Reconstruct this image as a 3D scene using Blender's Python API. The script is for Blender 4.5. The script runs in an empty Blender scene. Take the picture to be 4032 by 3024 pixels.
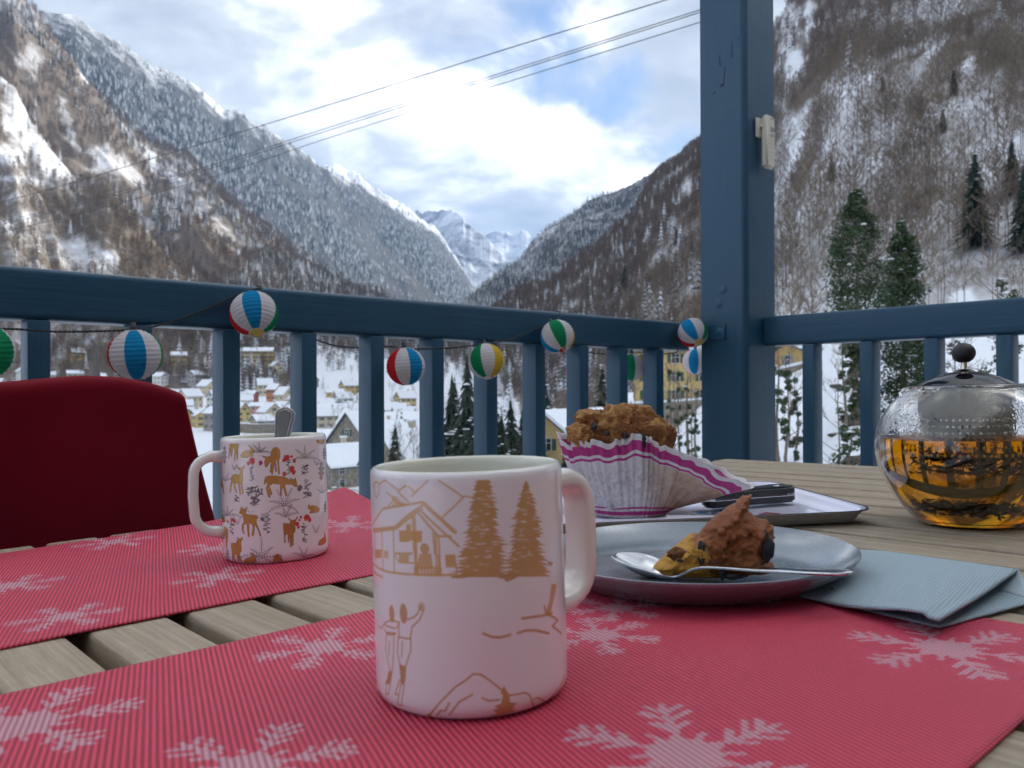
import bpy, bmesh, math, random
import numpy as np
from mathutils import Vector, Matrix

# ------------------------------------------------------------------ setup
SC = bpy.context.scene
COL = SC.collection
EYE = 0.8735                       # camera height above the balcony floor
FPX, CX, CY = 3250.0, 2016.0, 1512.0   # focal length and centre in photograph pixels
PITCH, ROLL = math.radians(0.37), math.radians(-0.18)
RC = Matrix.Rotation(math.pi/2+PITCH, 3, 'X') @ Matrix.Rotation(ROLL, 3, 'Z')

cam_d = bpy.data.cameras.new('camera')
cam_d.sensor_width = 36.0
cam_d.lens = 36.0*FPX/4032.0
cam_d.clip_start = 0.02
cam_d.clip_end = 60000.0
cam_d.dof.use_dof = True
cam_d.dof.focus_distance = 0.72
cam_d.dof.aperture_fstop = 17.0
cam = bpy.data.objects.new('camera', cam_d)
COL.objects.link(cam)
cam.matrix_world = Matrix.Translation((0, 0, EYE)) @ RC.to_4x4()
SC.camera = cam

SUN_AZ, SUN_EL = math.radians(47), math.radians(25)     # azimuth from +Y towards +X
world = bpy.data.worlds.new('World')
SC.world = world
world.use_nodes = True
wn, wl = world.node_tree.nodes, world.node_tree.links
wn.clear()

def wnode(t, **kw):
    n = wn.new(t)
    for k, v in kw.items():
        setattr(n, k, v)
    return n

def wmath(op, a, b=None, clamp=False):
    n = wn.new('ShaderNodeMath'); n.operation = op; n.use_clamp = clamp
    for i, v in enumerate((a, b)):
        if v is None: continue
        if isinstance(v, (int, float)): n.inputs[i].default_value = v
        else: wl.new(v, n.inputs[i])
    return n.outputs[0]

def wvmath(op, a, b=None):
    n = wn.new('ShaderNodeVectorMath'); n.operation = op
    for i, v in enumerate((a, b)):
        if v is None: continue
        if isinstance(v, (tuple, list)): n.inputs[i].default_value = v
        else: wl.new(v, n.inputs[i])
    return n

def wnoise(vec, scale, detail=6, rough=0.55, dist=0.0):
    n = wn.new('ShaderNodeTexNoise')
    n.inputs['Scale'].default_value = scale; n.inputs['Detail'].default_value = detail
    n.inputs['Roughness'].default_value = rough; n.inputs['Distortion'].default_value = dist
    wl.new(vec, n.inputs['Vector'])
    return n.outputs['Fac']

def wramp(fac, stops, interp='EASE'):
    n = wn.new('ShaderNodeValToRGB'); n.color_ramp.interpolation = interp
    el = n.color_ramp.elements
    while len(el) < len(stops): el.new(0.5)
    for e, (p, c) in zip(el, stops):
        e.position = p
        e.color = (c, c, c, 1) if isinstance(c, (int, float)) else (*c, 1)
    wl.new(fac, n.inputs[0])
    return n.outputs[0]

sky = wnode('ShaderNodeTexSky')
sky.sky_type = 'NISHITA'; sky.sun_disc = False
sky.sun_elevation = SUN_EL; sky.sun_rotation = SUN_AZ
sky.altitude = 950; sky.air_density = 1.0; sky.dust_density = 0.6; sky.ozone_density = 1.5
tc = wnode('ShaderNodeTexCoord')
nrm = wvmath('NORMALIZE', tc.outputs['Generated'])
sep = wnode('ShaderNodeSeparateXYZ'); wl.new(nrm.outputs[0], sep.inputs[0])
dz = wmath('ADD', wmath('MAXIMUM', sep.outputs[2], 0.0), 0.28)
cmb = wnode('ShaderNodeCombineXYZ')
wl.new(wmath('DIVIDE', sep.outputs[0], dz), cmb.inputs[0])
wl.new(wmath('DIVIDE', sep.outputs[1], dz), cmb.inputs[1])
q0 = wvmath('ADD', cmb.outputs[0], (7.40, 0.40, 1.09)).outputs[0]
sd = Vector((0.10, -0.17, 0))                     # towards the bright part of the sky seen past the cloud edges
def cloud_density(q):
    b_ = wnoise(q, 0.95, 3, 0.5, 0.25)
    m_ = wnoise(q, 2.6, 9, 0.58, 0.35)
    return wmath('ADD', wmath('MULTIPLY', b_, 0.60), wmath('MULTIPLY', m_, 0.40))
dens = cloud_density(q0)
dens2 = cloud_density(wvmath('ADD', q0, tuple(sd)).outputs[0])
cover = wramp(dens, [(0.385, 0.0), (0.465, 1.0)])
edge = wmath('ADD', wmath('MULTIPLY', wmath('SUBTRACT', dens, dens2), 6.5), 0.42, True)
thick = wramp(dens, [(0.45, 1.0), (0.60, 0.0)])
wisp = wnoise(q0, 6.5, 6, 0.6, 0.6)
lit = wmath('ADD', wmath('ADD', wmath('MULTIPLY', edge, 0.55), wmath('MULTIPLY', thick, 0.45)), wmath('MULTIPLY', wmath('SUBTRACT', wisp, 0.5), 0.45), True)
cloudc = wramp(lit, [(0.0, (1.02, 1.14, 1.30)), (0.34, (1.62, 1.74, 1.86)), (0.56, (2.35, 2.45, 2.52)), (0.74, (4.2, 4.2, 4.1)), (1.0, (14.0, 13.7, 13.0))], 'LINEAR')
wmix = wnode('ShaderNodeMix', data_type='RGBA')
skd = wvmath('MULTIPLY', sky.outputs[0], (0.44, 0.43, 0.45))
wl.new(cover, wmix.inputs[0]); wl.new(skd.outputs[0], wmix.inputs[6]); wl.new(cloudc, wmix.inputs[7])
bg = wnode('ShaderNodeBackground'); bg.inputs[1].default_value = 0.075
wl.new(wmix.outputs[2], bg.inputs[0])
wo = wnode('ShaderNodeOutputWorld'); wl.new(bg.outputs[0], wo.inputs[0])

sun_d = bpy.data.lights.new('sun', 'SUN')
sun_d.energy = 1.5; sun_d.angle = math.radians(10); sun_d.color = (1.0, 0.93, 0.82)
sun = bpy.data.objects.new('sun', sun_d); COL.objects.link(sun)
sdir = Vector((math.sin(SUN_AZ)*math.cos(SUN_EL), math.cos(SUN_AZ)*math.cos(SUN_EL), math.sin(SUN_EL)))
sun.rotation_euler = sdir.to_track_quat('Z', 'Y').to_euler()
sun.location = (0, 0, 40)

SC.view_settings.view_transform = 'Standard'
SC.view_settings.look = 'None'
SC.view_settings.exposure = 2.5
SC.view_settings.gamma = 1.0
SC.view_settings.use_curve_mapping = False
SC.cycles.use_denoising = True
SC.cycles.use_adaptive_sampling = True
SC.cycles.adaptive_threshold = 0.015
SC.cycles.max_bounces = 10
SC.cycles.diffuse_bounces = 4
SC.cycles.glossy_bounces = 5
SC.cycles.transmission_bounces = 10
SC.cycles.transparent_max_bounces = 12
SC.cycles.volume_bounces = 0
SC.cycles.sample_clamp_indirect = 6.0
SC.cycles.caustics_refractive = True
SC.cycles.caustics_reflective = True

# ------------------------------------------------------------------ helpers
def ray(px, py):
    """World direction through a photograph pixel."""
    return RC @ Vector(((px-CX)/FPX, -(py-CY)/FPX, -1.0))

TH = math.radians(48.3)
D1 = Vector((math.sin(TH), math.cos(TH), 0))      # along the left railing
D2 = Vector((math.cos(TH), -math.sin(TH), 0))     # along the right railing

def AB(a, b, z):
    """Balcony axes (z relative to the eye) to world."""
    return D1*a + D2*b + Vector((0, 0, EYE+z))

BAL = Matrix((( D1.x, D2.x, 0, 0), (D1.y, D2.y, 0, 0), (0, 0, -1, 0), (0, 0, 0, 1)))

def setp(o, label=None, cat=None, group=None, kind=None):
    if label: o['label'] = label
    if cat: o['category'] = cat
    if group: o['group'] = group
    if kind: o['kind'] = kind
    return o

def link(o, parent=None):
    COL.objects.link(o)
    if parent is not None: o.parent = parent
    return o

def empty(name, mw=None, loc=None):
    o = bpy.data.objects.new(name, None)
    o.empty_display_size = 0.05
    COL.objects.link(o)
    if mw is not None: o.matrix_world = mw
    if loc is not None: o.location = loc
    return o

def mesh_from(name, verts, faces, smooth=False):
    me = bpy.data.meshes.new(name)
    me.from_pydata([tuple(v) for v in verts], [], [tuple(f) for f in faces])
    if smooth:
        me.polygons.foreach_set('use_smooth', [True]*len(me.polygons))
    me.update()
    return me

def obj(name, me, m=None, parent=None, mw=None):
    o = bpy.data.objects.new(name, me)
    if m is not None:
        if isinstance(m, (list, tuple)):
            if not me.materials:
                for x in m: me.materials.append(x)
        elif not me.materials:
            me.materials.append(m)
    link(o, parent)
    if mw is not None: o.matrix_world = mw
    return o

def np_mesh(name, V, F, smooth=True):
    """V (n,3) float array, F (m,k) int array with equal-sized faces."""
    me = bpy.data.meshes.new(name)
    V = np.asarray(V, dtype=np.float32); F = np.asarray(F, dtype=np.int32)
    me.vertices.add(len(V)); me.vertices.foreach_set('co', V.ravel())
    k = F.shape[1]
    me.loops.add(F.size); me.loops.foreach_set('vertex_index', F.ravel())
    me.polygons.add(len(F))
    me.polygons.foreach_set('loop_start', np.arange(0, F.size, k, dtype=np.int32))
    me.polygons.foreach_set('loop_total', np.full(len(F), k, dtype=np.int32))
    if smooth: me.polygons.foreach_set('use_smooth', np.ones(len(F), dtype=bool))
    me.update(calc_edges=True); me.validate()
    return me

class MB:
    def __init__(s): s.v = []; s.f = []; s.mi = []
    def add(s, verts, faces, mi=0):
        n = len(s.v); s.v += [tuple(v) for v in verts]
        s.f += [tuple(i+n for i in f) for f in faces]; s.mi += [mi]*len(faces)
    def box(s, c, d, mi=0, R=None):
        x, y, z = (k/2 for k in d); c = Vector(c)
        vs = [Vector((a*x, b*y, e*z)) for a in (-1, 1) for b in (-1, 1) for e in (-1, 1)]
        if R is not None: vs = [R @ v for v in vs]
        s.add([c+v for v in vs], [(0, 1, 3, 2), (4, 6, 7, 5), (0, 4, 5, 1), (2, 3, 7, 6), (0, 2, 6, 4), (1, 5, 7, 3)], mi)
    def quad(s, a, b, c, d, mi=0): s.add([a, b, c, d], [(0, 1, 2, 3)], mi)
    def tube(s, pts, rad, n=8, mi=0, cap=True):
        pts = [Vector(p) for p in pts]
        rr = rad if isinstance(rad, (list, tuple)) else [rad]*len(pts)
        up = None; base = len(s.v); vs = []; fs = []
        for i, p in enumerate(pts):
            t = (pts[min(i+1, len(pts)-1)]-pts[max(i-1, 0)]).normalized()
            if up is None:
                up = t.orthogonal().normalized()
            up = (up - t*up.dot(t))
            if up.length < 1e-6: up = t.orthogonal()
            up.normalize(); sd_ = t.cross(up)
            for k in range(n):
                a = 2*math.pi*k/n
                vs.append(p + (up*math.cos(a)+sd_*math.sin(a))*rr[i])
        for i in range(len(pts)-1):
            for k in range(n):
                fs.append((i*n+k, i*n+(k+1) % n, (i+1)*n+(k+1) % n, (i+1)*n+k))
        if cap:
            fs.append(tuple(range(n-1, -1, -1))); fs.append(tuple((len(pts)-1)*n+k for k in range(n)))
        s.add(vs, fs, mi)
    def lathe(s, prof, n=48, mi=0, c=(0, 0, 0)):
        vs = []; fs = []; c = Vector(c)
        for r, z in prof:
            for k in range(n):
                a = 2*math.pi*k/n
                vs.append(c+Vector((r*math.cos(a), r*math.sin(a), z)))
        for i in range(len(prof)-1):
            for k in range(n):
                fs.append((i*n+k, i*n+(k+1) % n, (i+1)*n+(k+1) % n, (i+1)*n+k))
        s.add(vs, fs, mi)
    def mesh(s, name, smooth=False):
        me = mesh_from(name, s.v, s.f, smooth)
        if any(s.mi): me.polygons.foreach_set('material_index', s.mi)
        return me

def bev_box(name, d, bev=0.003, seg=2):
    bm = bmesh.new(); bmesh.ops.create_cube(bm, size=1.0)
    for v in bm.verts: v.co = Vector((v.co.x*d[0], v.co.y*d[1], v.co.z*d[2]))
    bmesh.ops.bevel(bm, geom=list(bm.edges), offset=bev, segments=seg, affect='EDGES', profile=0.6)
    me = bpy.data.meshes.new(name); bm.to_mesh(me); bm.free()
    return me

def shade(me, ang=40):
    me.polygons.foreach_set('use_smooth', [True]*len(me.polygons))
    try: me.set_sharp_from_angle(angle=math.radians(ang))
    except Exception: pass
    return me

# ---- materials
class NT:
    def __init__(s, name):
        s.m = bpy.data.materials.new(name); s.m.use_nodes = True
        s.t = s.m.node_tree; s.n = s.t.nodes; s.l = s.t.links
        s.n.clear()
        s.out = s.n.new('ShaderNodeOutputMaterial')
        s.p = s.n.new('ShaderNodeBsdfPrincipled')
        s.l.new(s.p.outputs[0], s.out.inputs[0])
        s._tc = None
    def tc(s, w='Object'):
        if s._tc is None: s._tc = s.n.new('ShaderNodeTexCoord')
        return s._tc.outputs[w]
    def put(s, sock, v):
        if v is None: return
        if isinstance(v, (int, float)): sock.default_value = v
        elif isinstance(v, (tuple, list)):
            sock.default_value = (*v, 1) if (len(v) == 3 and sock.type == 'RGBA') else v
        else: s.l.new(v, sock)
    def set(s, **kw):
        for k, v in kw.items(): s.put(s.p.inputs[k.replace('_', ' ')], v)
        return s
    def map(s, vec, scale=(1, 1, 1), loc=(0, 0, 0), rot=(0, 0, 0)):
        n = s.n.new('ShaderNodeMapping'); s.l.new(vec, n.inputs[0])
        n.inputs['Scale'].default_value = scale; n.inputs['Location'].default_value = loc; n.inputs['Rotation'].default_value = rot
        return n.outputs[0]
    def noise(s, vec=None, scale=5, detail=4, rough=.5, dist=0, col=False):
        n = s.n.new('ShaderNodeTexNoise')
        n.inputs['Scale'].default_value = scale; n.inputs['Detail'].default_value = detail
        n.inputs['Roughness'].default_value = rough; n.inputs['Distortion'].default_value = dist
        s.l.new(vec if vec is not None else s.tc(), n.inputs['Vector'])
        return n.outputs['Color' if col else 'Fac']
    def vor(s, vec, scale, feat='F1', rand=1.0, out='Distance'):
        n = s.n.new('ShaderNodeTexVoronoi'); n.feature = feat
        n.inputs['Scale'].default_value = scale; n.inputs['Randomness'].default_value = rand
        s.l.new(vec, n.inputs['Vector']); return n.outputs[out]
    def ramp(s, fac, stops, interp='LINEAR'):
        n = s.n.new('ShaderNodeValToRGB'); n.color_ramp.interpolation = interp
        el = n.color_ramp.elements
        while len(el) < len(stops): el.new(0.5)
        for e, (p, c) in zip(el, stops):
            e.position = p; e.color = (c, c, c, 1) if isinstance(c, (int, float)) else (*c, 1)
        s.l.new(fac, n.inputs[0]); return n.outputs[0]
    def math(s, op, a, b=None, clamp=False):
        n = s.n.new('ShaderNodeMath'); n.operation = op; n.use_clamp = clamp
        s.put(n.inputs[0], a); s.put(n.inputs[1], b); return n.outputs[0]
    def mix(s, fac, a, b, mode='MIX'):
        n = s.n.new('ShaderNodeMix'); n.data_type = 'RGBA'; n.blend_type = mode
        s.put(n.inputs[0], fac); s.put(n.inputs[6], a); s.put(n.inputs[7], b); return n.outputs[2]
    def sep(s, vec):
        n = s.n.new('ShaderNodeSeparateXYZ'); s.l.new(vec, n.inputs[0]); return n.outputs
    def comb(s, x, y, z):
        n = s.n.new('ShaderNodeCombineXYZ')
        for i, v in enumerate((x, y, z)): s.put(n.inputs[i], v)
        return n.outputs[0]
    def bump(s, h, strength=.3, dist=.01, nrm=None):
        n = s.n.new('ShaderNodeBump'); n.inputs['Strength'].default_value = strength; n.inputs['Distance'].default_value = dist
        s.l.new(h, n.inputs['Height'])
        if nrm is not None: s.l.new(nrm, n.inputs['Normal'])
        s.l.new(n.outputs[0], s.p.inputs['Normal']); return n.outputs[0]
    def rnd(s):
        n = s.n.new('ShaderNodeObjectInfo'); return n.outputs['Random']
    def attr(s, name, out='Color'):
        n = s.n.new('ShaderNodeAttribute'); n.attribute_name = name; return n.outputs[out]
    def img(s, image, interp='Linear', uv=None):
        n = s.n.new('ShaderNodeTexImage'); n.image = image; n.interpolation = interp
        n.extension = 'EXTEND'
        s.l.new(uv if uv is not None else s.tc('UV'), n.inputs[0]); return n.outputs['Color']

_mc = {}
def plain(name, c, rough=.5, metal=0, **kw):
    if name in _mc: return _mc[name]
    t = NT(name); t.set(Base_Color=c, Roughness=rough, Metallic=metal, **kw)
    _mc[name] = t.m; return t.m

def speckled(name, c, rough=.6, var=.25, scale=30, bump=0.0, metal=0):
    """A plain colour with a little natural variation."""
    if name in _mc: return _mc[name]
    t = NT(name)
    f = t.noise(scale=scale, detail=5, rough=.6)
    a = tuple(max(0, x*(1-var)) for x in c); b = tuple(min(1, x*(1+var)) for x in c)
    t.set(Base_Color=t.ramp(f, [(.3, a), (.7, b)]), Roughness=rough, Metallic=metal)
    if bump: t.bump(f, bump, .01)
    _mc[name] = t.m; return t.m

# ---- vectorised value noise
def _hash(ix, iy, seed):
    h = (ix.astype(np.int64)*374761393 + iy.astype(np.int64)*668265263 + seed*974634777) & 0xFFFFFFFF
    h = ((h ^ (h >> 13))*1274126177) & 0xFFFFFFFF
    h = h ^ (h >> 16)
    return (h & 0xFFFFFF)/float(0xFFFFFF)

def vnoise(x, y, seed=0):
    x = np.asarray(x, float); y = np.asarray(y, float)
    ix = np.floor(x); iy = np.floor(y); fx = x-ix; fy = y-iy
    ux = fx*fx*fx*(fx*(fx*6-15)+10); uy = fy*fy*fy*(fy*(fy*6-15)+10)
    a = _hash(ix, iy, seed); b = _hash(ix+1, iy, seed); c = _hash(ix, iy+1, seed); d = _hash(ix+1, iy+1, seed)
    return (a*(1-ux)+b*ux)*(1-uy)+(c*(1-ux)+d*ux)*uy

def fbm(x, y, oct=5, seed=0, gain=.5):
    s = 0; a = 1; n = 0
    for i in range(oct):
        s = s+a*(vnoise(x*2**i+17.3*i, y*2**i-9.1*i, seed+i)*2-1); n += a; a *= gain
    return s/n

def ridged(x, y, oct=5, seed=0, gain=.55):
    s = 0; a = 1; n = 0
    for i in range(oct):
        s = s+a*(1-np.abs(vnoise(x*2**i+5.7*i, y*2**i+3.3*i, seed+i)*2-1)); n += a; a *= gain
    return s/n*2-1
# ------------------------------------------------------------------ the valley: ground, mountains, forest
def te(px, py):
    r = ray(px, py); return r.x/r.y, r.z/r.y

LAY = {}
def layer(name, ridge, foot, p=1.0, amp=.05, lam=160., gul=.05, seed=1, jag=.004, nt=300, ns=110, trange=None):
    R = np.array([(*te(px, py), Y) for px, py, Y in ridge])
    F = np.array([((px-CX)/FPX, Y, z) for px, Y, z in foot])
    L = dict(name=name, R=R, F=F, p=p, amp=amp, lam=lam, gul=gul, seed=seed, jag=jag, nt=nt, ns=ns,
             tr=trange or (R[0, 0], R[-1, 0]))
    LAY[name] = L; return L

def lay_eval(L, t, s):
    """Point of a mountain layer: t = sideways slope of the sight line, s = 0 at the foot .. 1 on the crest."""
    R, F = L['R'], L['F']
    e = np.interp(t, R[:, 0], R[:, 1]); Yr = np.interp(t, R[:, 0], R[:, 2])
    jx = t*Yr
    e = e + L['jag']*(fbm(jx/60., jx*0+.5, 4, L['seed']+50)) + .25*L['jag']*fbm(jx/11., jx*0+.5, 2, L['seed']+70)
    zr = e*Yr
    Yf = np.interp(t, F[:, 0], F[:, 1]); zf = np.interp(t, F[:, 0], F[:, 2])
    sc = np.clip(s, 0, 1)
    Y = Yf+(Yr-Yf)*s
    z = zf+(zr-zf)*np.where(s > 0, sc**L['p'], s)
    over = np.clip(s-1, 0, None)
    z = np.where(s > 1, zr-over*(Yr-Yf)*.75, z)
    h = zr-zf
    X = t*Y
    m = np.clip(s*5, 0, 1)*np.clip((1.0-s)*4, 0.0, 1)
    lam = L['lam']
    n = L['gul']*h*ridged(jx/lam+.5*fbm(X/lam, Y/lam, 2, 9), s*1.3+jx/lam*.15, 4, L['seed'])
    n = n+L['amp']*h*fbm(X/(lam*.8), Y/(lam*.8), 5, L['seed']+20)
    z = z+m*n
    return X, Y, z

def lay_mesh(L, name, mat_, bare_fn=None):
    t = np.linspace(L['tr'][0], L['tr'][1], L['nt'])
    s = np.concatenate([np.linspace(-.06, 1, L['ns']), [1.02, 1.08, 1.4]])
    T_, S_ = np.meshgrid(t, s)
    X, Y, z = lay_eval(L, T_, S_)
    V = np.stack([X, Y, z+EYE], -1).reshape(-1, 3)
    nt, n2 = len(t), len(s)
    i = np.arange(n2-1)[:, None]*nt+np.arange(nt-1)[None, :]
    Fc = np.stack([i, i+1, i+nt+1, i+nt], -1).reshape(-1, 4)
    me = np_mesh(name, V, Fc)
    if bare_fn is not None:
        b = bare_fn(T_, S_, X, Y, z).reshape(-1).astype(np.float32)
        at = me.attributes.new('bare', 'FLOAT', 'POINT'); at.data.foreach_set('value', b)
    o = obj(name, me, mat_)
    setp(o, kind='structure')
    return o

def gate(x, lo, hi): return np.clip((x-lo)/(hi-lo), 0, 1)
def pxy(X, Y, z): return 2016+3250*X/Y, 1533-3250*z/Y

def blobs(px, py, L):
    """Clearings given as (cx, cy, rx, ry, rot degrees)."""
    m = np.zeros_like(px)
    qx = px+38*fbm(px/55., py/55., 3, 301); qy = py+38*fbm(px/55., py/55., 3, 302); px, py = qx, qy
    for cx, cy, rx, ry, a in L:
        a = math.radians(a); c, s_ = math.cos(a), math.sin(a)
        u = ((px-cx)*c+(py-cy)*s_)/rx; v = (-(px-cx)*s_+(py-cy)*c)/ry
        m = np.maximum(m, np.clip(1.25-(u*u+v*v)*.9, 0, 1))
    return m

# --- crest lines (photograph pixel, pixel, distance in metres)
L1 = layer('near_left', [(-1400, -100, 1250), (-500, 190, 1220), (-150, 262, 1190), (0, 298, 1160), (60, 345, 1150), (125, 485, 1130), (190, 575, 1110), (284, 693, 1080), (350, 702, 1070), (416, 707, 1060), (485, 804, 1040),
    (540, 862, 1020), (589, 922, 1000), (660, 1010, 980), (748, 1095, 950), (840, 1190, 900), (960, 1290, 850), (1080, 1400, 780), (1200, 1480, 720)],
    [(-1400, 640, 10), (0, 640, 8), (700, 640, 4), (1200, 600, -6)], p=1.05, amp=.05, lam=150, gul=.09, seed=3, jag=.006, nt=330, ns=150)
L2 = layer('mid_left', [(-1400, -900, 1500), (-500, -420, 1550), (-60, -150, 1600), (60, -70, 1600), (130, 30, 1620), (208, 139, 1650), (270, 215, 1680), (347, 333, 1720), (420, 395, 1750), (485, 471, 1780), (540, 520, 1800), (589, 554, 1820), (640, 572, 1840), (693, 596, 1860),
    (740, 620, 1870), (790, 665, 1880), (850, 725, 1890), (901, 776, 1900), (970, 832, 1910), (1040, 887, 1920), (1110, 938, 1930), (1178, 984, 1930), (1230, 1020, 1920), (1282, 1060, 1900), (1400, 1130, 1850), (1550, 1190, 1750), (1700, 1260, 1600), (1850, 1380, 1400)],
    [(-1400, 980, 70), (0, 980, 60), (700, 930, 40), (1300, 800, 20), (1850, 750, 10)], p=1.0, amp=.045, lam=260, gul=.10, seed=11, jag=.006, nt=420, ns=170)
L3 = layer('high_left', [(-1400, -900, 2100), (-300, -130, 2250), (0, -25, 2300), (69, 0, 2320), (118, 28, 2360), (215, 48, 2450), (277, 66, 2500), (353, 107, 2560), (430, 139, 2620), (470, 160, 2650), (520, 200, 2700), (540, 215, 2720), (589, 242, 2760), (624, 260, 2800), (650, 262, 2830), (686, 284, 2860), (748, 319, 2920), (797, 360, 2980), (832, 388, 3020), (880, 430, 3080),
    (901, 419, 3100), (936, 433, 3140), (984, 478, 3200), (1040, 495, 3280), (1081, 527, 3340), (1137, 561, 3420), (1220, 610, 3560), (1261, 648, 3640), (1300, 662, 3720), (1413, 718, 3950), (1488, 760, 4150), (1549, 795, 4350), (1600, 822, 4500), (1640, 845, 4620), (1722, 904, 4900), (1760, 955, 5000), (1790, 1002, 5100), (1840, 1080, 5200), (1880, 1140, 5200), (1960, 1260, 5000)],
    [(-1400, 1700, 330), (0, 1750, 300), (700, 2000, 260), (1300, 2500, 230), (1900, 3600, 240)], p=1.0, amp=.03, lam=420, gul=.07, seed=23, jag=.007, nt=520, ns=170)
L4 = layer('left_peaks', [(1240, 700, 5200), (1280, 660, 5200), (1330, 644, 5300), (1370, 668, 5350), (1413, 690, 5400), (1450, 722, 5500), (1488, 742, 5600), (1549, 790, 5800), (1631, 831, 6200), (1700, 930, 6200), (1760, 1010, 6000)],
    [(1240, 4300, 500), (1760, 5200, 500)], p=1.1, amp=.04, lam=600, gul=.09, seed=31, jag=.006, nt=160, ns=60)
L5 = layer('valley_head', [(1480, 900, 7600), (1560, 850, 7500), (1631, 829, 7400), (1680, 838, 7300), (1722, 836, 7200), (1775, 827, 7000), (1800, 842, 6900), (1827, 866, 6800), (1870, 905, 6700), (1903, 930, 6600), (1963, 987, 6400), (2016, 1043, 6200), (2060, 1110, 6000), (2120, 1200, 5800)],
    [(1480, 5600, 400), (2120, 5000, 330)], p=1.1, amp=.035, lam=700, gul=.09, seed=41, jag=.005, nt=200, ns=80)
L6 = layer('far_peaks', [(1700, 1000, 11500), (1820, 962, 11500), (1880, 945, 11500), (1910, 930, 11500), (1930, 918, 11500), (1955, 907, 11500), (1993, 913, 11500), (2023, 924, 11500), (2040, 912, 11500), (2053, 903, 11500), (2076, 911, 11500), (2091, 931, 11500), (2110, 922, 11500), (2121, 914, 11500), (2150, 925, 11500), (2200, 960, 11500), (2300, 1050, 11500)],
    [(1700, 9000, 900), (2300, 9000, 900)], p=1.0, amp=.05, lam=500, gul=.10, seed=47, jag=.002, nt=160, ns=60)
L7 = layer('mid_right', [(1760, 1290, 2100), (1800, 1235, 2200), (1873, 1153, 2350), (1920, 1108, 2450), (1978, 1070, 2500), (2015, 1050, 2550), (2053, 1022, 2580), (2090, 965, 2600), (2129, 922, 2620), (2190, 878, 2640), (2264, 836, 2660), (2310, 800, 2660), (2355, 777, 2660), (2400, 762, 2650), (2475, 731, 2620), (2530, 705, 2600), (2596, 668, 2550), (2680, 610, 2500), (2800, 500, 2400), (3000, 250, 2300)],
    [(1760, 1500, 60), (2000, 1600, 70), (2300, 1700, 120), (3000, 1700, 200)], p=.95, amp=.03, lam=300, gul=.07, seed=53, jag=.005, nt=260, ns=110)
L8 = layer('near_right', [(1880, 1300, 1050), (1950, 1228, 1100), (2038, 1162, 1150), (2085, 1140, 1180), (2129, 1117, 1200), (2204, 1072, 1220), (2250, 1045, 1230), (2302, 1012, 1250), (2377, 951, 1290), (2430, 908, 1320), (2475, 868, 1350), (2505, 830, 1380), (2530, 780, 1400), (2560, 722, 1450), (2596, 672, 1500), (2650, 640, 1560), (2701, 597, 1600), (2758, 565, 1620), (2900, 330, 1560), (2990, 190, 1500), (3050, 105, 1450), (3075, 60, 1440), (3105, -10, 1430), (3200, -130, 1420), (3400, -350, 1400), (4032, -850, 1300), (5500, -1350, 1000), (7500, -1500, 900)],
    [(1880, 620, -6), (2130, 560, -10), (2300, 450, -12), (2568, 300, -8), (2830, 230, 6), (3090, 200, 15), (3390, 190, 17), (3700, 185, 17), (4032, 180, 18), (7500, 160, 18)], p=1.12, amp=.03, lam=230, gul=.05, seed=61, jag=.005, nt=560, ns=230)

# --- ground of the valley, near to far
GT = np.array([-1.3, -.7, -.5, -.35, -.2, -.1, 0., .08, .17, .25, .33, .42, .52, .62, 1.5])
GY = np.array([1.5, 4, 12, 25, 45, 70, 110, 170, 250, 350, 450, 550, 650, 750, 900, 1300, 2500])
_left = [-4.6, -5.0, -6, -8.2, -11, -14, -17, -18, -18, -18, -17, -10, 3, 20, 48, 70, 150]
_mid = [-4.4, -4.6, -5.2, -6.5, -8, -9.5, -11, -13, -14, -14, -14, -12, -8, -2, 10, 60, 150]
_rgt = [-3.6, -3.5, -3.0, -2.3, 0.2, 3.0, 8, 15, 24, 34, 44, 50, 55, 60, 70, 100, 150]
_w = {-1.3: (1, 0), -.7: (1, 0), -.5: (1, 0), -.35: (1, 0), -.2: (1, 0), -.1: (.75, 0), 0.: (.45, 0), .08: (.15, .0), .17: (0, .25), .25: (0, .55), .33: (0, .75), .42: (0, 1), .52: (0, 1), .62: (0, 1), 1.5: (0, 1)}
GZ = np.array([[_w[round(t, 2)][0]*_left[j]+_w[round(t, 2)][1]*_rgt[j]+(1-sum(_w[round(t, 2)]))*_mid[j] for t in GT] for j in range(len(GY))])

def ground_z(X, Y):
    X = np.asarray(X, float); Y = np.asarray(Y, float)
    t = X/np.maximum(Y, 1e-3)
    lt = np.clip(t, GT[0], GT[-1]); ly = np.log(np.clip(Y, GY[0], GY[-1]))
    it = np.clip(np.searchsorted(GT, lt)-1, 0, len(GT)-2); iy = np.clip(np.searchsorted(np.log(GY), ly)-1, 0, len(GY)-2)
    fa = (lt-GT[it])/(GT[it+1]-GT[it]); fb = (ly-np.log(GY)[iy])/(np.log(GY)[iy+1]-np.log(GY)[iy])
    fa = fa*fa*(3-2*fa)
    z = (GZ[iy, it]*(1-fa)+GZ[iy, it+1]*fa)*(1-fb)+(GZ[iy+1, it]*(1-fa)+GZ[iy+1, it+1]*fa)*fb
    z = z+np.clip(Y/60, 0, 1)*(.9*fbm(X/26., Y/26., 4, 77))+.12*np.clip(Y/10, 0, 1)*fbm(X/3., Y/3., 3, 78)
    return z

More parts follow.
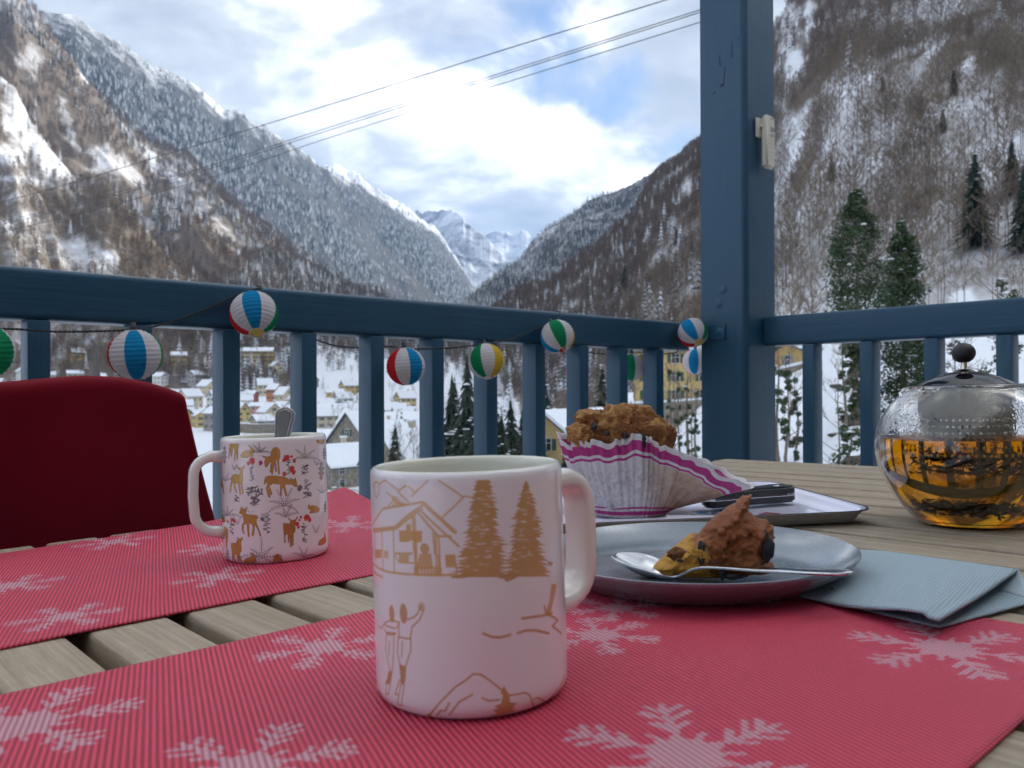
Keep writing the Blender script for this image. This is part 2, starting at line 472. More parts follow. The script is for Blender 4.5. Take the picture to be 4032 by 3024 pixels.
def terrain_z(X, Y):
    """Highest of valley ground and the near right slope (for placing trees and houses)."""
    z = float(ground_z(X, Y)); t = X/Y
    for L in (LAY['near_right'], LAY['near_left']):
        F, R = L['F'], L['R']
        if not (L['tr'][0] < t < L['tr'][1]): continue
        Yf = np.interp(t, F[:, 0], F[:, 1]); Yr = np.interp(t, R[:, 0], R[:, 2])
        s = (Y-Yf)/(Yr-Yf)
        if -0.05 < s < 1:
            z = max(z, float(lay_eval(L, np.array([t]), np.array([s]))[2][0]))
    return z

def hit(px, py, y0=8, y1=1500):
    """First terrain point on the sight line through a photograph pixel (eye-relative z)."""
    r = ray(px, py); t, e = r.x/r.y, r.z/r.y
    Y = y0
    while Y < y1:
        if terrain_z(t*Y, Y) >= e*Y: break
        Y *= 1.012
    return t*Y, Y, terrain_z(t*Y, Y)

# --- materials of the slopes
def terrain_mat(name, rock, snow=(.80, .83, .88), big=.004, small=.03, thr=.5, spread=.08):
    t = NT(name)
    P = t.tc('Object')
    n1 = t.noise(P, big, 8, .62, .4); n2 = t.noise(P, small, 7, .65, .2); n3 = t.noise(P, small*7, 4, .6)
    f = t.math('ADD', t.math('ADD', t.math('MULTIPLY', n1, .45), t.math('MULTIPLY', n2, .38)), t.math('MULTIPLY', n3, .17))
    f = t.math('SUBTRACT', t.math('ADD', f, t.attr('bare', 'Fac')), .5)
    m = t.ramp(f, [(max(0, thr-spread), 0), (min(1, thr+spread), 1)])
    rk = t.mix(n3, tuple(c*.65 for c in rock), tuple(min(1, c*1.35) for c in rock))
    t.set(Base_Color=t.mix(m, snow, rk), Roughness=.9)
    t.p.inputs['Specular IOR Level'].default_value = .2
    t.bump(t.math('ADD', n2, t.math('MULTIPLY', n3, .6)), .6, 1.0/small*.12)
    return t.m

M_snowy = terrain_mat('snowy_slope', (.165, .135, .11), thr=.55, spread=.10)
M_high = terrain_mat('snowy_rock', (.07, .075, .08), thr=.56, big=.0022, small=.016)
M_far = terrain_mat('far_rock', (.12, .13, .16), thr=.60, big=.0016, small=.008)
M_ground = terrain_mat('snow_ground', (.11, .09, .07), thr=.62, big=.02, small=.16, spread=.06)

CLEAR1 = [(70, 440, 70, 170, -25), (200, 620, 45, 120, -38), (40, 590, 90, 35, 10), (160, 120, 40, 80, 0), (95, 700, 160, 16, 12), (300, 980, 90, 60, 0), (420, 1010, 60, 30, 0), (250, 500, 20, 90, -20), (60, 870, 60, 40, 0)]
CLEAR2 = [(330, 290, 18, 55, -20), (250, 470, 22, 110, -20), (430, 640, 60, 90, -35), (520, 690, 40, 60, -30), (620, 640, 22, 45, -40), (700, 720, 60, 28, 40), (800, 820, 55, 35, 35), (870, 900, 70, 40, 35), (930, 950, 70, 26, 40), (560, 900, 40, 50, 0), (700, 930, 40, 40, 0), (120, 250, 60, 90, 0), (290, 560, 16, 60, -20)]
CHUTE = [(804, 430), (880, 480), (930, 540), (1000, 610), (1080, 680), (1150, 730), (1234, 770)]

def seg_dist(px, py, pts):
    d = np.full_like(px, 1e9)
    for (x0, y0), (x1, y1) in zip(pts[:-1], pts[1:]):
        vx, vy = x1-x0, y1-y0
        u = np.clip(((px-x0)*vx+(py-y0)*vy)/(vx*vx+vy*vy), 0, 1)
        d = np.minimum(d, np.hypot(px-x0-u*vx, py-y0-u*vy))
    return d

def bare1(T_, S_, X, Y, z):
    px, py = pxy(X, Y, z); return .655+.10*fbm(X/90, Y/90, 3, 5)-.12*blobs(px, py, CLEAR1)
def bare2(T_, S_, X, Y, z):
    px, py = pxy(X, Y, z); return .665+.12*fbm(X/150, Y/150, 3, 6)-.12*blobs(px, py, CLEAR2)
def bare3(T_, S_, X, Y, z):
    return .72-.17*np.clip((S_-.80)*5, 0, 1)+.10*fbm(X/300, Y/300, 3, 8)
def bare_c(v): return lambda T_, S_, X, Y, z: v+0*T_
CLEAR8 = [(3105, 90, 60, 120, 10), (3190, 60, 40, 90, 10), (3130, 260, 80, 70, 0), (3250, 400, 130, 45, -35), (3130, 520, 70, 110, 10), (3080, 640, 60, 60, 0), (3420, 330, 60, 30, -35), (3420, 660, 70, 35, -30), (3990, 600, 70, 60, -40), (3880, 700, 60, 50, -30), (3700, 180, 60, 26, -30), (3840, 250, 30, 50, 0), (3560, 900, 40, 60, 0), (3620, 1060, 40, 40, 0), (2720, 760, 22, 70, 10), (2640, 900, 26, 40, 0), (3800, 1180, 60, 40, 0), (3330, 1130, 25, 60, 0)]
def bare8(T_, S_, X, Y, z):
    px, py = pxy(X, Y, z); return .61-.10*gate(420-Y, 0, 150)+.12*fbm(X/70, Y/70, 4, 12)-.18*blobs(px, py, CLEAR8)

o = lay_mesh(L1, 'mountain', M_snowy, bare1)
o = lay_mesh(L2, 'mountain', M_snowy, bare2)
o = lay_mesh(L3, 'mountain', M_high, bare3)
o = lay_mesh(L4, 'mountain', M_far, bare_c(.58))
o = lay_mesh(L5, 'mountain', M_far, bare_c(.60))
o = lay_mesh(L6, 'mountain', M_far, bare_c(.56))
o = lay_mesh(L7, 'mountain', M_high, bare_c(.60))
o = lay_mesh(L8, 'mountain', M_snowy, bare8)

def ground_mesh():
    t = np.concatenate([np.linspace(-1.3, -.7, 24), np.linspace(-.68, .7, 300), np.linspace(.73, 1.5, 24)])
    y = np.exp(np.linspace(math.log(1.5), math.log(2500), 260))
    T_, Y = np.meshgrid(t, y); X = T_*Y
    z = ground_z(X, Y)
    V = np.stack([X, Y, z+EYE], -1).reshape(-1, 3); nt = len(t)
    i = np.arange(len(y)-1)[:, None]*nt+np.arange(nt-1)[None, :]
    F = np.stack([i, i+1, i+nt+1, i+nt], -1).reshape(-1, 4)
    me = np_mesh('ground', V, F)
    b = (.40+.10*fbm(X/20, Y/20, 3, 31)).reshape(-1).astype(np.float32)
    at = me.attributes.new('bare', 'FLOAT', 'POINT'); at.data.foreach_set('value', b)
    setp(obj('ground', me, M_ground), kind='structure')
ground_mesh()
# snowy plain under and behind everything, out to the horizon
g = MB(); n = 48
vs = [(0, 0, EYE-60)]+[(12500*math.cos(2*math.pi*k/n), 12500*math.sin(2*math.pi*k/n), EYE-60) for k in range(n)]
g.add(vs, [(0, 1+k, 1+(k+1) % n) for k in range(n)])
setp(obj('snow_field', g.mesh('snow_field'), plain('snow_plain', (.78, .81, .86), .9)), kind='structure')

# --- trees for the far woods
def branch_tree(rng, h=1.0, depth=3, n_main=9, spread=.30, twig=.0035, fan=5, trunk=.0085, lean=.03, start=.28):
    """Bare broadleaved tree: trunk, limbs and twigs as thin three-sided prisms."""
    m = MB()
    tp_ = []
    top = Vector((rng.uniform(-lean, lean), rng.uniform(-lean, lean), h))
    for k in range(6):
        u = k/5; tp_.append(Vector((top.x*u*u+rng.uniform(-.008, .008)*h*(0 < k), top.y*u*u+rng.uniform(-.008, .008)*h*(0 < k), h*u)))
    m.tube(tp_, [trunk*h*(1-.9*k/5) for k in range(6)], 4, cap=False)
    def grow(p, d, l, r, lev):
        q = p+d*l*.5+Vector((rng.uniform(-.1, .1), rng.uniform(-.1, .1), .06))*l
        e = q+(d+Vector((rng.uniform(-.25, .25), rng.uniform(-.25, .25), rng.uniform(.0, .35)))).normalized()*l*.5
        m.tube([p, q, e], [r, r*.7, r*.35], 3, cap=False)
        if lev <= 0: return
        for k in range(fan):
            u = rng.uniform(.25, 1.0)
            b = p.lerp(q, u*2) if u < .5 else q.lerp(e, u*2-1)
            dd = (d+Vector((rng.uniform(-.9, .9), rng.uniform(-.9, .9), rng.uniform(-.15, .7)))).normalized()
            grow(b, dd, l*rng.uniform(.38, .58), max(twig*h, r*.42), lev-1)
    for k in range(n_main):
        u = start+(1-start)*(k+rng.random()*.7)/n_main
        j = u*5; i0 = min(4, int(j)); b = tp_[i0].lerp(tp_[i0+1], j-i0)
        a = k*2.4+rng.uniform(-.5, .5); up = .55+.8*u
        d = Vector((math.cos(a), math.sin(a), up)).normalized()
        grow(b, d, spread*h*(1.15-.65*u)*rng.uniform(.8, 1.2), trunk*h*.45*(1.05-u*.7), depth-1)
    return m

def sliver_tree(rng, n=64):
    """Very light bare tree for the far woods."""
    m = MB(); w = .012
    m.tube([(0, 0, 0), (rng.uniform(-.02, .02), rng.uniform(-.02, .02), .55), (0, 0, .9)], [w, w*.7, w*.2], 3, cap=False)
    for k in range(n):
        u = rng.random()**.7
        a = rng.random()*6.283; z0 = .22+.6*u
        rr = .20*math.sin(min(1, (z0-.1)/.95)*math.pi)**.6
        b = Vector((math.cos(a)*rr*rng.random()*.7, math.sin(a)*rr*rng.random()*.7, z0))
        d = Vector((math.cos(a)*rng.uniform(.1, .8), math.sin(a)*rng.uniform(.1, .8), rng.uniform(.45, 1.0))).normalized()
        l = rng.uniform(.10, .24); s_ = d.cross(Vector((rng.uniform(-1, 1), rng.uniform(-1, 1), rng.uniform(-1, 1)))).normalized()*rng.uniform(.006, .013)
        m.add([b-s_, b+s_, b+d*l], [(0, 1, 2)])
    return m

def conifer(rng, tiers=9, pts=9, droop=.10, w=.17, low=.06, sparse=0.0):
    m = MB()
    m.tube([(0, 0, 0), (0, 0, .95)], [.014, .003], 4, cap=False)
    for k in range(tiers):
        u = k/(tiers-1); z = low+(.93-low)*u**.92; r = w*(1-u)**.85+.012
        hh = .14*(1-u*.45)
        off = rng.random()*6.28
        ctr = Vector((0, 0, z+hh))
        ring = []
        for j in range(pts*2):
            a = off+math.pi*j/pts
            rr = r*(rng.uniform(.8, 1.18) if j % 2 == 0 else rng.uniform(.38, .6))
            ring.append(Vector((math.cos(a)*rr, math.sin(a)*rr, z-(droop*r*2.2 if j % 2 == 0 else -.02)+rng.uniform(-.012, .012))))
        f = [(0, 1+j, 1+(j+1) % (pts*2)) for j in range(pts*2) if rng.random() >= sparse]
        m.add([ctr]+ring, f)
    return m

def twig_mat(name, a, b):
    t = NT(name)
    r = t.rnd()
    t.set(Base_Color=t.mix(r, a, b), Roughness=.95); t.p.inputs['Specular IOR Level'].default_value = .1
    return t.m

def needle_mat(name, a, b, snow=.35, sc=9.0):
    """Needles with snow lying on the upper faces."""
    t = NT(name)
    g_ = t.n.new('ShaderNodeNewGeometry')
    nz = t.sep(g_.outputs['True Normal'])[2]
    n = t.noise(t.tc('Object'), sc, 4, .6)
    base = t.mix(n, a, b)
    nz = t.math('ABSOLUTE', nz)
    m = t.ramp(t.math('ADD', t.math('MULTIPLY', nz, .5), t.math('ADD', t.math('MULTIPLY', n, .8), t.math('MULTIPLY', t.rnd(), .25))), [(1.10-snow-.07, 0), (min(1, 1.10-snow+.07), 1)])
    t.set(Base_Color=t.mix(m, base, (.78, .81, .86)), Roughness=.9)
    t.p.inputs['Specular IOR Level'].default_value = .15
    return t.m

M_beech = twig_mat('beech_twigs', (.20, .155, .125), (.14, .108, .088))
M_beech2 = twig_mat('hazel_twigs', (.25, .20, .145), (.17, .135, .10))
M_fir = needle_mat('fir_needles', (.030, .045, .034), (.052, .070, .046), .30)
M_fir2 = needle_mat('fir_needles_snowy', (.030, .046, .036), (.05, .066, .046), .48)

def proto_coll(name, meshes, mats):
    c = bpy.data.collections.new(name)
    for k, (mb, m_) in enumerate(zip(meshes, mats)):
        me = mb.mesh(f'{name}_{k}'); me.materials.append(m_)
        c.objects.link(bpy.data.objects.new(f'{name}_{k}', me))
    return c

rg = random.Random(5)
C_sliver = proto_coll('far_beech', [sliver_tree(rg) for _ in range(4)], [M_beech, M_beech2, M_beech, M_beech])
C_fir = proto_coll('far_fir', [conifer(rg, 7, 6) for _ in range(3)], [M_fir, M_fir, M_fir2])
C_bare = proto_coll('hill_beech', [branch_tree(rg, 1, 3, 9, .30, .0034, 4) for _ in range(5)], [M_beech, M_beech2, M_beech, M_beech2, M_beech])

def scatter(name, P, scale, rot, pick, coll, label=None):
    me = bpy.data.meshes.new(name)
    me.vertices.add(len(P)); me.vertices.foreach_set('co', np.asarray(P, np.float32).ravel())
    for nm, arr, ty in (('sc', scale, 'FLOAT'), ('rz', rot, 'FLOAT'), ('pk', pick, 'INT')):
        a = me.attributes.new(nm, ty, 'POINT'); a.data.foreach_set('value', np.asarray(arr, np.int32 if ty == 'INT' else np.float32))
    o = bpy.data.objects.new(name, me); COL.objects.link(o)
    g = bpy.data.node_groups.new(name+'_nodes', 'GeometryNodeTree')
    g.interface.new_socket('Geometry', in_out='INPUT', socket_type='NodeSocketGeometry')
    g.interface.new_socket('Geometry', in_out='OUTPUT', socket_type='NodeSocketGeometry')
    N, K = g.nodes, g.links
    gi = N.new('NodeGroupInput'); go = N.new('NodeGroupOutput')
    ip = N.new('GeometryNodeInstanceOnPoints'); ci = N.new('GeometryNodeCollectionInfo')
    ci.inputs['Collection'].default_value = coll; ci.inputs['Separate Children'].default_value = True; ci.inputs['Reset Children'].default_value = True
    def na(nm, ty):
        n = N.new('GeometryNodeInputNamedAttribute'); n.data_type = ty; n.inputs['Name'].default_value = nm; return n.outputs['Attribute']
    cx = N.new('ShaderNodeCombineXYZ'); K.new(na('rz', 'FLOAT'), cx.inputs[2])
    K.new(gi.outputs[0], ip.inputs['Points']); K.new(ci.outputs[0], ip.inputs['Instance'])
    ip.inputs['Pick Instance'].default_value = True
    K.new(na('pk', 'INT'), ip.inputs['Instance Index']); K.new(cx.outputs[0], ip.inputs['Rotation']); K.new(na('sc', 'FLOAT'), ip.inputs['Scale'])
    K.new(ip.outputs[0], go.inputs[0])
    md = o.modifiers.new('scatter', 'NODES'); md.node_group = g
    setp(o, kind='stuff')
    if label: o['label'] = label
    return o

def wood(L, spacing, dens_fn, trange=(-.70, .70), srange=(.0, 1.), seed=0, nmax=60000):
    """Random points on a mountain layer; dens_fn(t, s, X, Y, z) gives the chance to keep one."""
    rs = np.random.RandomState(seed)
    t0, t1 = max(trange[0], L['tr'][0]), min(trange[1], L['tr'][1])
    R, F = L['R'], L['F']
    tt = np.linspace(t0, t1, 200)
    wY = np.interp(tt, R[:, 0], R[:, 2])-np.interp(tt, F[:, 0], F[:, 1])
    Ym = np.interp(tt, R[:, 0], R[:, 2])
    area = float(np.mean(wY*(Ym+np.interp(tt, F[:, 0], F[:, 1]))/2)*(t1-t0))
    cnt = int(area/spacing**2)
    wmax = float(np.max(wY*Ym)); wavg = float(np.mean(wY*(Ym+np.interp(tt, F[:, 0], F[:, 1]))/2))
    n = int(min(cnt, nmax)*wmax/wavg)
    t = rs.uniform(t0, t1, n); s = rs.uniform(srange[0], srange[1], n)
    X, Y, z = lay_eval(L, t, s)
    wy = np.interp(t, R[:, 0], R[:, 2])-np.interp(t, F[:, 0], F[:, 1])
    keep = rs.rand(n) < (wy*Y/wmax)
    keep &= rs.rand(n) < dens_fn(t, s, X, Y, z)
    P = np.stack([X, Y, z+EYE-.3], -1)[keep]
    return P, rs

def put_wood(name, P, rs, coll, hr, picks, label):
    k = len(P)
    return scatter(name, P, rs.uniform(hr[0], hr[1], k), rs.uniform(0, 6.28, k), rs.choice(picks, k), coll, label)


# near left spur: bare beeches with snow between the trunks
def d1b(t, s, X, Y, z):
    px, py = pxy(X, Y, z)
    return np.clip(.25+1.3*gate(fbm(X/70, Y/70, 4, 101), -.35, .35), 0, 1)*(1-.93*blobs(px, py, CLEAR1))
P, rs = wood(L1, 6.0, d1b, seed=1)
put_wood('beech_wood', P, rs, C_sliver, (12, 19), [0, 1, 1, 2, 3], 'bare brown beech wood on the near left mountain spur')
def d1c(t, s, X, Y, z):
    px, py = pxy(X, Y, z)
    return .06*gate(fbm(X/60, Y/60, 3, 103), -.1, .3)+.55*gate(px, 560, 900)*gate(py, 1000, 1180)*gate(fbm(X/40, Y/40, 3, 104), -.3, .1)
P, rs = wood(L1, 7.5, d1c, seed=2)
put_wood('conifer_wood', P, rs, C_fir, (13, 22), [0, 1, 2, 2], 'scattered snow dusted conifers low on the near left spur')
# second spur: brown beech bands, conifers below and in the gullies
def d2b(t, s, X, Y, z):
    px, py = pxy(X, Y, z)
    n_ = fbm(X/130, Y/130, 4, 111)
    return np.clip(.20+1.5*gate(n_, -.4, .3), 0, 1)*(1-.92*blobs(px, py, CLEAR2))
P, rs = wood(L2, 8.0, d2b, seed=3)
put_wood('beech_wood', P, rs, C_sliver, (13, 20), [0, 2, 3], 'brown beech wood on the second left spur')
def d2c(t, s, X, Y, z):
    px, py = pxy(X, Y, z)
    n_ = fbm(X/110, Y/110, 4, 113)
    return np.clip(.9*gate(n_, .02, .3)*(1-.5*gate(s, .75, 1))+.55*gate(px-500-(py-700)*.9, -60, 200)*gate(n_, -.25, .2), 0, .85)*(1-.9*blobs(px, py, CLEAR2))
P, rs = wood(L2, 9.0, d2c, seed=4)
put_wood('conifer_wood', P, rs, C_fir, (14, 24), [0, 1, 0, 1, 2], 'dark conifers in the gullies of the second left spur')
# the long high ridge: dark conifer forest below open snow
def d3c(t, s, X, Y, z):
    px, py = pxy(X, Y, z)
    top = np.interp(px, [0, 300, 600, 900, 1250, 1600, 1900], [.93, .90, .88, .86, .84, .72, .62])
    n_ = fbm(X/220, Y/220, 4, 121)
    d = np.clip(gate(n_, -.38, .02), 0, 1)*(1-gate(s+.10*n_, top-.12, top+.02))+.10*(1-gate(s, .96, 1))
    return d*(1-.97*(seg_dist(px, py, CHUTE) < 15))
P, rs = wood(L3, 10.5, d3c, seed=5, nmax=60000)
put_wood('conifer_forest', P, rs, C_fir, (17, 29), [0, 1, 0, 1, 2], 'dark blue conifer forest below the long snowy ridge')
# right hand slope beyond the valley
def d7(t, s, X, Y, z):
    return np.clip(gate(fbm(X/120, Y/120, 4, 131), -.5, .25), .12, .9)
P, rs = wood(L7, 11, d7, seed=6)
put_wood('conifer_forest', P, rs, C_fir, (14, 22), [0, 1, 2], 'snowy conifer forest on the far right slope')
P, rs = wood(L7, 12, lambda t, s, X, Y, z: .6+0*t, seed=7)
put_wood('beech_wood', P, rs, C_sliver, (12, 18), [0, 2, 3], 'thin bare wood on the far right slope')
# near right slope: brown beech wood, few conifers
def d8far(t, s, X, Y, z):
    px, py = pxy(X, Y, z)
    return np.where(Y > 560, np.clip(.25+1.5*gate(fbm(X/60, Y/60, 4, 141), -.45, .15), 0, 1), 0)*(1-.93*blobs(px, py, CLEAR8))
P, rs = wood(L8, 5.6, d8far, seed=8)
put_wood('beech_wood', P, rs, C_sliver, (12, 18), [0, 2, 3], 'bare brown beech wood on the upper right slope')
def d8near(t, s, X, Y, z):
    px, py = pxy(X, Y, z)
    return np.where(Y <= 580, np.clip(.2+1.5*gate(fbm(X/40, Y/40, 4, 143), -.45, .15), 0, 1), 0)*(1-.93*blobs(px, py, CLEAR8))+.5*gate(360-Y, 0, 80)
P, rs = wood(L8, 5.2, d8near, seed=9, srange=(.02, 1))
P = P[(P[:, 1] > 90)]
put_wood('beech_wood', P, rs, C_bare, (12, 19), [0, 1, 2, 3, 4], 'bare beech wood low on the right slope')
def d8c(t, s, X, Y, z):
    px, py = pxy(X, Y, z)
    return np.where(px < 2800, .65*gate(fbm(X/70, Y/70, 3, 147), -.05, .35)*gate(2500-px, -200, 300)+.12, .012)*(Y > 330)
P, rs = wood(L8, 8, d8c, seed=10)
put_wood('conifer_wood', P, rs, C_fir, (13, 22), [2, 1, 2], 'snow dusted conifers on the lower right slope')

# woods on the valley floor beyond and beside the village
def ground_wood(name, n, fn, coll, hr, picks, label, seed):
    rs = np.random.RandomState(seed)
    t = rs.uniform(-.70, .70, n); Y = np.sqrt(rs.uniform(90.0**2, 2000.0**2, n)); X = t*Y
    z = ground_z(X, Y)
    k = rs.rand(n) < fn(t, Y, X)
    P = np.stack([X, Y, z+EYE-.3], -1)[k]
    return put_wood(name, P, rs, coll, hr, picks, label)
def gw1(t, Y, X):
    n_ = fbm(X/60, Y/60, 3, 201)
    vill = gate(Y, 640, 760)*gate(-t, -.05, .0)+gate(t, -.02, .04)*gate(Y, 240, 330)
    return np.clip(vill, 0, 1)*gate(n_, -.5, .2)
ground_wood('beech_wood', 16000, gw1, C_sliver, (10, 17), [0, 1, 2, 3], 'bare wood around the far end of the village', 21)
ground_wood('conifer_wood', 9000, lambda t, Y, X: gw1(t, Y, X)*gate(fbm(X/50, Y/50, 3, 203), -.05, .25), C_fir, (10, 20), [0, 1, 2, 2], 'conifers around the far end of the village', 22)

ground_wood('beech_wood', 30000, lambda t, Y, X: gate(t, .26, .30)*((Y > 120) & (Y < 320))*gate(fbm(X/25, Y/25, 3, 205), -.5, .1), C_bare, (9, 15), [0, 1, 2, 3, 4], 'bare thicket at the foot of the right slope', 23)
vg = lambda t, Y, X: ((t < .02) & (t > -.62) & (Y > 120) & (Y < 640))
ground_wood('garden_wood', 26000, lambda t, Y, X: vg(t, Y, X)*gate(fbm(X/22, Y/22, 3, 207), .08, .35)*.9, C_bare, (4, 9), [0, 1, 2, 3, 4], 'bare garden trees and hedges between the village houses', 24)
ground_wood('garden_wood', 9000, lambda t, Y, X: vg(t, Y, X)*gate(fbm(X/30, Y/30, 3, 209), .15, .35)*.6, C_fir, (5, 12), [0, 1, 2], 'dark evergreens between the village houses', 25)
# ------------------------------------------------------------------ valley air
hz = MB(); hz.box((0, 0, EYE+(2500-62)/2), (25400, 25400, 2562))
ht = bpy.data.materials.new('valley_haze'); ht.use_nodes = True
hn = ht.node_tree.nodes; hn.clear()
hv = hn.new('ShaderNodeVolumePrincipled'); ho = hn.new('ShaderNodeOutputMaterial')
hv.inputs['Color'].default_value = (.30, .54, 1.0, 1); hv.inputs['Density'].default_value = 7e-5; hv.inputs['Anisotropy'].default_value = .1
ht.node_tree.links.new(hv.outputs[0], ho.inputs['Volume'])
setp(obj('haze', hz.mesh('haze'), ht), kind='stuff')
# ------------------------------------------------------------------ village houses
M_SNOW = speckled('roof_snow', (.80, .83, .88), .85, .05, 1.2, .4)
M_SLATE = speckled('slate_roof', (.07, .075, .085), .6, .25, 2)
M_GLASSW = plain('window_glass', (.03, .035, .045), .1)
M_STONE = speckled('rubble_stone', (.235, .205, .165), .9, .45, 1.6, .6)
PAL = dict(cream=(.62, .53, .36), white=(.68, .66, .62), yellow=(.60, .44, .19), pink=(.58, .33, .28), ochre=(.50, .33, .13), grey=(.36, .34, .32), orange=(.56, .22, .09), red=(.40, .10, .08), beige=(.52, .44, .34))
PW = {k: speckled('plaster_'+k, v, .85, .12, 1.0) for k, v in PAL.items()}
_win = {}
def window_mesh(w, h, shut):
    k = (round(w, 2), round(h, 2), shut)
    if k not in _win:
        m = MB(); m.box((0, 0, 0), (w+.16, .06, h+.16), 0); m.box((0, -.026, 0), (w, .03, h), 1); m.box((0, -.036, 0), (.07, .03, h), 0); m.box((0, -.0365, h*.12), (w, .03, .06), 0)
        if shut:
            for s_ in (-1, 1): m.box((s_*(w*.75+.12), -.02, 0), (w*.46, .05, h), 2)
        _win[k] = m.mesh('window')
    return _win[k]
M_FRAME = plain('window_frame', (.62, .60, .56), .6)
SHUT = {k: plain('shutter_'+k, v, .7) for k, v in dict(brown=(.14, .07, .035), green=(.04, .10, .06), grey=(.25, .26, .28)).items()}
def house(px, Y, w, d, h, rot, colour, label, group=None, pitch=.75, floors=2, z=None, snow=.35, chim=True, name='house', gable_front=False, hip=False, win_w=1.0, balcony=False, base_drop=3.0):
    t = (px-CX)/FPX; X = t*Y
    z0 = terrain_z(X, Y) if z is None else z
    root = empty(name, Matrix.Translation((X, Y, EYE+z0)) @ Matrix.Rotation(math.radians(rot), 4, 'Z'))
    setp(root, label, 'house', group or 'snow roofed houses of the village')
    m = MB(); r = d/2*pitch; b = -base_drop
    hx, hy = w/2, d/2
    m.add([(-hx, -hy, b), (hx, -hy, b), (hx, hy, b), (-hx, hy, b), (-hx, -hy, h), (hx, -hy, h), (hx, hy, h), (-hx, hy, h), (-hx, 0, h+r), (hx, 0, h+r)],
          [(0, 1, 5, 4), (2, 3, 7, 6), (1, 2, 6, 9, 5), (3, 0, 4, 8, 7)])
    obj('wall', m.mesh('wall'), PW.get(colour, M_STONE), root)
    ov = .55
    def slab(off, th, nm, mt, par):
        q = MB(); x_ = hx+ov+(.06 if off else 0)
        for s_ in (-1, 1):
            y1 = s_*(hy+ov+(.03 if off else 0)); zz = h-ov*pitch+off; zr = h+r+off
            vs = [(-x_, y1, zz), (x_, y1, zz), (x_, 0, zr), (-x_, 0, zr)]
            vs += [(a, b_, c+th) for a, b_, c in vs]
            f = [(0, 1, 2, 3), (7, 6, 5, 4), (0, 4, 5, 1), (1, 5, 6, 2), (2, 6, 7, 3), (3, 7, 4, 0)]
            q.add(vs, f if s_ < 0 else [g_[::-1] for g_ in f])
        return obj(nm, q.mesh(nm), mt, par)
    rf = slab(.02, .18, 'roof', M_SLATE, root)
    slab(.21, snow, 'snow_cover', M_SNOW, rf)
    if chim:
        c = MB(); c.box((w*.22, d*.12, h+r+.35), (.8, .8, 2.2)); ch = obj('chimney', c.mesh('chimney'), PW['beige'], root)
        c = MB(); c.box((w*.22, d*.12, h+r+1.60), (1.0, 1.0, .28)); obj('snow_cap', c.mesh('snow_cap'), M_SNOW, ch)
    sh = random.Random(int(px*7+Y)).choice(['brown', 'green', 'grey', None])
    fh = h/floors
    wm = window_mesh(win_w, min(1.35, fh*.5), bool(sh))
    if not wm.materials:
        for q in (M_FRAME, M_GLASSW, SHUT[sh] if sh else M_FRAME): wm.materials.append(q)
    def put(x, y, z_, a):
        o = obj('window', wm, None, root); o.matrix_local = Matrix.Translation((x, y, z_)) @ Matrix.Rotation(a, 4, 'Z')
    n = max(2, int(w/3.2))
    for f in range(floors):
        zc = fh*(f+.55)
        for k in range(n): put(-hx+w*(k+.5)/n, -hy-.03, zc, 0)
        for s_, a in ((-1, -math.pi/2), (1, math.pi/2)):
            n2 = max(1, int(d/3.6))
            for k in range(n2): put(s_*(hx+.03), -hy+d*(k+.5)/n2, zc, a)
    if r > 2.2:
        for s_, a in ((-1, -math.pi/2), (1, math.pi/2)): put(s_*(hx+.03), 0, h+r*.30, a)
    if balcony:
        q = MB(); q.box((0, -hy-.6, fh*1.02), (w*.9, 1.2, .15)); q.box((0, -hy-1.15, fh*1.02+.5), (w*.9, .08, .9)); obj('balcony', q.mesh('balcony'), SHUT['brown'], root)
    return root

V_G = 'snow roofed houses of the village'
house(1015, 715, 27, 12, 10.5, 4, 'yellow', 'long three storey cream hotel on the hillside above the village', pitch=.5, floors=3, name='hotel', win_w=1.3)
house(1082, 545, 7, 9, 11, -20, 'orange', 'tall narrow orange house in the middle of the village', floors=3)
house(1030, 470, 12, 9, 6.5, 8, 'pink', 'low pink house in front of the orange one', pitch=.4)
house(990, 560, 7, 7, 6, -10, 'red', 'small red house left of the orange one', pitch=.6, chim=False)
house(1120, 520, 9, 9, 9, -35, 'cream', 'cream house with steep snowy gable right of the orange one', pitch=1.0)
house(960, 505, 10, 8, 7, 20, 'white', 'white house left of the pink one beside the snow slope')
house(1350, 415, 30, 13, 6.5, -6, 'pink', 'long salmon building under a wide smooth snow roof', pitch=.55)
house(1290, 380, 11, 9, 6, 25, 'beige', 'beige gabled house in front of the long salmon building')
house(1390, 330, 10, 8, 5, -14, 'grey', 'grey house among dark bushes below the salmon building')
house(1375, 255, 24, 11, 4.2, 3, 'yellow', 'low flat building under a broad white roof behind the stone house', pitch=.18, floors=1, chim=False)
house(1330, 215, 16, 9, 5, -5, 'white', 'white roofed house whose chimney stands before the flat building', pitch=.45)
house(1430, 165, 10, 9.5, 7.2, 62, 'stone', 'old stone house with steep gable and snow on its left roof side', pitch=1.15)
house(1330, 150, 9, 8, 4.0, 50, 'stone', 'low stone annex under deep snow left of the gabled stone house', pitch=.8)
house(1600, 300, 14, 9, 6.5, -4, 'yellow', 'yellow house with dark doorway seen below the snow terraces', pitch=.5)
house(1500, 210, 11, 9, 5.5, 30, 'cream', 'cream house on the snowy meadow left of the dark conifer', pitch=.8)
house(1690, 230, 12, 9, 5.5, -25, 'beige', 'beige house under thick snow just left of the dark conifer', pitch=.7)
house(1760, 330, 12, 9, 6, 12, 'white', 'white house far behind the dark conifer', pitch=.6)
house(1900, 280, 10, 9, 5, -30, 'grey', 'grey house half hidden by the two snowy conifers', pitch=.9)
house(2060, 210, 11, 8, 5, 20, 'cream', 'cream house at the wood edge right of the snowy conifers', pitch=.7)
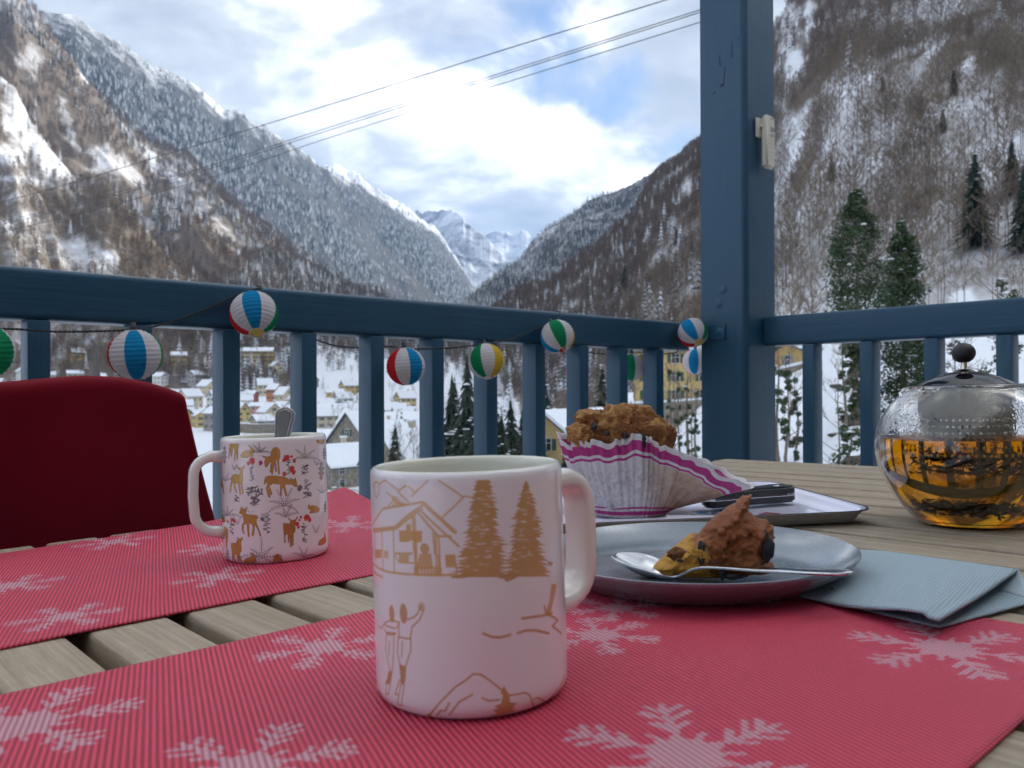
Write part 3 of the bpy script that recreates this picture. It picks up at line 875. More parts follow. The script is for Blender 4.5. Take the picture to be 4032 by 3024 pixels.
house(1560, 420, 12, 9, 6, 18, 'yellow', 'pale yellow house at the upper village edge, behind the fifth railing gap', pitch=.7)
house(1545, 335, 12, 8, 5, 10, 'beige', 'beige house left of the yellow terrace house')
house(1600, 118, 9, 8.5, 6.0, 48, 'stone', 'stone gable house with snow on its sloping verge, behind bare brush', pitch=1.0)
house(2262, 80, 11, 10, 4.2, 58, 'yellow', 'yellow house with a big plain snow roof straight behind the muffin', pitch=.75, base_drop=6, win_w=.9)
house(2165, 250, 8, 7, 4.5, 15, 'grey', 'small grey house at the foot of the brown hillside', pitch=.8)
house(2515, 140, 9, 8, 4, -12, 'grey', 'low grey building beneath the half hidden green lantern', pitch=.3, floors=1)
house(2500, 190, 8, 7, 4.2, 10, 'orange', 'small building with orange front just under the half hidden green lantern', pitch=.4, floors=1, chim=False)
house(2705, 118, 15, 10, 7.5, -8, 'yellow', 'tall yellow apartment house behind thin ivy clad trees left of the post', pitch=.3, floors=3, z=-2.2, name='apartment_house')
house(3120, 100, 11, 8, 4.5, 14, 'ochre', 'ochre timber house above a retaining wall right of the post', pitch=.3, z=0.0, chim=False, balcony=True, name='chalet')
house(3235, 92, 8, 6, 2.6, 10, 'ochre', 'small ochre outbuilding on the snow bank next to the timber house', pitch=.3, z=1.6, floors=1, chim=False)
house(430, 505, 13, 9, 7, 12, 'yellow', 'yellow house just right of the church tower')
house(250, 480, 12, 9, 5.5, -8, 'cream', 'cream house behind the conifer left of the church tower')
house(275, 400, 11, 8, 4.5, 40, 'beige', 'brown gabled barn below the cream house near the chair')
rv_ = random.Random(21); seen_ = set()
cols = ['cream', 'white', 'beige', 'yellow', 'grey', 'cream', 'beige', 'white']
nth = ['first', 'second', 'third', 'fourth', 'fifth', 'sixth', 'seventh']
gaps = [(20, 'far left'), (340, 'first'), (720, 'second'), (1050, 'third'), (1340, 'fourth'), (1590, 'fifth'), (1810, 'sixth')]
used = [(1015, 715), (1082, 545), (1030, 470), (990, 560), (1350, 415), (1290, 380), (430, 505), (250, 480), (375, 520)]
for Y in (360, 400, 440, 480, 520, 560, 600, 640, 690):
    for k in range(30):
        px = rv_.uniform(-250, 1600)
        if any(abs((px-a)*Y/FPX) < 13.5 and abs(Y-b) < 15 for a, b in used): continue
        if Y > 600 and px > 1250: continue
        if px > 1450 and Y > 520: continue
        used.append((px, Y))
        c = rv_.choice(cols); w = rv_.uniform(8, 14)
        gname = min(gaps, key=lambda g_: abs(g_[0]-px))[1]
        big_ = 'broad' if w > 11 else 'small'
        row = 'in the lower village' if Y < 450 else ('in the middle of the village' if Y < 580 else 'up the far slope of the village')
        lab_ = f'{big_} {c} house {row}, behind the {gname} railing gap'
        if lab_ in seen_: continue
        seen_.add(lab_)
        house(px, Y, w, rv_.uniform(7, 10), rv_.uniform(4.5, 8), rv_.uniform(-60, 60), c, lab_, pitch=rv_.uniform(.5, .95), snow=rv_.uniform(.35, .7))
# church with a pointed spire
X = (375-CX)/FPX*520; zc = terrain_z(X, 520)
ch = empty('church', Matrix.Translation((X, 520, EYE+zc)) @ Matrix.Rotation(.3, 4, 'Z'))
setp(ch, 'village church with pale belfry and tall dark pointed spire', 'church')
m = MB(); m.box((0, 0, 8), (6, 6, 24)); tw = obj('tower', m.mesh('tower'), PW['cream'], ch)
for s_ in (-1, 1):
    m = MB(); m.box((s_*1.3, -3.02, 16.5), (1.1, .1, 3.2)); obj('belfry_opening', m.mesh('belfry_opening'), M_GLASSW, tw)
m = MB(); n = 8; vs = [(3.3*math.cos(2*math.pi*(k+.5)/n), 3.3*math.sin(2*math.pi*(k+.5)/n), 20.1) for k in range(n)]+[(1.5*math.cos(2*math.pi*(k+.5)/n), 1.5*math.sin(2*math.pi*(k+.5)/n), 29) for k in range(n)]+[(0, 0, 43)]
m.add(vs, [(k, (k+1) % n, n+(k+1) % n, n+k) for k in range(n)]+[(n+k, n+(k+1) % n, 2*n) for k in range(n)]); obj('spire', m.mesh('spire'), speckled('spire_slate', (.10, .085, .08), .7, .2, 2), ch)
m = MB(); m.add([(-4, 3, -3), (4, 3, -3), (4, 21, -3), (-4, 21, -3), (-4, 3, 7), (4, 3, 7), (4, 21, 7), (-4, 21, 7), (0, 3, 12), (0, 21, 12)], [(0, 1, 5, 8, 4), (2, 3, 7, 9, 6), (0, 4, 7, 3), (1, 2, 6, 5)]); obj('nave', m.mesh('nave'), PW['beige'], ch)
m = MB()
for s_ in (-1, 1): m.add([(s_*4.6, 2.6, 6.6), (s_*4.6, 21.4, 6.6), (0, 21.4, 12.3), (0, 2.6, 12.3), (s_*4.6, 2.6, 7.1), (s_*4.6, 21.4, 7.1), (0, 21.4, 12.8), (0, 2.6, 12.8)], [(0, 1, 2, 3), (4, 5, 6, 7), (0, 1, 5, 4), (3, 2, 6, 7), (0, 3, 7, 4), (1, 2, 6, 5)])
obj('snow_roof', m.mesh('snow_roof'), M_SNOW, ch)

# retaining walls with snow on top
def ret_wall(pts, h, label, th=.5, fence=False):
    P = [Vector((((px-CX)/FPX)*Y, Y, EYE+z)) for px, Y, z in pts]
    root = empty('retaining_wall', Matrix.Translation(P[0])); setp(root, label, 'wall', None)
    m = MB(); s = MB(); fm = MB()
    for a, b in zip(P[:-1], P[1:]):
        d = (b-a); d.z = 0; d.normalize(); n_ = Vector((-d.y, d.x, 0))*th/2
        for mm, z0, z1, g_ in ((m, -2.5, h, 1), (s, h, h+.28, 1.15)):
            vs = [a-n_*g_-P[0]+Vector((0, 0, z0)), a+n_*g_-P[0]+Vector((0, 0, z0)), b+n_*g_-P[0]+Vector((0, 0, z0)), b-n_*g_-P[0]+Vector((0, 0, z0))]
            vs += [v+Vector((0, 0, z1-z0)) for v in vs]
            mm.add(vs, [(3, 2, 1, 0), (4, 5, 6, 7), (0, 1, 5, 4), (1, 2, 6, 5), (2, 3, 7, 6), (3, 0, 4, 7)])
    obj('stonework', m.mesh('stonework'), M_STONE, root); obj('snow_cap', s.mesh('snow_cap'), M_SNOW, root)
ret_wall([(2430, 104, -3.8), (2600, 102, -3.6), (2780, 100, -3.2), (2900, 97, -2.4)], 1.9, 'grey retaining wall with snow cap below the yellow apartment house')
ret_wall([(3010, 88, -.4), (3090, 86, 0.2), (3200, 84, .8)], 1.9, 'brown retaining wall under the ochre timber house')
ret_wall([(900, 352, -17.5), (1000, 350, -17.8), (1130, 346, -17.6)], 3.4, 'long grey retaining wall below the pink house')
ret_wall([(960, 640, 5.0), (1040, 650, 7.5), (1130, 662, 12)], 2.4, 'dark road wall climbing below the cream hotel')
# iron fence on the wall by the yellow house
fr_ = empty('fence', Matrix.Translation(((2600-CX)/FPX*102, 102, EYE-1.5))); setp(fr_, 'thin dark fence above the grey wall before the yellow apartment house', 'fence')
fa = Vector(((2560-CX)/FPX*103, 103, EYE-1.6)); fb = Vector(((2790-CX)/FPX*100.5, 100.5, EYE-1.1))
for z_ in (.15, 1.05):
    m = MB(); m.tube([fa+Vector((0, 0, z_))-fr_.location, fb+Vector((0, 0, z_))-fr_.location], .035, 4); obj('rail', m.mesh('rail'), M_BLACK_T if 'M_BLACK_T' in globals() else plain('dark_iron', (.05, .05, .055), .5), fr_)
pm_ = MB(); pm_.box((0, 0, .6), (.04, .04, 1.0)); pme = pm_.mesh('picket')
for k in range(30): o = obj('picket', pme, plain('dark_iron', (.05, .05, .055), .5), fr_); o.location = fa.lerp(fb, k/29)-fr_.location

# ------------------------------------------------------------------ individual trees
M_BARK = speckled('grey_bark', (.16, .125, .095), .9, .35, 8, .3)
def leaf_mat(name, a, b):
    t = NT(name); P = t.tc('Object'); n = t.noise(P, 3.0, 5, .65); f = t.noise(P, 22, 2)
    c = t.mix(n, a, b); c = t.mix(t.math('MULTIPLY', f, .5), c, tuple(x*.45 for x in a))
    t.set(Base_Color=c, Roughness=.5); t.p.inputs['Specular IOR Level'].default_value = .3
    return t.m
M_IVY = leaf_mat('ivy_leaves', (.024, .052, .020), (.060, .100, .036))
M_CONIF = leaf_mat('dark_needles', (.018, .032, .022), (.040, .062, .036))
M_SNB = plain('clinging_snow', (.82, .85, .90), .9)

def place(px, Y, dz=-.1):
    X = (px-CX)/FPX*Y; return Vector((X, Y, EYE+terrain_z(X, Y)+dz))

def snow_lumps(rng, pts, r0, r1):
    m = MB()
    for P in pts:
        r = rng.uniform(r0, r1); a = rng.uniform(0, 3); c, s_ = math.cos(a), math.sin(a)
        ax, ay, az = r*rng.uniform(1.1, 2.2), r*rng.uniform(.7, 1.2), r*rng.uniform(.35, .6)
        vs = [P+Vector((0, 0, az))]
        for rr, zz in ((.75, .6), (1, 0)):
            for k in range(6):
                b = 2*math.pi*k/6; x, y = ax*rr*math.cos(b), ay*rr*math.sin(b); vs.append(P+Vector((x*c-y*s_, x*s_+y*c, az*zz)))
        m.add(vs, [(0, 1+k, 1+(k+1) % 6) for k in range(6)]+[(1+k, 7+k, 7+(k+1) % 6, 1+(k+1) % 6) for k in range(6)])
    return m

def ivy_tree(name, px, Y, top_py, prof, label, n=2600, leaf=.085, seed=1, snow=40, lean=0, group=None, dz=-.1, mat_=None):
    """Trunk clothed in ivy: prof = [(height fraction, radius in metres)]."""
    rng = random.Random(seed); B = place(px, Y, dz)
    H = EYE+(1533-top_py)/3250*Y-B.z
    root = empty(name, Matrix.Translation(B)); setp(root, label, 'tree', group)
    tk = MB(); P = [Vector((lean*u*u+.05*math.sin(u*7+seed), .05*math.sin(u*5+seed*2), H*.96*u)) for u in [k/8 for k in range(9)]]
    r0 = max(.06, H*.016)
    tk.tube(P, [r0*(1-.85*k/8) for k in range(9)], 7)
    for k in range(9):
        u = rng.uniform(.2, .95); b = P[min(7, int(u*8))].lerp(P[min(8, int(u*8)+1)], u*8-int(u*8)); a = rng.uniform(0, 6.28); l = np.interp(u, [q[0] for q in prof], [q[1] for q in prof])*rng.uniform(1.0, 1.5)+.15
        e = b+Vector((math.cos(a)*l, math.sin(a)*l, l*rng.uniform(.2, .9))); tk.tube([b, b.lerp(e, .5)+Vector((0, 0, -.05)), e], [r0*.3, r0*.2, r0*.08], 4)
    obj('trunk', tk.mesh('trunk', True), M_BARK, root)
    # leaf clumps
    clumps = []
    for k in range(max(14, n//60)):
        u = rng.uniform(0, 1); R = np.interp(u, [q[0] for q in prof], [q[1] for q in prof]); a = rng.uniform(0, 6.28); q = rng.uniform(.35, 1.0)
        clumps.append((Vector((lean*u*u+math.cos(a)*R*q, math.sin(a)*R*q, H*u)), max(.12, R*rng.uniform(.25, .5))))
    vs = np.zeros((n, 4, 3)); tops = []
    for i in range(n):
        c, r = rng.choice(clumps)
        d = Vector((rng.gauss(0, 1), rng.gauss(0, 1), rng.gauss(0, 1))).normalized()*r*rng.uniform(.6, 1.05)
        p = c+d
        nn = (d.normalized()+Vector((rng.uniform(-.7, .7), rng.uniform(-.7, .7), rng.uniform(-.3, .9)))).normalized(); u_ = nn.orthogonal().normalized(); u_.rotate(Matrix.Rotation(rng.uniform(0, 6.28), 3, nn)); v_ = nn.cross(u_)
        l = leaf*rng.uniform(.6, 1.3)
        vs[i] = [p-u_*l, p+v_*l*.6, p+u_*l, p-v_*l*.6]
        if d.z > r*.5: tops.append(p)
    F = np.arange(n*4).reshape(n, 4)
    obj('foliage', np_mesh('foliage', vs.reshape(-1, 3), F, False), mat_ or M_IVY, root)
    if snow and tops:
        rng.shuffle(tops); o = obj('snow_patch', snow_lumps(rng, tops[:snow], leaf*.7, leaf*1.9).mesh('snow_patch', True), M_SNB, root); o['kind'] = 'stuff'
    return root

ivy_tree('ivy_clad_tree', 3375, 31, 745, [(0, .25), (.28, .30), (.42, 1.05), (.6, 1.15), (.75, .95), (.88, .60), (1, .08)], 'tall ivy clad evergreen left of its pair, rising above the right handrail', 22000, .052, 3, 46, lean=.0)
ivy_tree('ivy_clad_tree', 3560, 33, 880, [(0, .95), (.3, 1.0), (.55, .95), (.75, .75), (.9, .45), (1, .06)], 'dense ivy clad evergreen right of the taller one, green down to its foot', 22000, .056, 4, 60, lean=-.1)
ivy_tree('ivy_clad_tree', 3640, 30, 1330, [(0, .55), (.5, .6), (1, .2)], 'short dense ivy bush behind the balusters left of the teapot knob', 5000, .055, 14, 24)
for k, (px, Y, tp_, r, lab) in enumerate([(2640, 41, 1440, .28, 'thin ivy wrapped sapling against the yellow apartment house, leftmost of four'), (2672, 39, 1470, .26, 'thin ivy wrapped sapling against the yellow apartment house, second from left'), (2706, 43, 1400, .18, 'thin bare trunked sapling against the yellow apartment house, third from left'), (2738, 40, 1500, .22, 'thin ivy wrapped sapling next to the corner post, rightmost of four'),
                                    (3062, 29, 1330, .30, 'ivy wrapped trunk close to the right edge of the corner post'), (3098, 27, 1420, .26, 'slim ivy wrapped trunk between post and first right baluster'), (3135, 31, 1480, .22, 'slim leaning ivy trunk just left of the first right baluster'), (3325, 27, 1300, .24, 'crooked ivy trunk on the snow bank between first and second right balusters')]):
    ivy_tree('ivy_sapling', px, Y, tp_, [(0, r*.8), (.3, r), (.7, r*.75), (1, r*.3)], lab, 900, .055, 30+k, 8, group='ivy wrapped saplings below the balcony')
ivy_tree('evergreen_shrub', 3345, 20, 1700, [(0, .55), (.6, .5), (1, .2)], 'low green shrub poking from the snow bank above the tray', 900, .05, 51, 10)
ivy_tree('evergreen_shrub', 3850, 26, 1425, [(0, .6), (.6, .65), (1, .25)], 'green shrub on snow right of the teapot knob', 1100, .05, 52, 14)
ivy_tree('evergreen_shrub', 3990, 24, 1118, [(0, .4), (.55, .7), (.9, .75), (1, .4)], 'snow topped evergreen hedge at the right edge above the handrail', 1800, .055, 53, 60)
ivy_tree('evergreen_shrub', 3755, 30, 1325, [(0, .25), (.6, .4), (1, .2)], 'dark snow laden bough left of the teapot knob', 500, .06, 54, 14, mat_=M_CONIF)

def fir(px, Y, top_py, label, seed=1, dz=-.2, width=.19, group=None, snowm=None, base=None, name='conifer', n=9):
    rng = random.Random(seed); B = base if base is not None else place(px, Y, dz)
    H = EYE+(1533-top_py)/3250*B.y-B.z
    root = empty(name, Matrix.Translation(B)); setp(root, label, 'tree', group)
    tk = MB(); tk.tube([(0, 0, 0), (0, 0, H*.97)], [H*.014, H*.002], 6); obj('trunk', tk.mesh('trunk', True), M_BARK, root)
    # tiers of boughs with ragged tips, then drooping sprays of needles over them
    cm = conifer(rng, 17, 10, .13, width*.98, .05, .06)
    vs = [Vector(v)*H for v in cm.v[10:]]; fs = [tuple(i-10 for i in f) for f in cm.f if min(f) >= 10]; tops = []
    nb = int(110+H*7)
    for k in range(nb):
        u = .05+.93*(k/nb)**.9; a = k*2.39996+rng.uniform(-.3, .3); L = H*width*(1-u)**.8*rng.uniform(.8, 1.2)+.10
        b = Vector((0, 0, H*u)); d = Vector((math.cos(a), math.sin(a), .10-.40*(1-u))); sd_ = Vector((-math.sin(a), math.cos(a), 0))
        for q in range(n):
            v = (q+.5)/n; c = b+d*L*v+Vector((0, 0, -.10*L*v*v)); w = L*.36*(1-v*.7)
            for s_ in (-1, 1):
                e = c+sd_*s_*w*rng.uniform(.7, 1.2)+d*L*.18+Vector((0, 0, rng.uniform(-.16, .02)*w-.14*w)); i = len(vs)
                h_ = d.normalized()*L*.10
                vs += [c-h_, c+h_, e]; fs.append((i, i+1, i+2))
            if v > .4 and rng.random() < .12: tops.append(c+Vector((0, 0, .015*L)))
    obj('boughs', mesh_from('boughs', vs, fs), snowm or M_CONIF, root)
    rng.shuffle(tops); ns = int(26+H)
    o = obj('snow_patch', snow_lumps(rng, tops[:ns], H*.008, H*.018).mesh('snow_patch', True), M_SNB, root); o['kind'] = 'stuff'
    return root
fir(1840, 52, 1395, 'dark conifer patched with snow behind the gold mug rim, left one', 1, width=.17)
fir(2010, 60, 1560, 'snow laden conifer low behind the gold mug rim, right one', 2, width=.2)
fir(1790, 70, 1480, 'slender snowy conifer left of the dark one behind the lanterns', 3, width=.16)
for k, (px, Y, ty) in enumerate([(1720, 58, 1520), (1780, 62, 1470), (1885, 46, 1500), (1935, 75, 1480), (1975, 52, 1620), (2055, 66, 1610), (2095, 80, 1600), (2125, 74, 1660), (1555, 95, 1660), (1690, 110, 1590), (2150, 110, 1500), (2420, 120, 1470)]):
    fir(px, Y, ty, ['slim snowy conifer behind the baluster under the red, white and blue lantern', 'broad snowy conifer just left of the tall dark one', 'nearest snowy conifer, right beside the tall dark one', 'farther snowy conifer below the green and yellow lantern', 'low near conifer right of the green and yellow lantern', 'low conifer left of the green fronted lantern', 'small conifer under the green fronted lantern', 'small far conifer right under the green fronted lantern', 'far conifer beside the bare brush, leftmost of the grove', 'far conifer left of the broad snowy one', 'tall far conifer left of the yellow house', 'tall far conifer right of the yellow house roof'][k], 200+k, width=.2, group='conifers of the grove below the left railing')
fir(1350, 19, 1880, 'snow covered shrub like conifer below the stone house by the curled mat corner', 4, width=.45)
fir(1420, 22, 1905, 'second snow covered low conifer beside the left railing foot', 5, width=.45)
fir(2230, 62, 1745, 'small dark conifer in front of the yellow house behind the muffin', 6, width=.3)
fir(2372, 150, 1430, 'snowy conifer with white clumps beside the yellow house chimney', 7, width=.18)
for k, (px, by, ty, lab) in enumerate([(3840, 985, 585, 'big dark conifer leaning on the right slope above the ivy clad pair'), (3985, 775, 540, 'dark conifer crown at the upper right edge of the picture'), (4035, 1010, 640, 'dark conifer at the right edge beside the snowy gap'),
        (3822, 150, 60, 'snow tipped conifer high on the right slope near the top edge'), (3627, 470, 365, 'snowy conifer in the middle of the right slope, left of a pair'), (3713, 530, 425, 'snowy conifer in the middle of the right slope, right of a pair'), (3755, 380, 270, 'slim conifer above the pair on the right slope'),
        (3476, 370, 300, 'small conifer in the upper snow patch right of the sensor'), (3275, 720, 600, 'slim dark conifer on the slope just right of the sensor'), (3120, 740, 670, 'small snowy conifer close to the right edge of the post'), (2460, 1140, 1035, 'snow covered conifer above the left handrail near the post, larger of two'), (2411, 1165, 1100, 'snow covered conifer above the left handrail, smaller of two'),
        (2309, 1180, 1110, 'dark conifer standing above the handrail left of the snowy pair'), (2234, 1190, 1120, 'dark conifer farthest left on the lower right slope'), (2596, 925, 850, 'snow dusted conifer up the brown slope left of the post'), (2724, 1010, 930, 'snow dusted conifer hard against the left edge of the post'), (2664, 970, 895, 'snow dusted conifer a little lower left of the post')]):
    X, Y, z = hit(px, by); fir(px, Y, ty, lab, 60+k, width=.2, base=Vector((X, Y, EYE+z-.3)), group='conifers standing out of the right slope', n=6)

# bare young trees close below the balcony
def bare(px, Y, top_py, label, seed, name='bare_tree', group=None, **kw):
    rng = random.Random(seed); B = place(px, Y); H = max(1.0, EYE+(1533-top_py)/3250*Y-B.z)
    m = branch_tree(rng, H, 3, 10, .28, .0016, 5, trunk=.0085, **kw)
    root = empty(name, Matrix.Translation(B)); setp(root, label, 'tree', group)
    obj('trunk', m.mesh('trunk'), M_BARK, root)
for k, (px, Y, tp_, lab) in enumerate([(2655, 46, 1390, 'bare branching sapling before the yellow apartment wall'), (2720, 48, 1385, 'bare forked sapling before the yellow apartment wall, nearest the post'), (2500, 60, 1480, 'thin bare tree in front of the low grey building'), (2345, 66, 1540, 'bare twiggy tree before the big snow roof'),
    (3110, 36, 1360, 'bare sapling by the retaining wall right of the post'), (3300, 24, 1380, 'bare arching shrub on the snow bank'), (3790, 26, 1340, 'bare twiggy bush on snow behind the teapot knob'), (1590, 60, 1720, 'bare brush in front of the stone gable'), (1630, 75, 1690, 'bare brush right of the stone gable'), (1050, 330, 1640, 'bare tree above the teaspoon'), (1120, 300, 1600, 'bare dark tree between teaspoon and baluster'), (1330, 300, 1560, 'bare dark tree among the bushes below the salmon building'), (1390, 310, 1540, 'bare reddish tree below the salmon building'),
    (3640, 120, 950, 'bare beech among the trunks of the lower right slope'), (3720, 130, 900, 'bare tall beech right of the ivy clad pair'), (3930, 120, 960, 'bare beech near the right edge above the handrail'), (3200, 110, 930, 'bare beech on the slope right of the post'), (3120, 105, 1010, 'bare beech close beside the post')]):
    bare(px, Y, tp_, lab, 90+k)

# rocks showing through the snow bank
M_ROCK = speckled('dark_rock', (.09, .075, .06), .9, .4, 3, .5)
rb = random.Random(9)
for k in range(16):
    px = rb.uniform(3170, 3420); Y = rb.uniform(19, 50); P = place(px, Y, .0); r = rb.uniform(.12, .34)
    bm = bmesh.new(); bmesh.ops.create_icosphere(bm, subdivisions=2, radius=r)
    for v in bm.verts: v.co = Vector((v.co.x*1.6, v.co.y, v.co.z*.6))*(1+.25*math.sin(v.co.x*19/r*.3+k)*math.sin(v.co.y*14/r*.3+v.co.z*9))
    me = bpy.data.meshes.new('rock'); bm.to_mesh(me); bm.free(); o = obj('rock', me, M_ROCK); o.location = P
    setp(o, 'dark stone showing through the snow bank behind the right balusters', 'rock', 'stones in the snow bank')

# ------------------------------------------------------------------ overhead lines
def cable(pts, r, label):
    P = []
    for px, py, Y in pts:
        v = ray(px, py); P.append(Vector((v.x/v.y*Y, Y, EYE+v.z/v.y*Y)))
    path = []
    for i in range(len(P)-1):
        p0, p1, p2, p3 = P[max(i-1, 0)], P[i], P[i+1], P[min(i+2, len(P)-1)]
        for k in range(10):
            t = k/10; path.append(.5*((2*p1)+(p2-p0)*t+(2*p0-5*p1+4*p2-p3)*t*t+(3*p1-p0-3*p2+p3)*t**3))
    path.append(P[-1])
    m = MB(); m.tube(path, r, 6); o = obj('power_cable', m.mesh('power_cable', True), plain('weathered_cable', (.028, .03, .034), .5))
    setp(o, label, 'cable', 'overhead cables crossing the valley')
cable([(-900, 1000, 190), (0, 796, 150), (693, 596, 122), (1300, 411, 100), (2000, 191, 84), (2607, 4, 73), (3600, -310, 60)], .052, 'topmost single overhead cable crossing the sky to the left slope')
cable([(-900, 1068, 190), (0, 875, 150), (700, 690, 122), (1300, 500, 100), (2000, 279, 84), (2758, 38, 71), (3600, -235, 60)], .042, 'upper cable of the close pair in the middle')
cable([(-900, 1077, 190), (0, 884, 150), (700, 700, 122), (1300, 511, 100), (2000, 289, 84), (2758, 48, 71), (3600, -225, 60)], .042, 'lower cable of the close pair in the middle')
cable([(-900, 1105, 190), (0, 916, 150), (700, 737, 122), (1300, 541, 100), (2000, 322, 84), (2758, 87, 71), (3600, -180, 60)], .040, 'lowest overhead cable crossing the sky')
# ------------------------------------------------------------------ balcony
def blue_paint():
    t = NT('blue_wood_paint')
    P = t.tc('Object')
    g1 = t.noise(t.map(P, (1, 1, 1)), 9, 4, .6)
    grain = t.noise(t.map(P, (6, 140, 140)), 1.0, 5, .65, .4)
    c = t.mix(g1, (.0125, .060, .110), (.017, .072, .130))
    c = t.mix(t.ramp(grain, [(.40, 0), (.62, .22)]), c, (.008, .042, .080))
    t.set(Base_Color=c, Roughness=t.ramp(g1, [(.3, .30), (.7, .44)]))
    t.p.inputs['Specular IOR Level'].default_value = .42
    t.bump(t.math('ADD', grain, t.math('MULTIPLY', g1, .5)), .28, .003)
    return t.m
M_BLUE = blue_paint()
M_METAL = speckled('painted_bolt', (.035, .11, .2), .4, .2, 300)

def rot_z(vx):
    """Matrix whose local X runs along a horizontal world vector."""
    vx = vx.normalized(); vy = Vector((-vx.y, vx.x, 0))
    return Matrix(((vx.x, vy.x, 0, 0), (vx.y, vy.y, 0, 0), (0, 0, 1, 0), (0, 0, 0, 1)))

def beam(name, parent, a0, a1, d, bev=.004, mat_=None, seg=2):
    """Timber between two world points; d = (thickness sideways, height); local X along the timber."""
    a0 = Vector(a0); a1 = Vector(a1); L = (a1-a0).length
    me = shade(bev_box(name, (L, d[0], d[1]), bev, seg), 50)
    x = (a1-a0).normalized()
    if abs(x.z) > .9:
        h = Vector((D1.x, D1.y, 0)); y = h; z = x.cross(y)
    else:
        y = Vector((-x.y, x.x, 0)).normalized(); z = x.cross(y)
    M = Matrix(((x.x, y.x, z.x, (a0.x+a1.x)/2), (x.y, y.y, z.y, (a0.y+a1.y)/2), (x.z, y.z, z.z, (a0.z+a1.z)/2), (0, 0, 0, 1)))
    o = obj(name, me, mat_ or M_BLUE)
    o.matrix_world = M
    if parent is not None:
        o.parent = parent; o.matrix_parent_inverse = parent.matrix_world.inverted()
    return o

# floor of the balcony: boards along the left railing
fl = empty('balcony_floor', Matrix.Translation((0, 0, 0))); setp(fl, kind='structure')
M_DECK = speckled('deck_boards', (.24, .20, .16), .7, .3, 6, .3)
me = shade(bev_box('deck_board', (6.6, .138, .028), .003, 1))
for k in range(26):
    b = obj('deck_board', me, M_DECK); b.matrix_world = Matrix.Translation(D1*(-1.35)+D2*(-1.36+.145*k)+Vector((0, 0, -.016))) @ rot_z(D1)
    b.parent = fl

# the post with its rounded front arris
PK_A, PK_B, PS = 1.825, -1.1596, .137
post = empty('balcony_post', Matrix.Translation(D1*(PK_A+PS/2)+D2*(PK_B-PS/2)))
setp(post, 'square blue timber post at the balcony corner holding up both railings', 'post')
def post_mesh():
    bm = bmesh.new(); s = PS/2; zt = 2.75; ch = .010
    ring = [(-s, s-ch), (-s, -s), (s, -s), (s, s), (-s+ch, s)]
    v0 = [bm.verts.new((x, y, .0)) for x, y in ring]; v1 = [bm.verts.new((x, y, zt)) for x, y in ring]
    n = len(ring)
    for i in range(n): bm.faces.new((v0[i], v0[(i+1) % n], v1[(i+1) % n], v1[i]))
    bm.faces.new(v0[::-1]); bm.faces.new(v1)
    bmesh.ops.recalc_face_normals(bm, faces=bm.faces)
    ed = [e for e in bm.edges if abs(e.verts[0].co.z-e.verts[1].co.z) > 1]
    bmesh.ops.bevel(bm, geom=ed, offset=.0022, segments=2, affect='EDGES')
    # grain must run up the post: turn local X upwards
    R = Matrix.Rotation(math.radians(90), 4, 'Y')
    me = bpy.data.meshes.new('post_shaft'); bm.transform(R.inverted()); bm.to_mesh(me); bm.free()
    return shade(me, 30), R
me, R = post_mesh()
M_BA = Matrix(((D1.x, D2.x, 0, 0), (D1.y, D2.y, 0, 0), (0, 0, 1, 0), (0, 0, 0, 1)))   # (a, b, z) axes, left-handed
# use a right-handed frame: x = along D1, y = -D2
M_AB = Matrix(((D1.x, -D2.x, 0, 0), (D1.y, -D2.y, 0, 0), (0, 0, 1, 0), (0, 0, 0, 1)))
sh = obj('post_shaft', me, M_BLUE, post)
# the chamfer must face the sitter: corner (low a, high b) -> (x low, y low)
sh.matrix_world = Matrix.Translation(D1*(PK_A+PS/2)+D2*(PK_B-PS/2)) @ M_AB @ Matrix.Scale(-1, 4, (0, 1, 0)) @ R
kn = MB()
kn.lathe([(0, 0.0012), (.010, .001), (.0125, 0), (.0125, -.003)], 20)
for y, zz in ((.040, .118), (.026, .083)):
    k_ = obj('plug', shade(kn.mesh('plug')), M_BLUE, post)
    k_.matrix_world = Matrix.Translation(AB(PK_A-.0005, PK_B-.062-y+.02, .30-zz+.04)) @ rot_z(D1) @ Matrix.Rotation(math.radians(-90), 4, 'Y')

M_KNOT = speckled('dark_knot', (.010, .018, .03), .7, .4, 300, .3)
def on_post(px, py):
    r_ = ray(px, py); s_ = PK_A/(r_.x*D1.x+r_.y*D1.y); return Vector((r_.x*s_, r_.y*s_, EYE+r_.z*s_))-D1*.0004
for px, py, w_, h_, tl in ((2841, 336, .0055, .0075, .3), (2812, 365, .010, .0012, 0), (2852, 300, .0012, .050, .12), (2882, 195, .0009, .042, 0), (2834, 240, .0008, .030, -.1), (2908, 152, .003, .005, 0)):
    k_ = obj('knot' if h_ < .02 else 'crack', shade(bev_box('mark', (w_, .0016, h_), min(w_, h_, .0016)*.4, 2), 60), M_KNOT, None)
    k_.matrix_world = Matrix.Translation(on_post(px, py)) @ rot_z(D2) @ Matrix.Rotation(tl, 4, 'Y'); k_.parent = post; k_.matrix_parent_inverse = post.matrix_world.inverted()
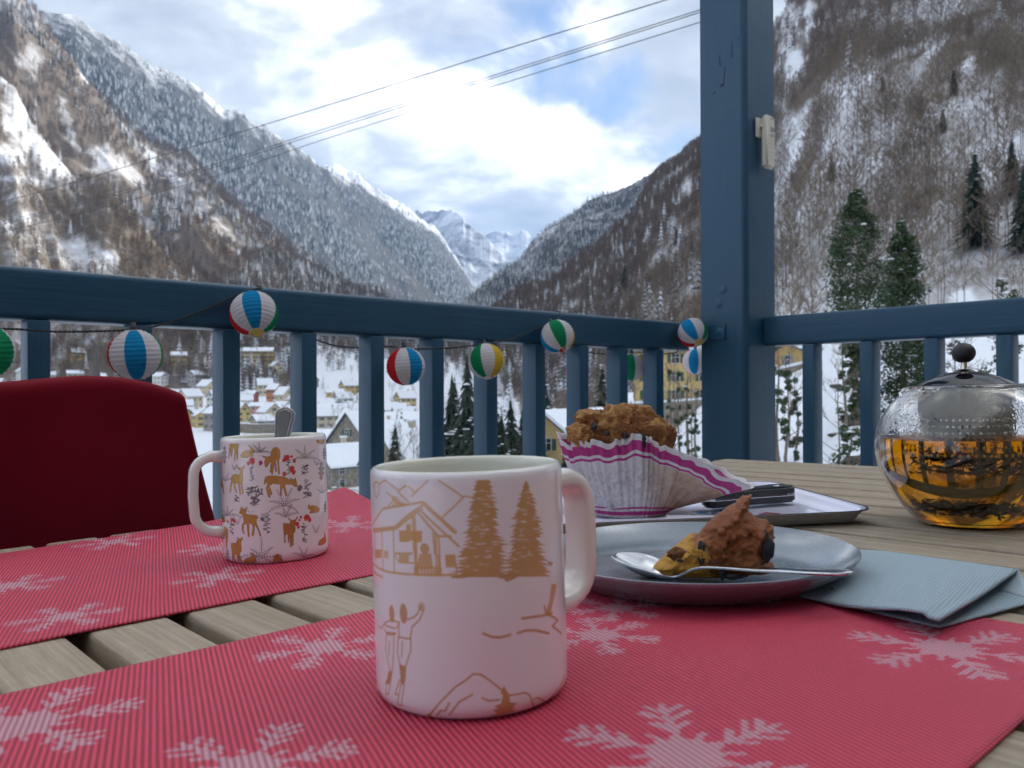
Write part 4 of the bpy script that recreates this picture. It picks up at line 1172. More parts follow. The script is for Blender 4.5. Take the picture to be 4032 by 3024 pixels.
# left railing
RB = -1.335
lr = empty('railing', Matrix.Translation(D1*.4+D2*RB))
setp(lr, 'dark left railing with broad handrail and flat balusters, lantern string hung along it', 'railing')
zt, zb = EYE+.1768, EYE+.1016
beam('handrail', lr, D1*(-2.6)+D2*(RB-.030)+Vector((0, 0, (zt+zb)/2)), D1*1.832+D2*(RB-.030)+Vector((0, 0, (zt+zb)/2)), (.060, zt-zb), .010, seg=4)
beam('bottom_rail', lr, D1*(-2.6)+D2*(RB-.030)+Vector((0, 0, .11)), D1*1.9+D2*(RB-.030)+Vector((0, 0, .11)), (.055, .075), .006)
def baluster_me(w, d, h):
    return shade(bev_box('baluster', (h, w, d), .0025, 2), 50)
hb = zb-.147
bme = baluster_me(.0458, .030, hb)
for k in range(-18, 11):
    a = .2578+.0229+.1418*k
    o = obj('baluster', bme, M_BLUE)
    o.matrix_world = Matrix.Translation(D1*a+D2*(RB-.0055-.015)+Vector((0, 0, .147+hb/2))) @ rot_z(D1) @ Matrix.Rotation(math.radians(-90), 4, 'Y')
    o.parent = lr; o.matrix_parent_inverse = lr.matrix_world.inverted()
bp = obj('bracket_plate', shade(bev_box('bracket_plate', (.004, .135, .0405), .001, 1)), M_BLUE, None)
bp.matrix_world = Matrix.Translation(AB(PK_A-.0025, -1.2875, .147)) @ rot_z(D1)
bp.parent = lr; bp.matrix_parent_inverse = lr.matrix_world.inverted()
bl = MB(); bl.lathe([(0, .0062), (.005, .006), (.0063, .0045), (.0066, .0005), (.011, 0), (.0112, -.002)], 6)
for b_, z_ in ((-1.2365, .148), (-1.325, .150)):
    o = obj('bolt', shade(bl.mesh('bolt'), 30), M_METAL)
    o.matrix_world = Matrix.Translation(AB(PK_A-.0047, b_, z_)) @ rot_z(D1) @ Matrix.Rotation(math.radians(-90), 4, 'Y')
    o.parent = bp; o.matrix_parent_inverse = bp.matrix_world.inverted()

# right railing
RA = 1.895
rr = empty('railing', Matrix.Translation(D1*RA+D2*(-.3)))
setp(rr, 'bright blue right railing running from the post behind the glass teapot', 'railing')
zt2, zb2 = EYE+.1852, EYE+.1093
beam('handrail', rr, D1*(RA+.027)+D2*(-1.158)+Vector((0, 0, (zt2+zb2)/2)), D1*(RA+.027)+D2*(2.2)+Vector((0, 0, (zt2+zb2)/2)), (.054, zt2-zb2), .010, seg=4)
beam('bottom_rail', rr, D1*(RA+.027)+D2*(-1.158)+Vector((0, 0, .11)), D1*(RA+.027)+D2*(2.2)+Vector((0, 0, .11)), (.05, .075), .006)
hb2 = zb2-.147
bme2 = baluster_me(.0446, .030, hb2)
for k in range(0, 22):
    b = -1.0537+.0223+.1447*k
    o = obj('baluster', bme2, M_BLUE)
    o.matrix_world = Matrix.Translation(D2*b+D1*(RA+.0055+.015)+Vector((0, 0, .147+hb2/2))) @ rot_z(D2) @ Matrix.Rotation(math.radians(-90), 4, 'Y')
    o.parent = rr; o.matrix_parent_inverse = rr.matrix_world.inverted()

# house wall with a glazed door behind the sitter (outside the picture, closes the balcony)
hw = empty('house', Matrix.Translation(D2*2.35))
setp(hw, 'timber house the balcony belongs to, behind the camera', 'house')
M_WALL = speckled('house_boards', (.32, .29, .25), .8, .25, 5, .2)
w = MB(); w.box((0, 0, 0), (22, .2, 3.1))
o = obj('wall', w.mesh('wall'), M_WALL); o.matrix_world = Matrix.Translation(D1*(-.6)+D2*2.36+Vector((0, 0, 1.5))) @ rot_z(D1)
o.parent = hw; o.matrix_parent_inverse = hw.matrix_world.inverted()
for a_ in (-2.2, .6):
    fm = MB()
    fm.box((-.75, 0, 0), (.08, .06, 2.1)); fm.box((.75, 0, 0), (.08, .06, 2.1)); fm.box((0, 0, 1.01), (1.42, .058, .08)); fm.box((0, 0, -1.01), (1.42, .058, .08)); fm.box((0, 0, 0), (.07, .056, 1.94))
    o = obj('window', fm.mesh('window'), plain('white_frame', (.7, .7, .68), .5)); o.matrix_world = Matrix.Translation(D1*a_+D2*2.24+Vector((0, 0, 1.15))) @ rot_z(D1)
    o.parent = hw; o.matrix_parent_inverse = hw.matrix_world.inverted()
    pm = MB(); pm.box((0, 0, 0), (1.42, .01, 1.94))
    p_ = obj('pane', pm.mesh('pane'), plain('dark_pane', (.03, .035, .04), .08)); p_.matrix_world = Matrix.Translation(D1*a_+D2*2.245+Vector((0, 0, 1.15))) @ rot_z(D1)
    p_.parent = o; p_.matrix_parent_inverse = o.matrix_world.inverted()

# unseen eave added to shade the railing, cut short to keep the table lit
rf = MB(); rf.box((0, 0, 0), (22, 1.4, .16))
o = obj('roof', rf.mesh('roof'), M_WALL); o.matrix_world = Matrix.Translation(D1*(-.6)+D2*2.05+Vector((0, 0, 2.95))) @ rot_z(D1)
o.parent = hw; o.matrix_parent_inverse = hw.matrix_world.inverted()

# ------------------------------------------------------------------ weather sensor on the post
sn = empty('weather_sensor', Matrix.Translation(AB(1.890, PK_B+.001, .632)) @ rot_z(D1))
setp(sn, 'slim cream plastic thermometer sensor clipped to the blue corner post', 'sensor')
M_CREAM = plain('cream_plastic', (.62, .58, .48), .45)
# local X along D1 (to the right in the picture), local -Y towards the sitter side
def sensor_body():
    bm = bmesh.new(); bmesh.ops.create_cube(bm, size=1)
    for v in bm.verts: v.co = Vector((v.co.x*.040, v.co.y*.020, v.co.z*.136))
    for v in bm.verts:
        if v.co.z < 0: v.co.z -= 0
    bmesh.ops.bevel(bm, geom=list(bm.edges), offset=.006, segments=3, affect='EDGES')
    me = bpy.data.meshes.new('body'); bm.to_mesh(me); bm.free(); return shade(me, 50)
S_OFF = .0165
o = obj('body', sensor_body(), M_CREAM, sn); o.location = (.009, -S_OFF-.002, 0)
o = obj('clip', shade(bev_box('clip', (.030, .006, .050), .0028, 2)), M_CREAM, sn); o.location = (-.009, -.0042, .036)
o = obj('clip_bridge', shade(bev_box('clip_bridge', (.008, .016, .011), .001, 1)), M_CREAM, sn); o.location = (-.009, -.011, .042)
yf = -S_OFF-.002-.0102
o = obj('display', shade(bev_box('display', (.016, .0014, .0105), .0004, 1)), plain('lcd', (.26, .28, .25), .25), sn); o.location = (.0125, yf, .031)
o = obj('display_frame', shade(bev_box('display_frame', (.0185, .001, .013), .0004, 1)), plain('cream_shadow', (.36, .34, .29), .5), sn); o.location = (.0125, yf+.0002, .031)
for k in range(3):
    o = obj('vent_slot', shade(bev_box('vent_slot', (.017, .0012, .0012), .0003, 1)), plain('cream_shadow', (.36, .34, .29), .5), sn); o.location = (.0125, yf, .0185-.0036*k)
for k in range(6):
    o = obj('seam', shade(bev_box('seam', (.030, .0008, .0006), .0002, 1)), plain('cream_shadow', (.36, .34, .29), .5), sn); o.location = (.009, yf+.0001, .002-.0098*k)
lg = MB()
for k in range(9): lg.box((k*.00175-.007, 0, 0), (.0010, .0008, .0022 if k % 3 else .0028))
o = obj('small_print', lg.mesh('small_print'), plain('grey_print', (.25, .25, .24), .6), sn); o.location = (.0125, yf, .058)

# ------------------------------------------------------------------ paper lanterns on their string
LC = dict(red=(.62, .03, .035), blue=(.02, .27, .56), green=(.02, .28, .12), yellow=(.72, .47, .05), white=(.76, .72, .74))
def paper(name, c):
    t = NT('paper_'+name)
    n = t.noise(scale=40, detail=5, rough=.65)
    col = t.mix(n, tuple(x*.88 for x in c), tuple(min(1, x*1.1) for x in c))
    d = t.n.new('ShaderNodeBsdfDiffuse'); tr = t.n.new('ShaderNodeBsdfTranslucent'); mx = t.n.new('ShaderNodeMixShader')
    t.l.new(col, d.inputs[0]); t.l.new(col, tr.inputs[0]); mx.inputs[0].default_value = .42
    b = t.n.new('ShaderNodeBump'); b.inputs['Strength'].default_value = .35; b.inputs['Distance'].default_value = .002
    t.l.new(t.noise(scale=160, detail=3), b.inputs['Height']); t.l.new(b.outputs[0], d.inputs['Normal'])
    t.l.new(d.outputs[0], mx.inputs[1]); t.l.new(tr.outputs[0], mx.inputs[2]); t.l.new(mx.outputs[0], t.out.inputs[0])
    return t.m
MP = {k: paper(k, v) for k, v in LC.items()}
GORES = ['red', 'white', 'blue', 'white', 'green', 'white', 'yellow', 'white']
rl = random.Random(3)
def gore_mesh(k, r=.0385, var=0):
    nphi, nth = 6, 57
    vs = []; fs = []
    th0, th1 = math.radians(17), math.radians(163)
    for i in range(nth):
        u = i/(nth-1); th = th0+(th1-th0)*u
        rib = abs(math.sin(u*14*math.pi))           # paper sags in between the wire hoops
        for j in range(nphi):
            ph = 2*math.pi*(k+j/(nphi-1))/8
            rr = r*(1.012-.030*rib**.8+.004*math.sin(ph*9+u*31)*rib)
            vs.append((rr*math.sin(th)*math.cos(ph), rr*math.sin(th)*math.sin(ph), rr*math.cos(th)*.985))
    for i in range(nth-1):
        for j in range(nphi-1):
            fs.append((i*nphi+j, i*nphi+j+1, (i+1)*nphi+j+1, (i+1)*nphi+j))
    return mesh_from('paper_panel', vs, fs, True)
gore_me = []
for k in range(8):
    me = gore_mesh(k); me.materials.append(MP[GORES[k]]); gore_me.append(me)
hm_me = []
for zz in (.0362, -.0362):
    hm = MB(); hm.tube([(.0115*math.cos(a), .0115*math.sin(a), zz) for a in [2*math.pi*i/20 for i in range(21)]], .0007, 5)
    hm_me.append(hm.mesh('wire_ring', True))
hm = MB(); hm.tube([(-.0115, 0, -.0362), (.0115, 0, -.0362)], .0009, 5); hm_bar = hm.mesh('wire_bar', True)
sk = MB(); sk.lathe([(0, .048), (.004, .048), (.0045, .040), (.0055, .036), (.0055, .026), (.004, .022), (0, .02)], 14)
sk_me = sk.mesh('lamp_socket', True)
M_BLACK = plain('black_plastic', (.012, .012, .013), .45)
M_WIRE = plain('white_wire', (.6, .58, .55), .4)
def lantern(P, first, tilt_dir=(0, 0), label='', s=1.0):
    """first = turn so that gore 0 (red) starts at this angle; tilt_dir leans the axis (x right, y away)."""
    o = empty('paper_lantern', Matrix.Identity(4))
    ax = Vector((tilt_dir[0], tilt_dir[1], 1)).normalized()
    Rm = Vector((0, 0, 1)).rotation_difference(ax).to_matrix().to_4x4() @ Matrix.Rotation(math.radians(first), 4, 'Z')
    o.matrix_world = Matrix.Translation(P) @ Rm @ Matrix.Scale(s, 4)
    setp(o, label, 'paper lantern', 'beach ball lanterns on the string along the left railing')
    for me in gore_me: obj('paper_panel', me, None, o)
    for me in hm_me: obj('wire_ring', me, M_WIRE, o)
    obj('wire_bar', hm_bar, M_WIRE, o); obj('lamp_socket', sk_me, M_BLACK, o)
    return o
# angle: looking along +Y the sitter sees the side at -90 deg; gores increase counter-clockwise (to the right)
def lpos(px, py, b=-1.30):
    r = ray(px, py); s = b/(r.x*D2.x+r.y*D2.y); return Vector((r.x*s, r.y*s, EYE+r.z*s))
def face(g, P, off=0):
    """Turn so that the middle of gore g looks at the camera."""
    back = math.degrees(math.atan2(-P.y, -P.x))
    return back-(g+.5)*45+off
LP = [((-68, 1385), 3, 0, (.0, -.05), 'green and white paper lantern cut off by the left edge of the picture', 1.0),
      ((533, 1397), 2, 0, (-.05, -.06), 'blue and white striped lantern hanging just above the red blanket', 1.0),
      ((1000, 1237), 2, -4, (-.30, .52), 'red, white and blue lantern resting high on the handrail above the deer mug', 1.0),
      ((1598, 1443), 1, -10, (-.08, -.02), 'red, white and blue lantern below the handrail, left of the green and yellow one', .95),
      ((1915, 1423), 5, 6, (-.12, .30), 'lantern with green, white and yellow gores hanging over the gold printed mug', .96),
      ((2195, 1325), 4, 6, (-.42, .50), 'green fronted lantern with blue underside halfway along the handrail above the muffin', .97),
      ((2486, 1446), 4, -6, (.0, -.02), 'green lantern half hidden behind a baluster, outside the railing', .98),
      ((2728, 1310), 3, 30, (-.40, .95), 'lantern at the handrail end before the corner post, its pole facing the sitter', 1.0),
      ((2738, 1424), 2, -8, (.0, .0), 'red, white and blue lantern mostly hidden behind the corner post, hung outside', .98)]
LPOS = []
for k, ((px, py), g_, off, td, lab, s_) in enumerate(LP):
    P = lpos(px, py, -1.425 if k in (6, 8) else -1.292)
    LPOS.append(P)
    lantern(P, face(g_, P, off), td, lab, s_)

def twisted(name, pts, r=.0011, pitch=.012):
    pts = [Vector(p) for p in pts]
    # dense smooth path
    path = []
    for i in range(len(pts)-1):
        p0, p1, p2, p3 = pts[max(i-1, 0)], pts[i], pts[i+1], pts[min(i+2, len(pts)-1)]
        n = max(3, int((p2-p1).length/.003))
        for k in range(n):
            t = k/n
            path.append(.5*((2*p1)+(p2-p0)*t+(2*p0-5*p1+4*p2-p3)*t*t+(3*p1-p0-3*p2+p3)*t**3))
    path.append(pts[-1])
    m = MB(); L = 0
    st = [[], []]
    for i, p in enumerate(path):
        if i: L += (p-path[i-1]).length
        tg = (path[min(i+1, len(path)-1)]-path[max(i-1, 0)]).normalized()
        u = tg.orthogonal().normalized(); u = (Vector((0, 0, 1))-tg*tg.z).normalized() if abs(tg.z) < .95 else u
        v = tg.cross(u)
        for q in (0, 1):
            a = 2*math.pi*L/pitch+q*math.pi
            st[q].append(p+(u*math.cos(a)+v*math.sin(a))*r*.95)
    for q in (0, 1): m.tube(st[q], r, 5)
    return m.mesh(name, True)
def cp(px, py, b=-1.318): return lpos(px, py, b)
topz = EYE+.1768
path = [cp(-260, 1300, -1.30), cp(-70, 1297, -1.30), cp(60, 1296), cp(220, 1306), cp(400, 1304), cp(533, 1296, -1.30), cp(640, 1278, -1.326), cp(800, 1222, -1.330), cp(930, 1165, -1.328), cp(985, 1142, -1.322),
        cp(1030, 1133, -1.330), AB(.615, -1.345, .1790), AB(.635, -1.37, .1795), AB(.655, -1.397, .173), AB(.70, -1.403, .12), AB(.78, -1.403, .088), AB(.84, -1.400, .082),
        cp(1540, 1365, -1.36), cp(1590, 1377, -1.31), cp(1650, 1374, -1.315), cp(1760, 1372, -1.32), cp(1900, 1356, -1.30), cp(1960, 1348, -1.318), cp(2060, 1318, -1.329), cp(2140, 1283, -1.329), cp(2188, 1260, -1.32), cp(2205, 1248, -1.329),
        AB(1.345, -1.345, .1790), AB(1.36, -1.372, .1795), AB(1.375, -1.397, .172), AB(1.43, -1.402, .10), cp(2455, 1398, -1.42), cp(2486, 1392, -1.425), cp(2560, 1385, -1.405), AB(1.74, -1.40, .095), AB(1.765, -1.33, .096), cp(2650, 1335, -1.328), cp(2700, 1300, -1.320)]
cb = obj('lantern_cord', twisted('lantern_cord', path), M_BLACK)
setp(cb, 'thin twisted black cord looped along the left railing carrying the lanterns', 'cord')
# ------------------------------------------------------------------ the table: it stands a little tilted (right side higher)
GX = .0268
TT = Matrix.Translation((0, 0, EYE-.1335)) @ Matrix.Rotation(-GX, 4, 'Y')
TR = TT.to_3x3()
TI = TR.transposed()
def trayd(px, py): return TI @ ray(px, py)
def tp(px, py, h=0.0):
    """Table-frame point at height h above the table top seen at a photograph pixel."""
    d = trayd(px, py); s = (h-.1335)/d.z; return Vector((d.x*s, d.y*s, h))
def tD(px, py, D):
    """Table-frame point at horizontal distance D."""
    d = trayd(px, py); s = D/math.hypot(d.x, d.y); return Vector((d.x*s, d.y*s, .1335+d.z*s))
def TL(x, y, z=0, rz=0): return TT @ Matrix.Translation((x, y, z)) @ Matrix.Rotation(rz, 4, 'Z')
def t_ab(a, b, z=0): return D1*a+D2*b+Vector((0, 0, z))

def wood_mat():
    t = NT('weathered_teak')
    P = t.tc('Object'); r = t.rnd()
    off = t.comb(t.math('MULTIPLY', r, 37.0), t.math('MULTIPLY', r, 11.0), 0)
    v = t.n.new('ShaderNodeVectorMath'); v.operation = 'ADD'; t.l.new(P, v.inputs[0]); t.l.new(off, v.inputs[1])
    V = v.outputs[0]
    grain = t.noise(t.map(V, (3.5, 230, 120)), 1.0, 6, .72, .4)
    pores = t.noise(t.map(V, (26, 1000, 400)), 1.0, 3, .6)
    broad = t.noise(t.map(V, (3, 22, 22)), 1.0, 4, .6, .8)
    cross = t.noise(t.map(V, (160, 30, 30)), 1.0, 3, .6)
    c = t.mix(broad, (.33, .275, .205), (.50, .435, .345))
    c = t.mix(t.ramp(grain, [(.36, 0), (.62, .85)]), c, (.20, .160, .118))
    c = t.mix(t.ramp(pores, [(.34, .55), (.48, 0)]), c, (.13, .105, .085))
    c = t.mix(t.ramp(cross, [(.55, 0), (.75, .20)]), c, (.56, .52, .46))
    c = t.mix(t.math('ADD', t.math('MULTIPLY', r, .22), .10), c, (.46, .33, .20))
    t.set(Base_Color=c, Roughness=.62)
    t.p.inputs['Specular IOR Level'].default_value = .35
    t.bump(t.math('ADD', t.math('MULTIPLY', grain, .8), t.math('MULTIPLY', pores, .6)), .35, .0012)
    return t.m
M_TEAK = wood_mat()

table = empty('slatted_table', TT.copy())
setp(table, 'weathered teak garden table with gaps between its broad slats, set for two', 'table')
B0, B1 = -.885, .62          # left and right end of the slats
def slat(a0, a1, b0, b1, z0=-.024, corner=0):
    L = b1-b0
    me = bev_box('slat', (L, a1-a0, -z0), .0035, 3)
    o = obj('slat', shade(me, 60), M_TEAK, table)
    o.matrix_local = Matrix.Translation(t_ab((a0+a1)/2, (b0+b1)/2, z0/2)) @ rot_z(D2)
    return o
A_N = .1295; PITCHS = .05635; GAP = .0125
# the slat gaps (centres) measured on the near and the far side
kk = range(-9, 20)
for k in kk:
    a0 = A_N+PITCHS*k+GAP*.45; a1 = A_N+PITCHS*(k+1)-GAP*.45
    b0 = B0
    if k == 19: b0 = B0+.05
    if k == 18: b0 = B0+.012
    slat(a0+.0, a1, b0, B1)
for nm, (b0, b1) in (('frame_rail', (-.80, -.755)), ('frame_rail', (.50, .545)), ('frame_rail', (-.16, -.115))):
    me = shade(bev_box('frame_rail', (1.5, b1-b0, .045), .003, 1))
    o = obj('frame_rail', me, M_TEAK, table); o.matrix_local = Matrix.Translation(t_ab(.42, (b0+b1)/2, -.0475)) @ rot_z(D1)
for a_, b_ in ((-.3, -.78), (1.1, -.78), (-.3, .52), (1.1, .52)):
    me = shade(bev_box('leg', (.06, .06, .66), .004, 1))
    o = obj('leg', me, M_TEAK, table); o.matrix_local = Matrix.Translation(t_ab(a_, b_, -.40)) @ rot_z(D1)

# ------------------------------------------------------------------ small raster canvas for printed patterns
class Canvas:
    def __init__(s, w, h, bg=(1, 1, 1)):
        s.w, s.h = w, h; s.a = np.ones((h, w, 3), np.float32)*np.array(bg, np.float32)
    def _blend(s, x0, y0, m, c, al=1):
        h, w = m.shape
        if h <= 0 or w <= 0: return
        sub = s.a[y0:y0+h, x0:x0+w]; m = (m*al)[..., None]
        s.a[y0:y0+h, x0:x0+w] = sub*(1-m)+np.array(c, np.float32)*m
    def _box(s, xs, ys, pad):
        x0 = max(0, int(min(xs)-pad)); x1 = min(s.w, int(max(xs)+pad)+2); y0 = max(0, int(min(ys)-pad)); y1 = min(s.h, int(max(ys)+pad)+2)
        return x0, x1, y0, y1
    def poly(s, pts, c, al=1):
        xs = [p[0] for p in pts]; ys = [p[1] for p in pts]
        x0, x1, y0, y1 = s._box(xs, ys, 1)
        if x1 <= x0 or y1 <= y0: return
        acc = 0
        for ox, oy in ((.25, .25), (.75, .25), (.25, .75), (.75, .75)):
            gx, gy = np.meshgrid(np.arange(x0, x1)+ox, np.arange(y0, y1)+oy)
            ins = np.zeros(gx.shape, bool)
            for i in range(len(pts)):
                ax, ay = pts[i]; bx, by = pts[(i+1) % len(pts)]
                if ay == by: continue
                ins ^= ((ay > gy) != (by > gy)) & (gx < (bx-ax)*(gy-ay)/(by-ay)+ax)
            acc = acc+ins*.25
        s._blend(x0, y0, acc.astype(np.float32), c, al)
    def line(s, pts, wd, c, al=1):
        xs = [p[0] for p in pts]; ys = [p[1] for p in pts]
        x0, x1, y0, y1 = s._box(xs, ys, wd+1)
        if x1 <= x0 or y1 <= y0: return
        gx, gy = np.meshgrid(np.arange(x0, x1)+.5, np.arange(y0, y1)+.5)
        d = np.full(gx.shape, 1e9)
        for (ax, ay), (bx, by) in zip(pts[:-1], pts[1:]):
            vx, vy = bx-ax, by-ay; L = vx*vx+vy*vy+1e-9
            u = np.clip(((gx-ax)*vx+(gy-ay)*vy)/L, 0, 1)
            d = np.minimum(d, np.hypot(gx-ax-u*vx, gy-ay-u*vy))
        s._blend(x0, y0, np.clip(wd/2-d+.5, 0, 1).astype(np.float32), c, al)
    def disc(s, x, y, rx, ry, c, al=1):
        x0, x1, y0, y1 = s._box([x-rx, x+rx], [y-ry, y+ry], 1)
        if x1 <= x0 or y1 <= y0: return
        gx, gy = np.meshgrid(np.arange(x0, x1)+.5, np.arange(y0, y1)+.5)
        d = np.hypot((gx-x)/rx, (gy-y)/ry)
        s._blend(x0, y0, np.clip((1-d)*min(rx, ry)+.5, 0, 1).astype(np.float32), c, al)
    def image(s, name, srgb=True):
        im = bpy.data.images.new(name, s.w, s.h, float_buffer=False)
        if not srgb: im.colorspace_settings.name = 'Non-Color'
        a = np.clip(s.a, 0, 1)
        if srgb: a = np.where(a <= .0031308, a*12.92, 1.055*np.power(a, 1/2.4)-.055)   # colours above are linear
        px = np.ones((s.h, s.w, 4), np.float32); px[..., :3] = a[::-1]
        im.pixels.foreach_set(px.ravel()); im.pack()
        return im

# ------------------------------------------------------------------ woven place mats
M_LEN, M_WID = .45, .33
def snowflake(cv, cx, cy, R, rot, sx=1.0):
    W = 1.0
    for k in range(6):
        a = rot+k*math.pi/3
        def q(r, d): return (cx+sx*(r*math.cos(a)-d*math.sin(a)), cy+(r*math.sin(a)+d*math.cos(a)))
        w_ = max(2.0, R*.060)
        cv.line([q(0, 0), q(R*.98, 0)], w_, (W,)*3)
        for r0, l in ((.45, .20), (.62, .26), (.79, .20)):
            for sg in (-1, 1):
                cv.line([q(R*r0, 0), q(R*(r0+l*.75), sg*R*l*.75)], w_, (W,)*3)
        cv.poly([q(0, 0), q(R*.22, -R*.12), q(R*.40, 0), q(R*.22, R*.12)], (W,)*3)
        b = a+math.pi/6
        cv.line([(cx, cy), (cx+sx*R*.42*math.cos(b), cy+R*.42*math.sin(b))], w_*.9, (W,)*3)

def mat_image(name, flakes, um):
    Wp, Hp = 600, 440
    cv = Canvas(Wp, Hp, (0, 0, 0))
    for x, y, R, rot in flakes:
        snowflake(cv, x/M_LEN*Wp, (1-y/M_WID)*Hp, R/M_LEN*Wp, rot)
    # coarse weave: pattern repeats in cells of 2 x 1 threads
    m = cv.a[..., 0]
    c = m.reshape(Hp//2, 2, Wp//3, 3).mean((1, 3)) > .42
    c = np.repeat(np.repeat(c, 2, 0), 3, 1).astype(np.float32)
    cv.a[...] = c[..., None]
    return cv.image(name, False)

def mat_material(name, image, rib_deg):
    t = NT(name)
    uv = t.tc('UV')
    P = t.tc('Object')
    # ribs of the weave run at an angle across the mat
    Q = t.sep(t.map(P, (1, 1, 1), rot=(0, 0, math.radians(-rib_deg))))
    wv = t.noise(t.map(P, (7, 7, 7)), 1.0, 2, .5)
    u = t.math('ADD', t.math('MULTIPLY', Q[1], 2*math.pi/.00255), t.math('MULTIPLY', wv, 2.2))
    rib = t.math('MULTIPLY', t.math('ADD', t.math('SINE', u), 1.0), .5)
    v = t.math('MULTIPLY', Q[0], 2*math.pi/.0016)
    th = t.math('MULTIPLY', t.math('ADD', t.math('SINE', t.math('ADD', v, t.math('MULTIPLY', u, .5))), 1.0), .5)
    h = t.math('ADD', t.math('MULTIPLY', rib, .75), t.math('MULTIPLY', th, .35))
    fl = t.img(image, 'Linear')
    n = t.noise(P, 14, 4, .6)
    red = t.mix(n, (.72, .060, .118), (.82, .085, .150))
    red = t.mix(t.ramp(rib, [(.0, .80), (.8, 0)]), red, (.24, .008, .034))  # dark furrows, pale crests: weave tone plus sheen put into the colour
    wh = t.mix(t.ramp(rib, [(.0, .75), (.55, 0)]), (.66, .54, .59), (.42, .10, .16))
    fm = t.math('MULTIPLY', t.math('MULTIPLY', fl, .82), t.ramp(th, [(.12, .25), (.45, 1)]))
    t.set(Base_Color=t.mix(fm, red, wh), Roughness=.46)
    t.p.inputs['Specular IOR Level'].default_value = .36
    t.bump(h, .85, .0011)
    return t.m

def placemat(name, loc_ab, rz_deg, flakes, rib_deg, lift=None, wav=0.0012, seed=0):
    """loc_ab: table-frame origin corner; local X along the length, local Y across."""
    nx, ny = 110, 80
    vs = []; uvs = []
    for j in range(ny+1):
        for i in range(nx+1):
            x = M_LEN*i/nx; y = M_WID*j/ny
            z = .0015+wav*float(fbm(np.array(x*9.+seed), np.array(y*9.), 2, 401+seed))*(1 if wav else 0)
            if lift: z += lift(x, y)
            vs.append((x, y, max(.0012, z))); uvs.append((i/nx, j/ny))
    fs = [(j*(nx+1)+i, j*(nx+1)+i+1, (j+1)*(nx+1)+i+1, (j+1)*(nx+1)+i) for j in range(ny) for i in range(nx)]
    me = mesh_from(name, vs, fs, True)
    ul = me.uv_layers.new(name='UVMap')
    li = np.empty(len(me.loops), np.int32); me.loops.foreach_get('vertex_index', li)
    ul.data.foreach_set('uv', np.array(uvs, np.float32)[li].ravel())
    im = mat_image(name+'_pattern', flakes, 1)
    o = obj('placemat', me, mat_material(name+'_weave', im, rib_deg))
    sd_ = o.modifiers.new('thick', 'SOLIDIFY'); sd_.thickness = .0011; sd_.offset = -1
    o.matrix_world = TT @ Matrix.Translation(loc_ab) @ Matrix.Rotation(math.radians(rz_deg), 4, 'Z')
    return o

def flakes_from(origin, rz_deg, px_list):
    """Snowflake centres given as photograph pixels -> mat coordinates."""
    R = Matrix.Rotation(-math.radians(rz_deg), 3, 'Z'); out = []
    for px, py, rad, rot in px_list:
        q = R @ (tp(px, py, .001)-Vector(origin)); out.append((q.x, q.y, rad, rot))
    return out
ang_d1 = 90-48.3                        # direction of D1 from the X axis
# near mat: right edge b = -.108, left edge b = -.431, far end a = .4925
o2 = t_ab(.0425, -.106, 0); rz2 = ang_d1
fl2 = flakes_from(o2, rz2, [(2740, 2975, .047, .2), (3755, 2555, .046, .3), (2385, 2500, .034, .1), (1300, 2548, .036, .25), (130, 2860, .045, .2), (1010, 3040, .040, .3), (2450, 2395, .030, .5), (3000, 2330, .032, .2)])
m2 = placemat('near_mat', o2, rz2, fl2, 90-18.7-ang_d1+42, seed=2)
setp(m2, 'red woven place mat with white snowflakes under the gold printed mug', 'place mat', 'woven snowflake place mats')
o1 = t_ab(.045, -.520, 0); rz1 = ang_d1
fl1 = flakes_from(o1, rz1, [(464, 2142, .036, .2), (66, 2305, .036, .1), (282, 2431, .033, .3), (880, 2275, .034, .2), (1385, 2075, .038, .2), (854, 2161, .030, .4)])
def lift1(x, y):
    d = math.hypot((M_LEN+.02-x), (M_WID+.01-y))
    return .024*max(0, 1-d/.22)**2+.004*max(0, (y-M_WID*.62)/(M_WID*.38))*max(0, min(1, (x-.12)/.1))
m1 = placemat('far_mat', o1, rz1, fl1, 90-18.7-ang_d1+42, lift=lift1, seed=7)
setp(m1, 'red woven place mat with white snowflakes under the deer printed mug, one corner curling up', 'place mat', 'woven snowflake place mats')
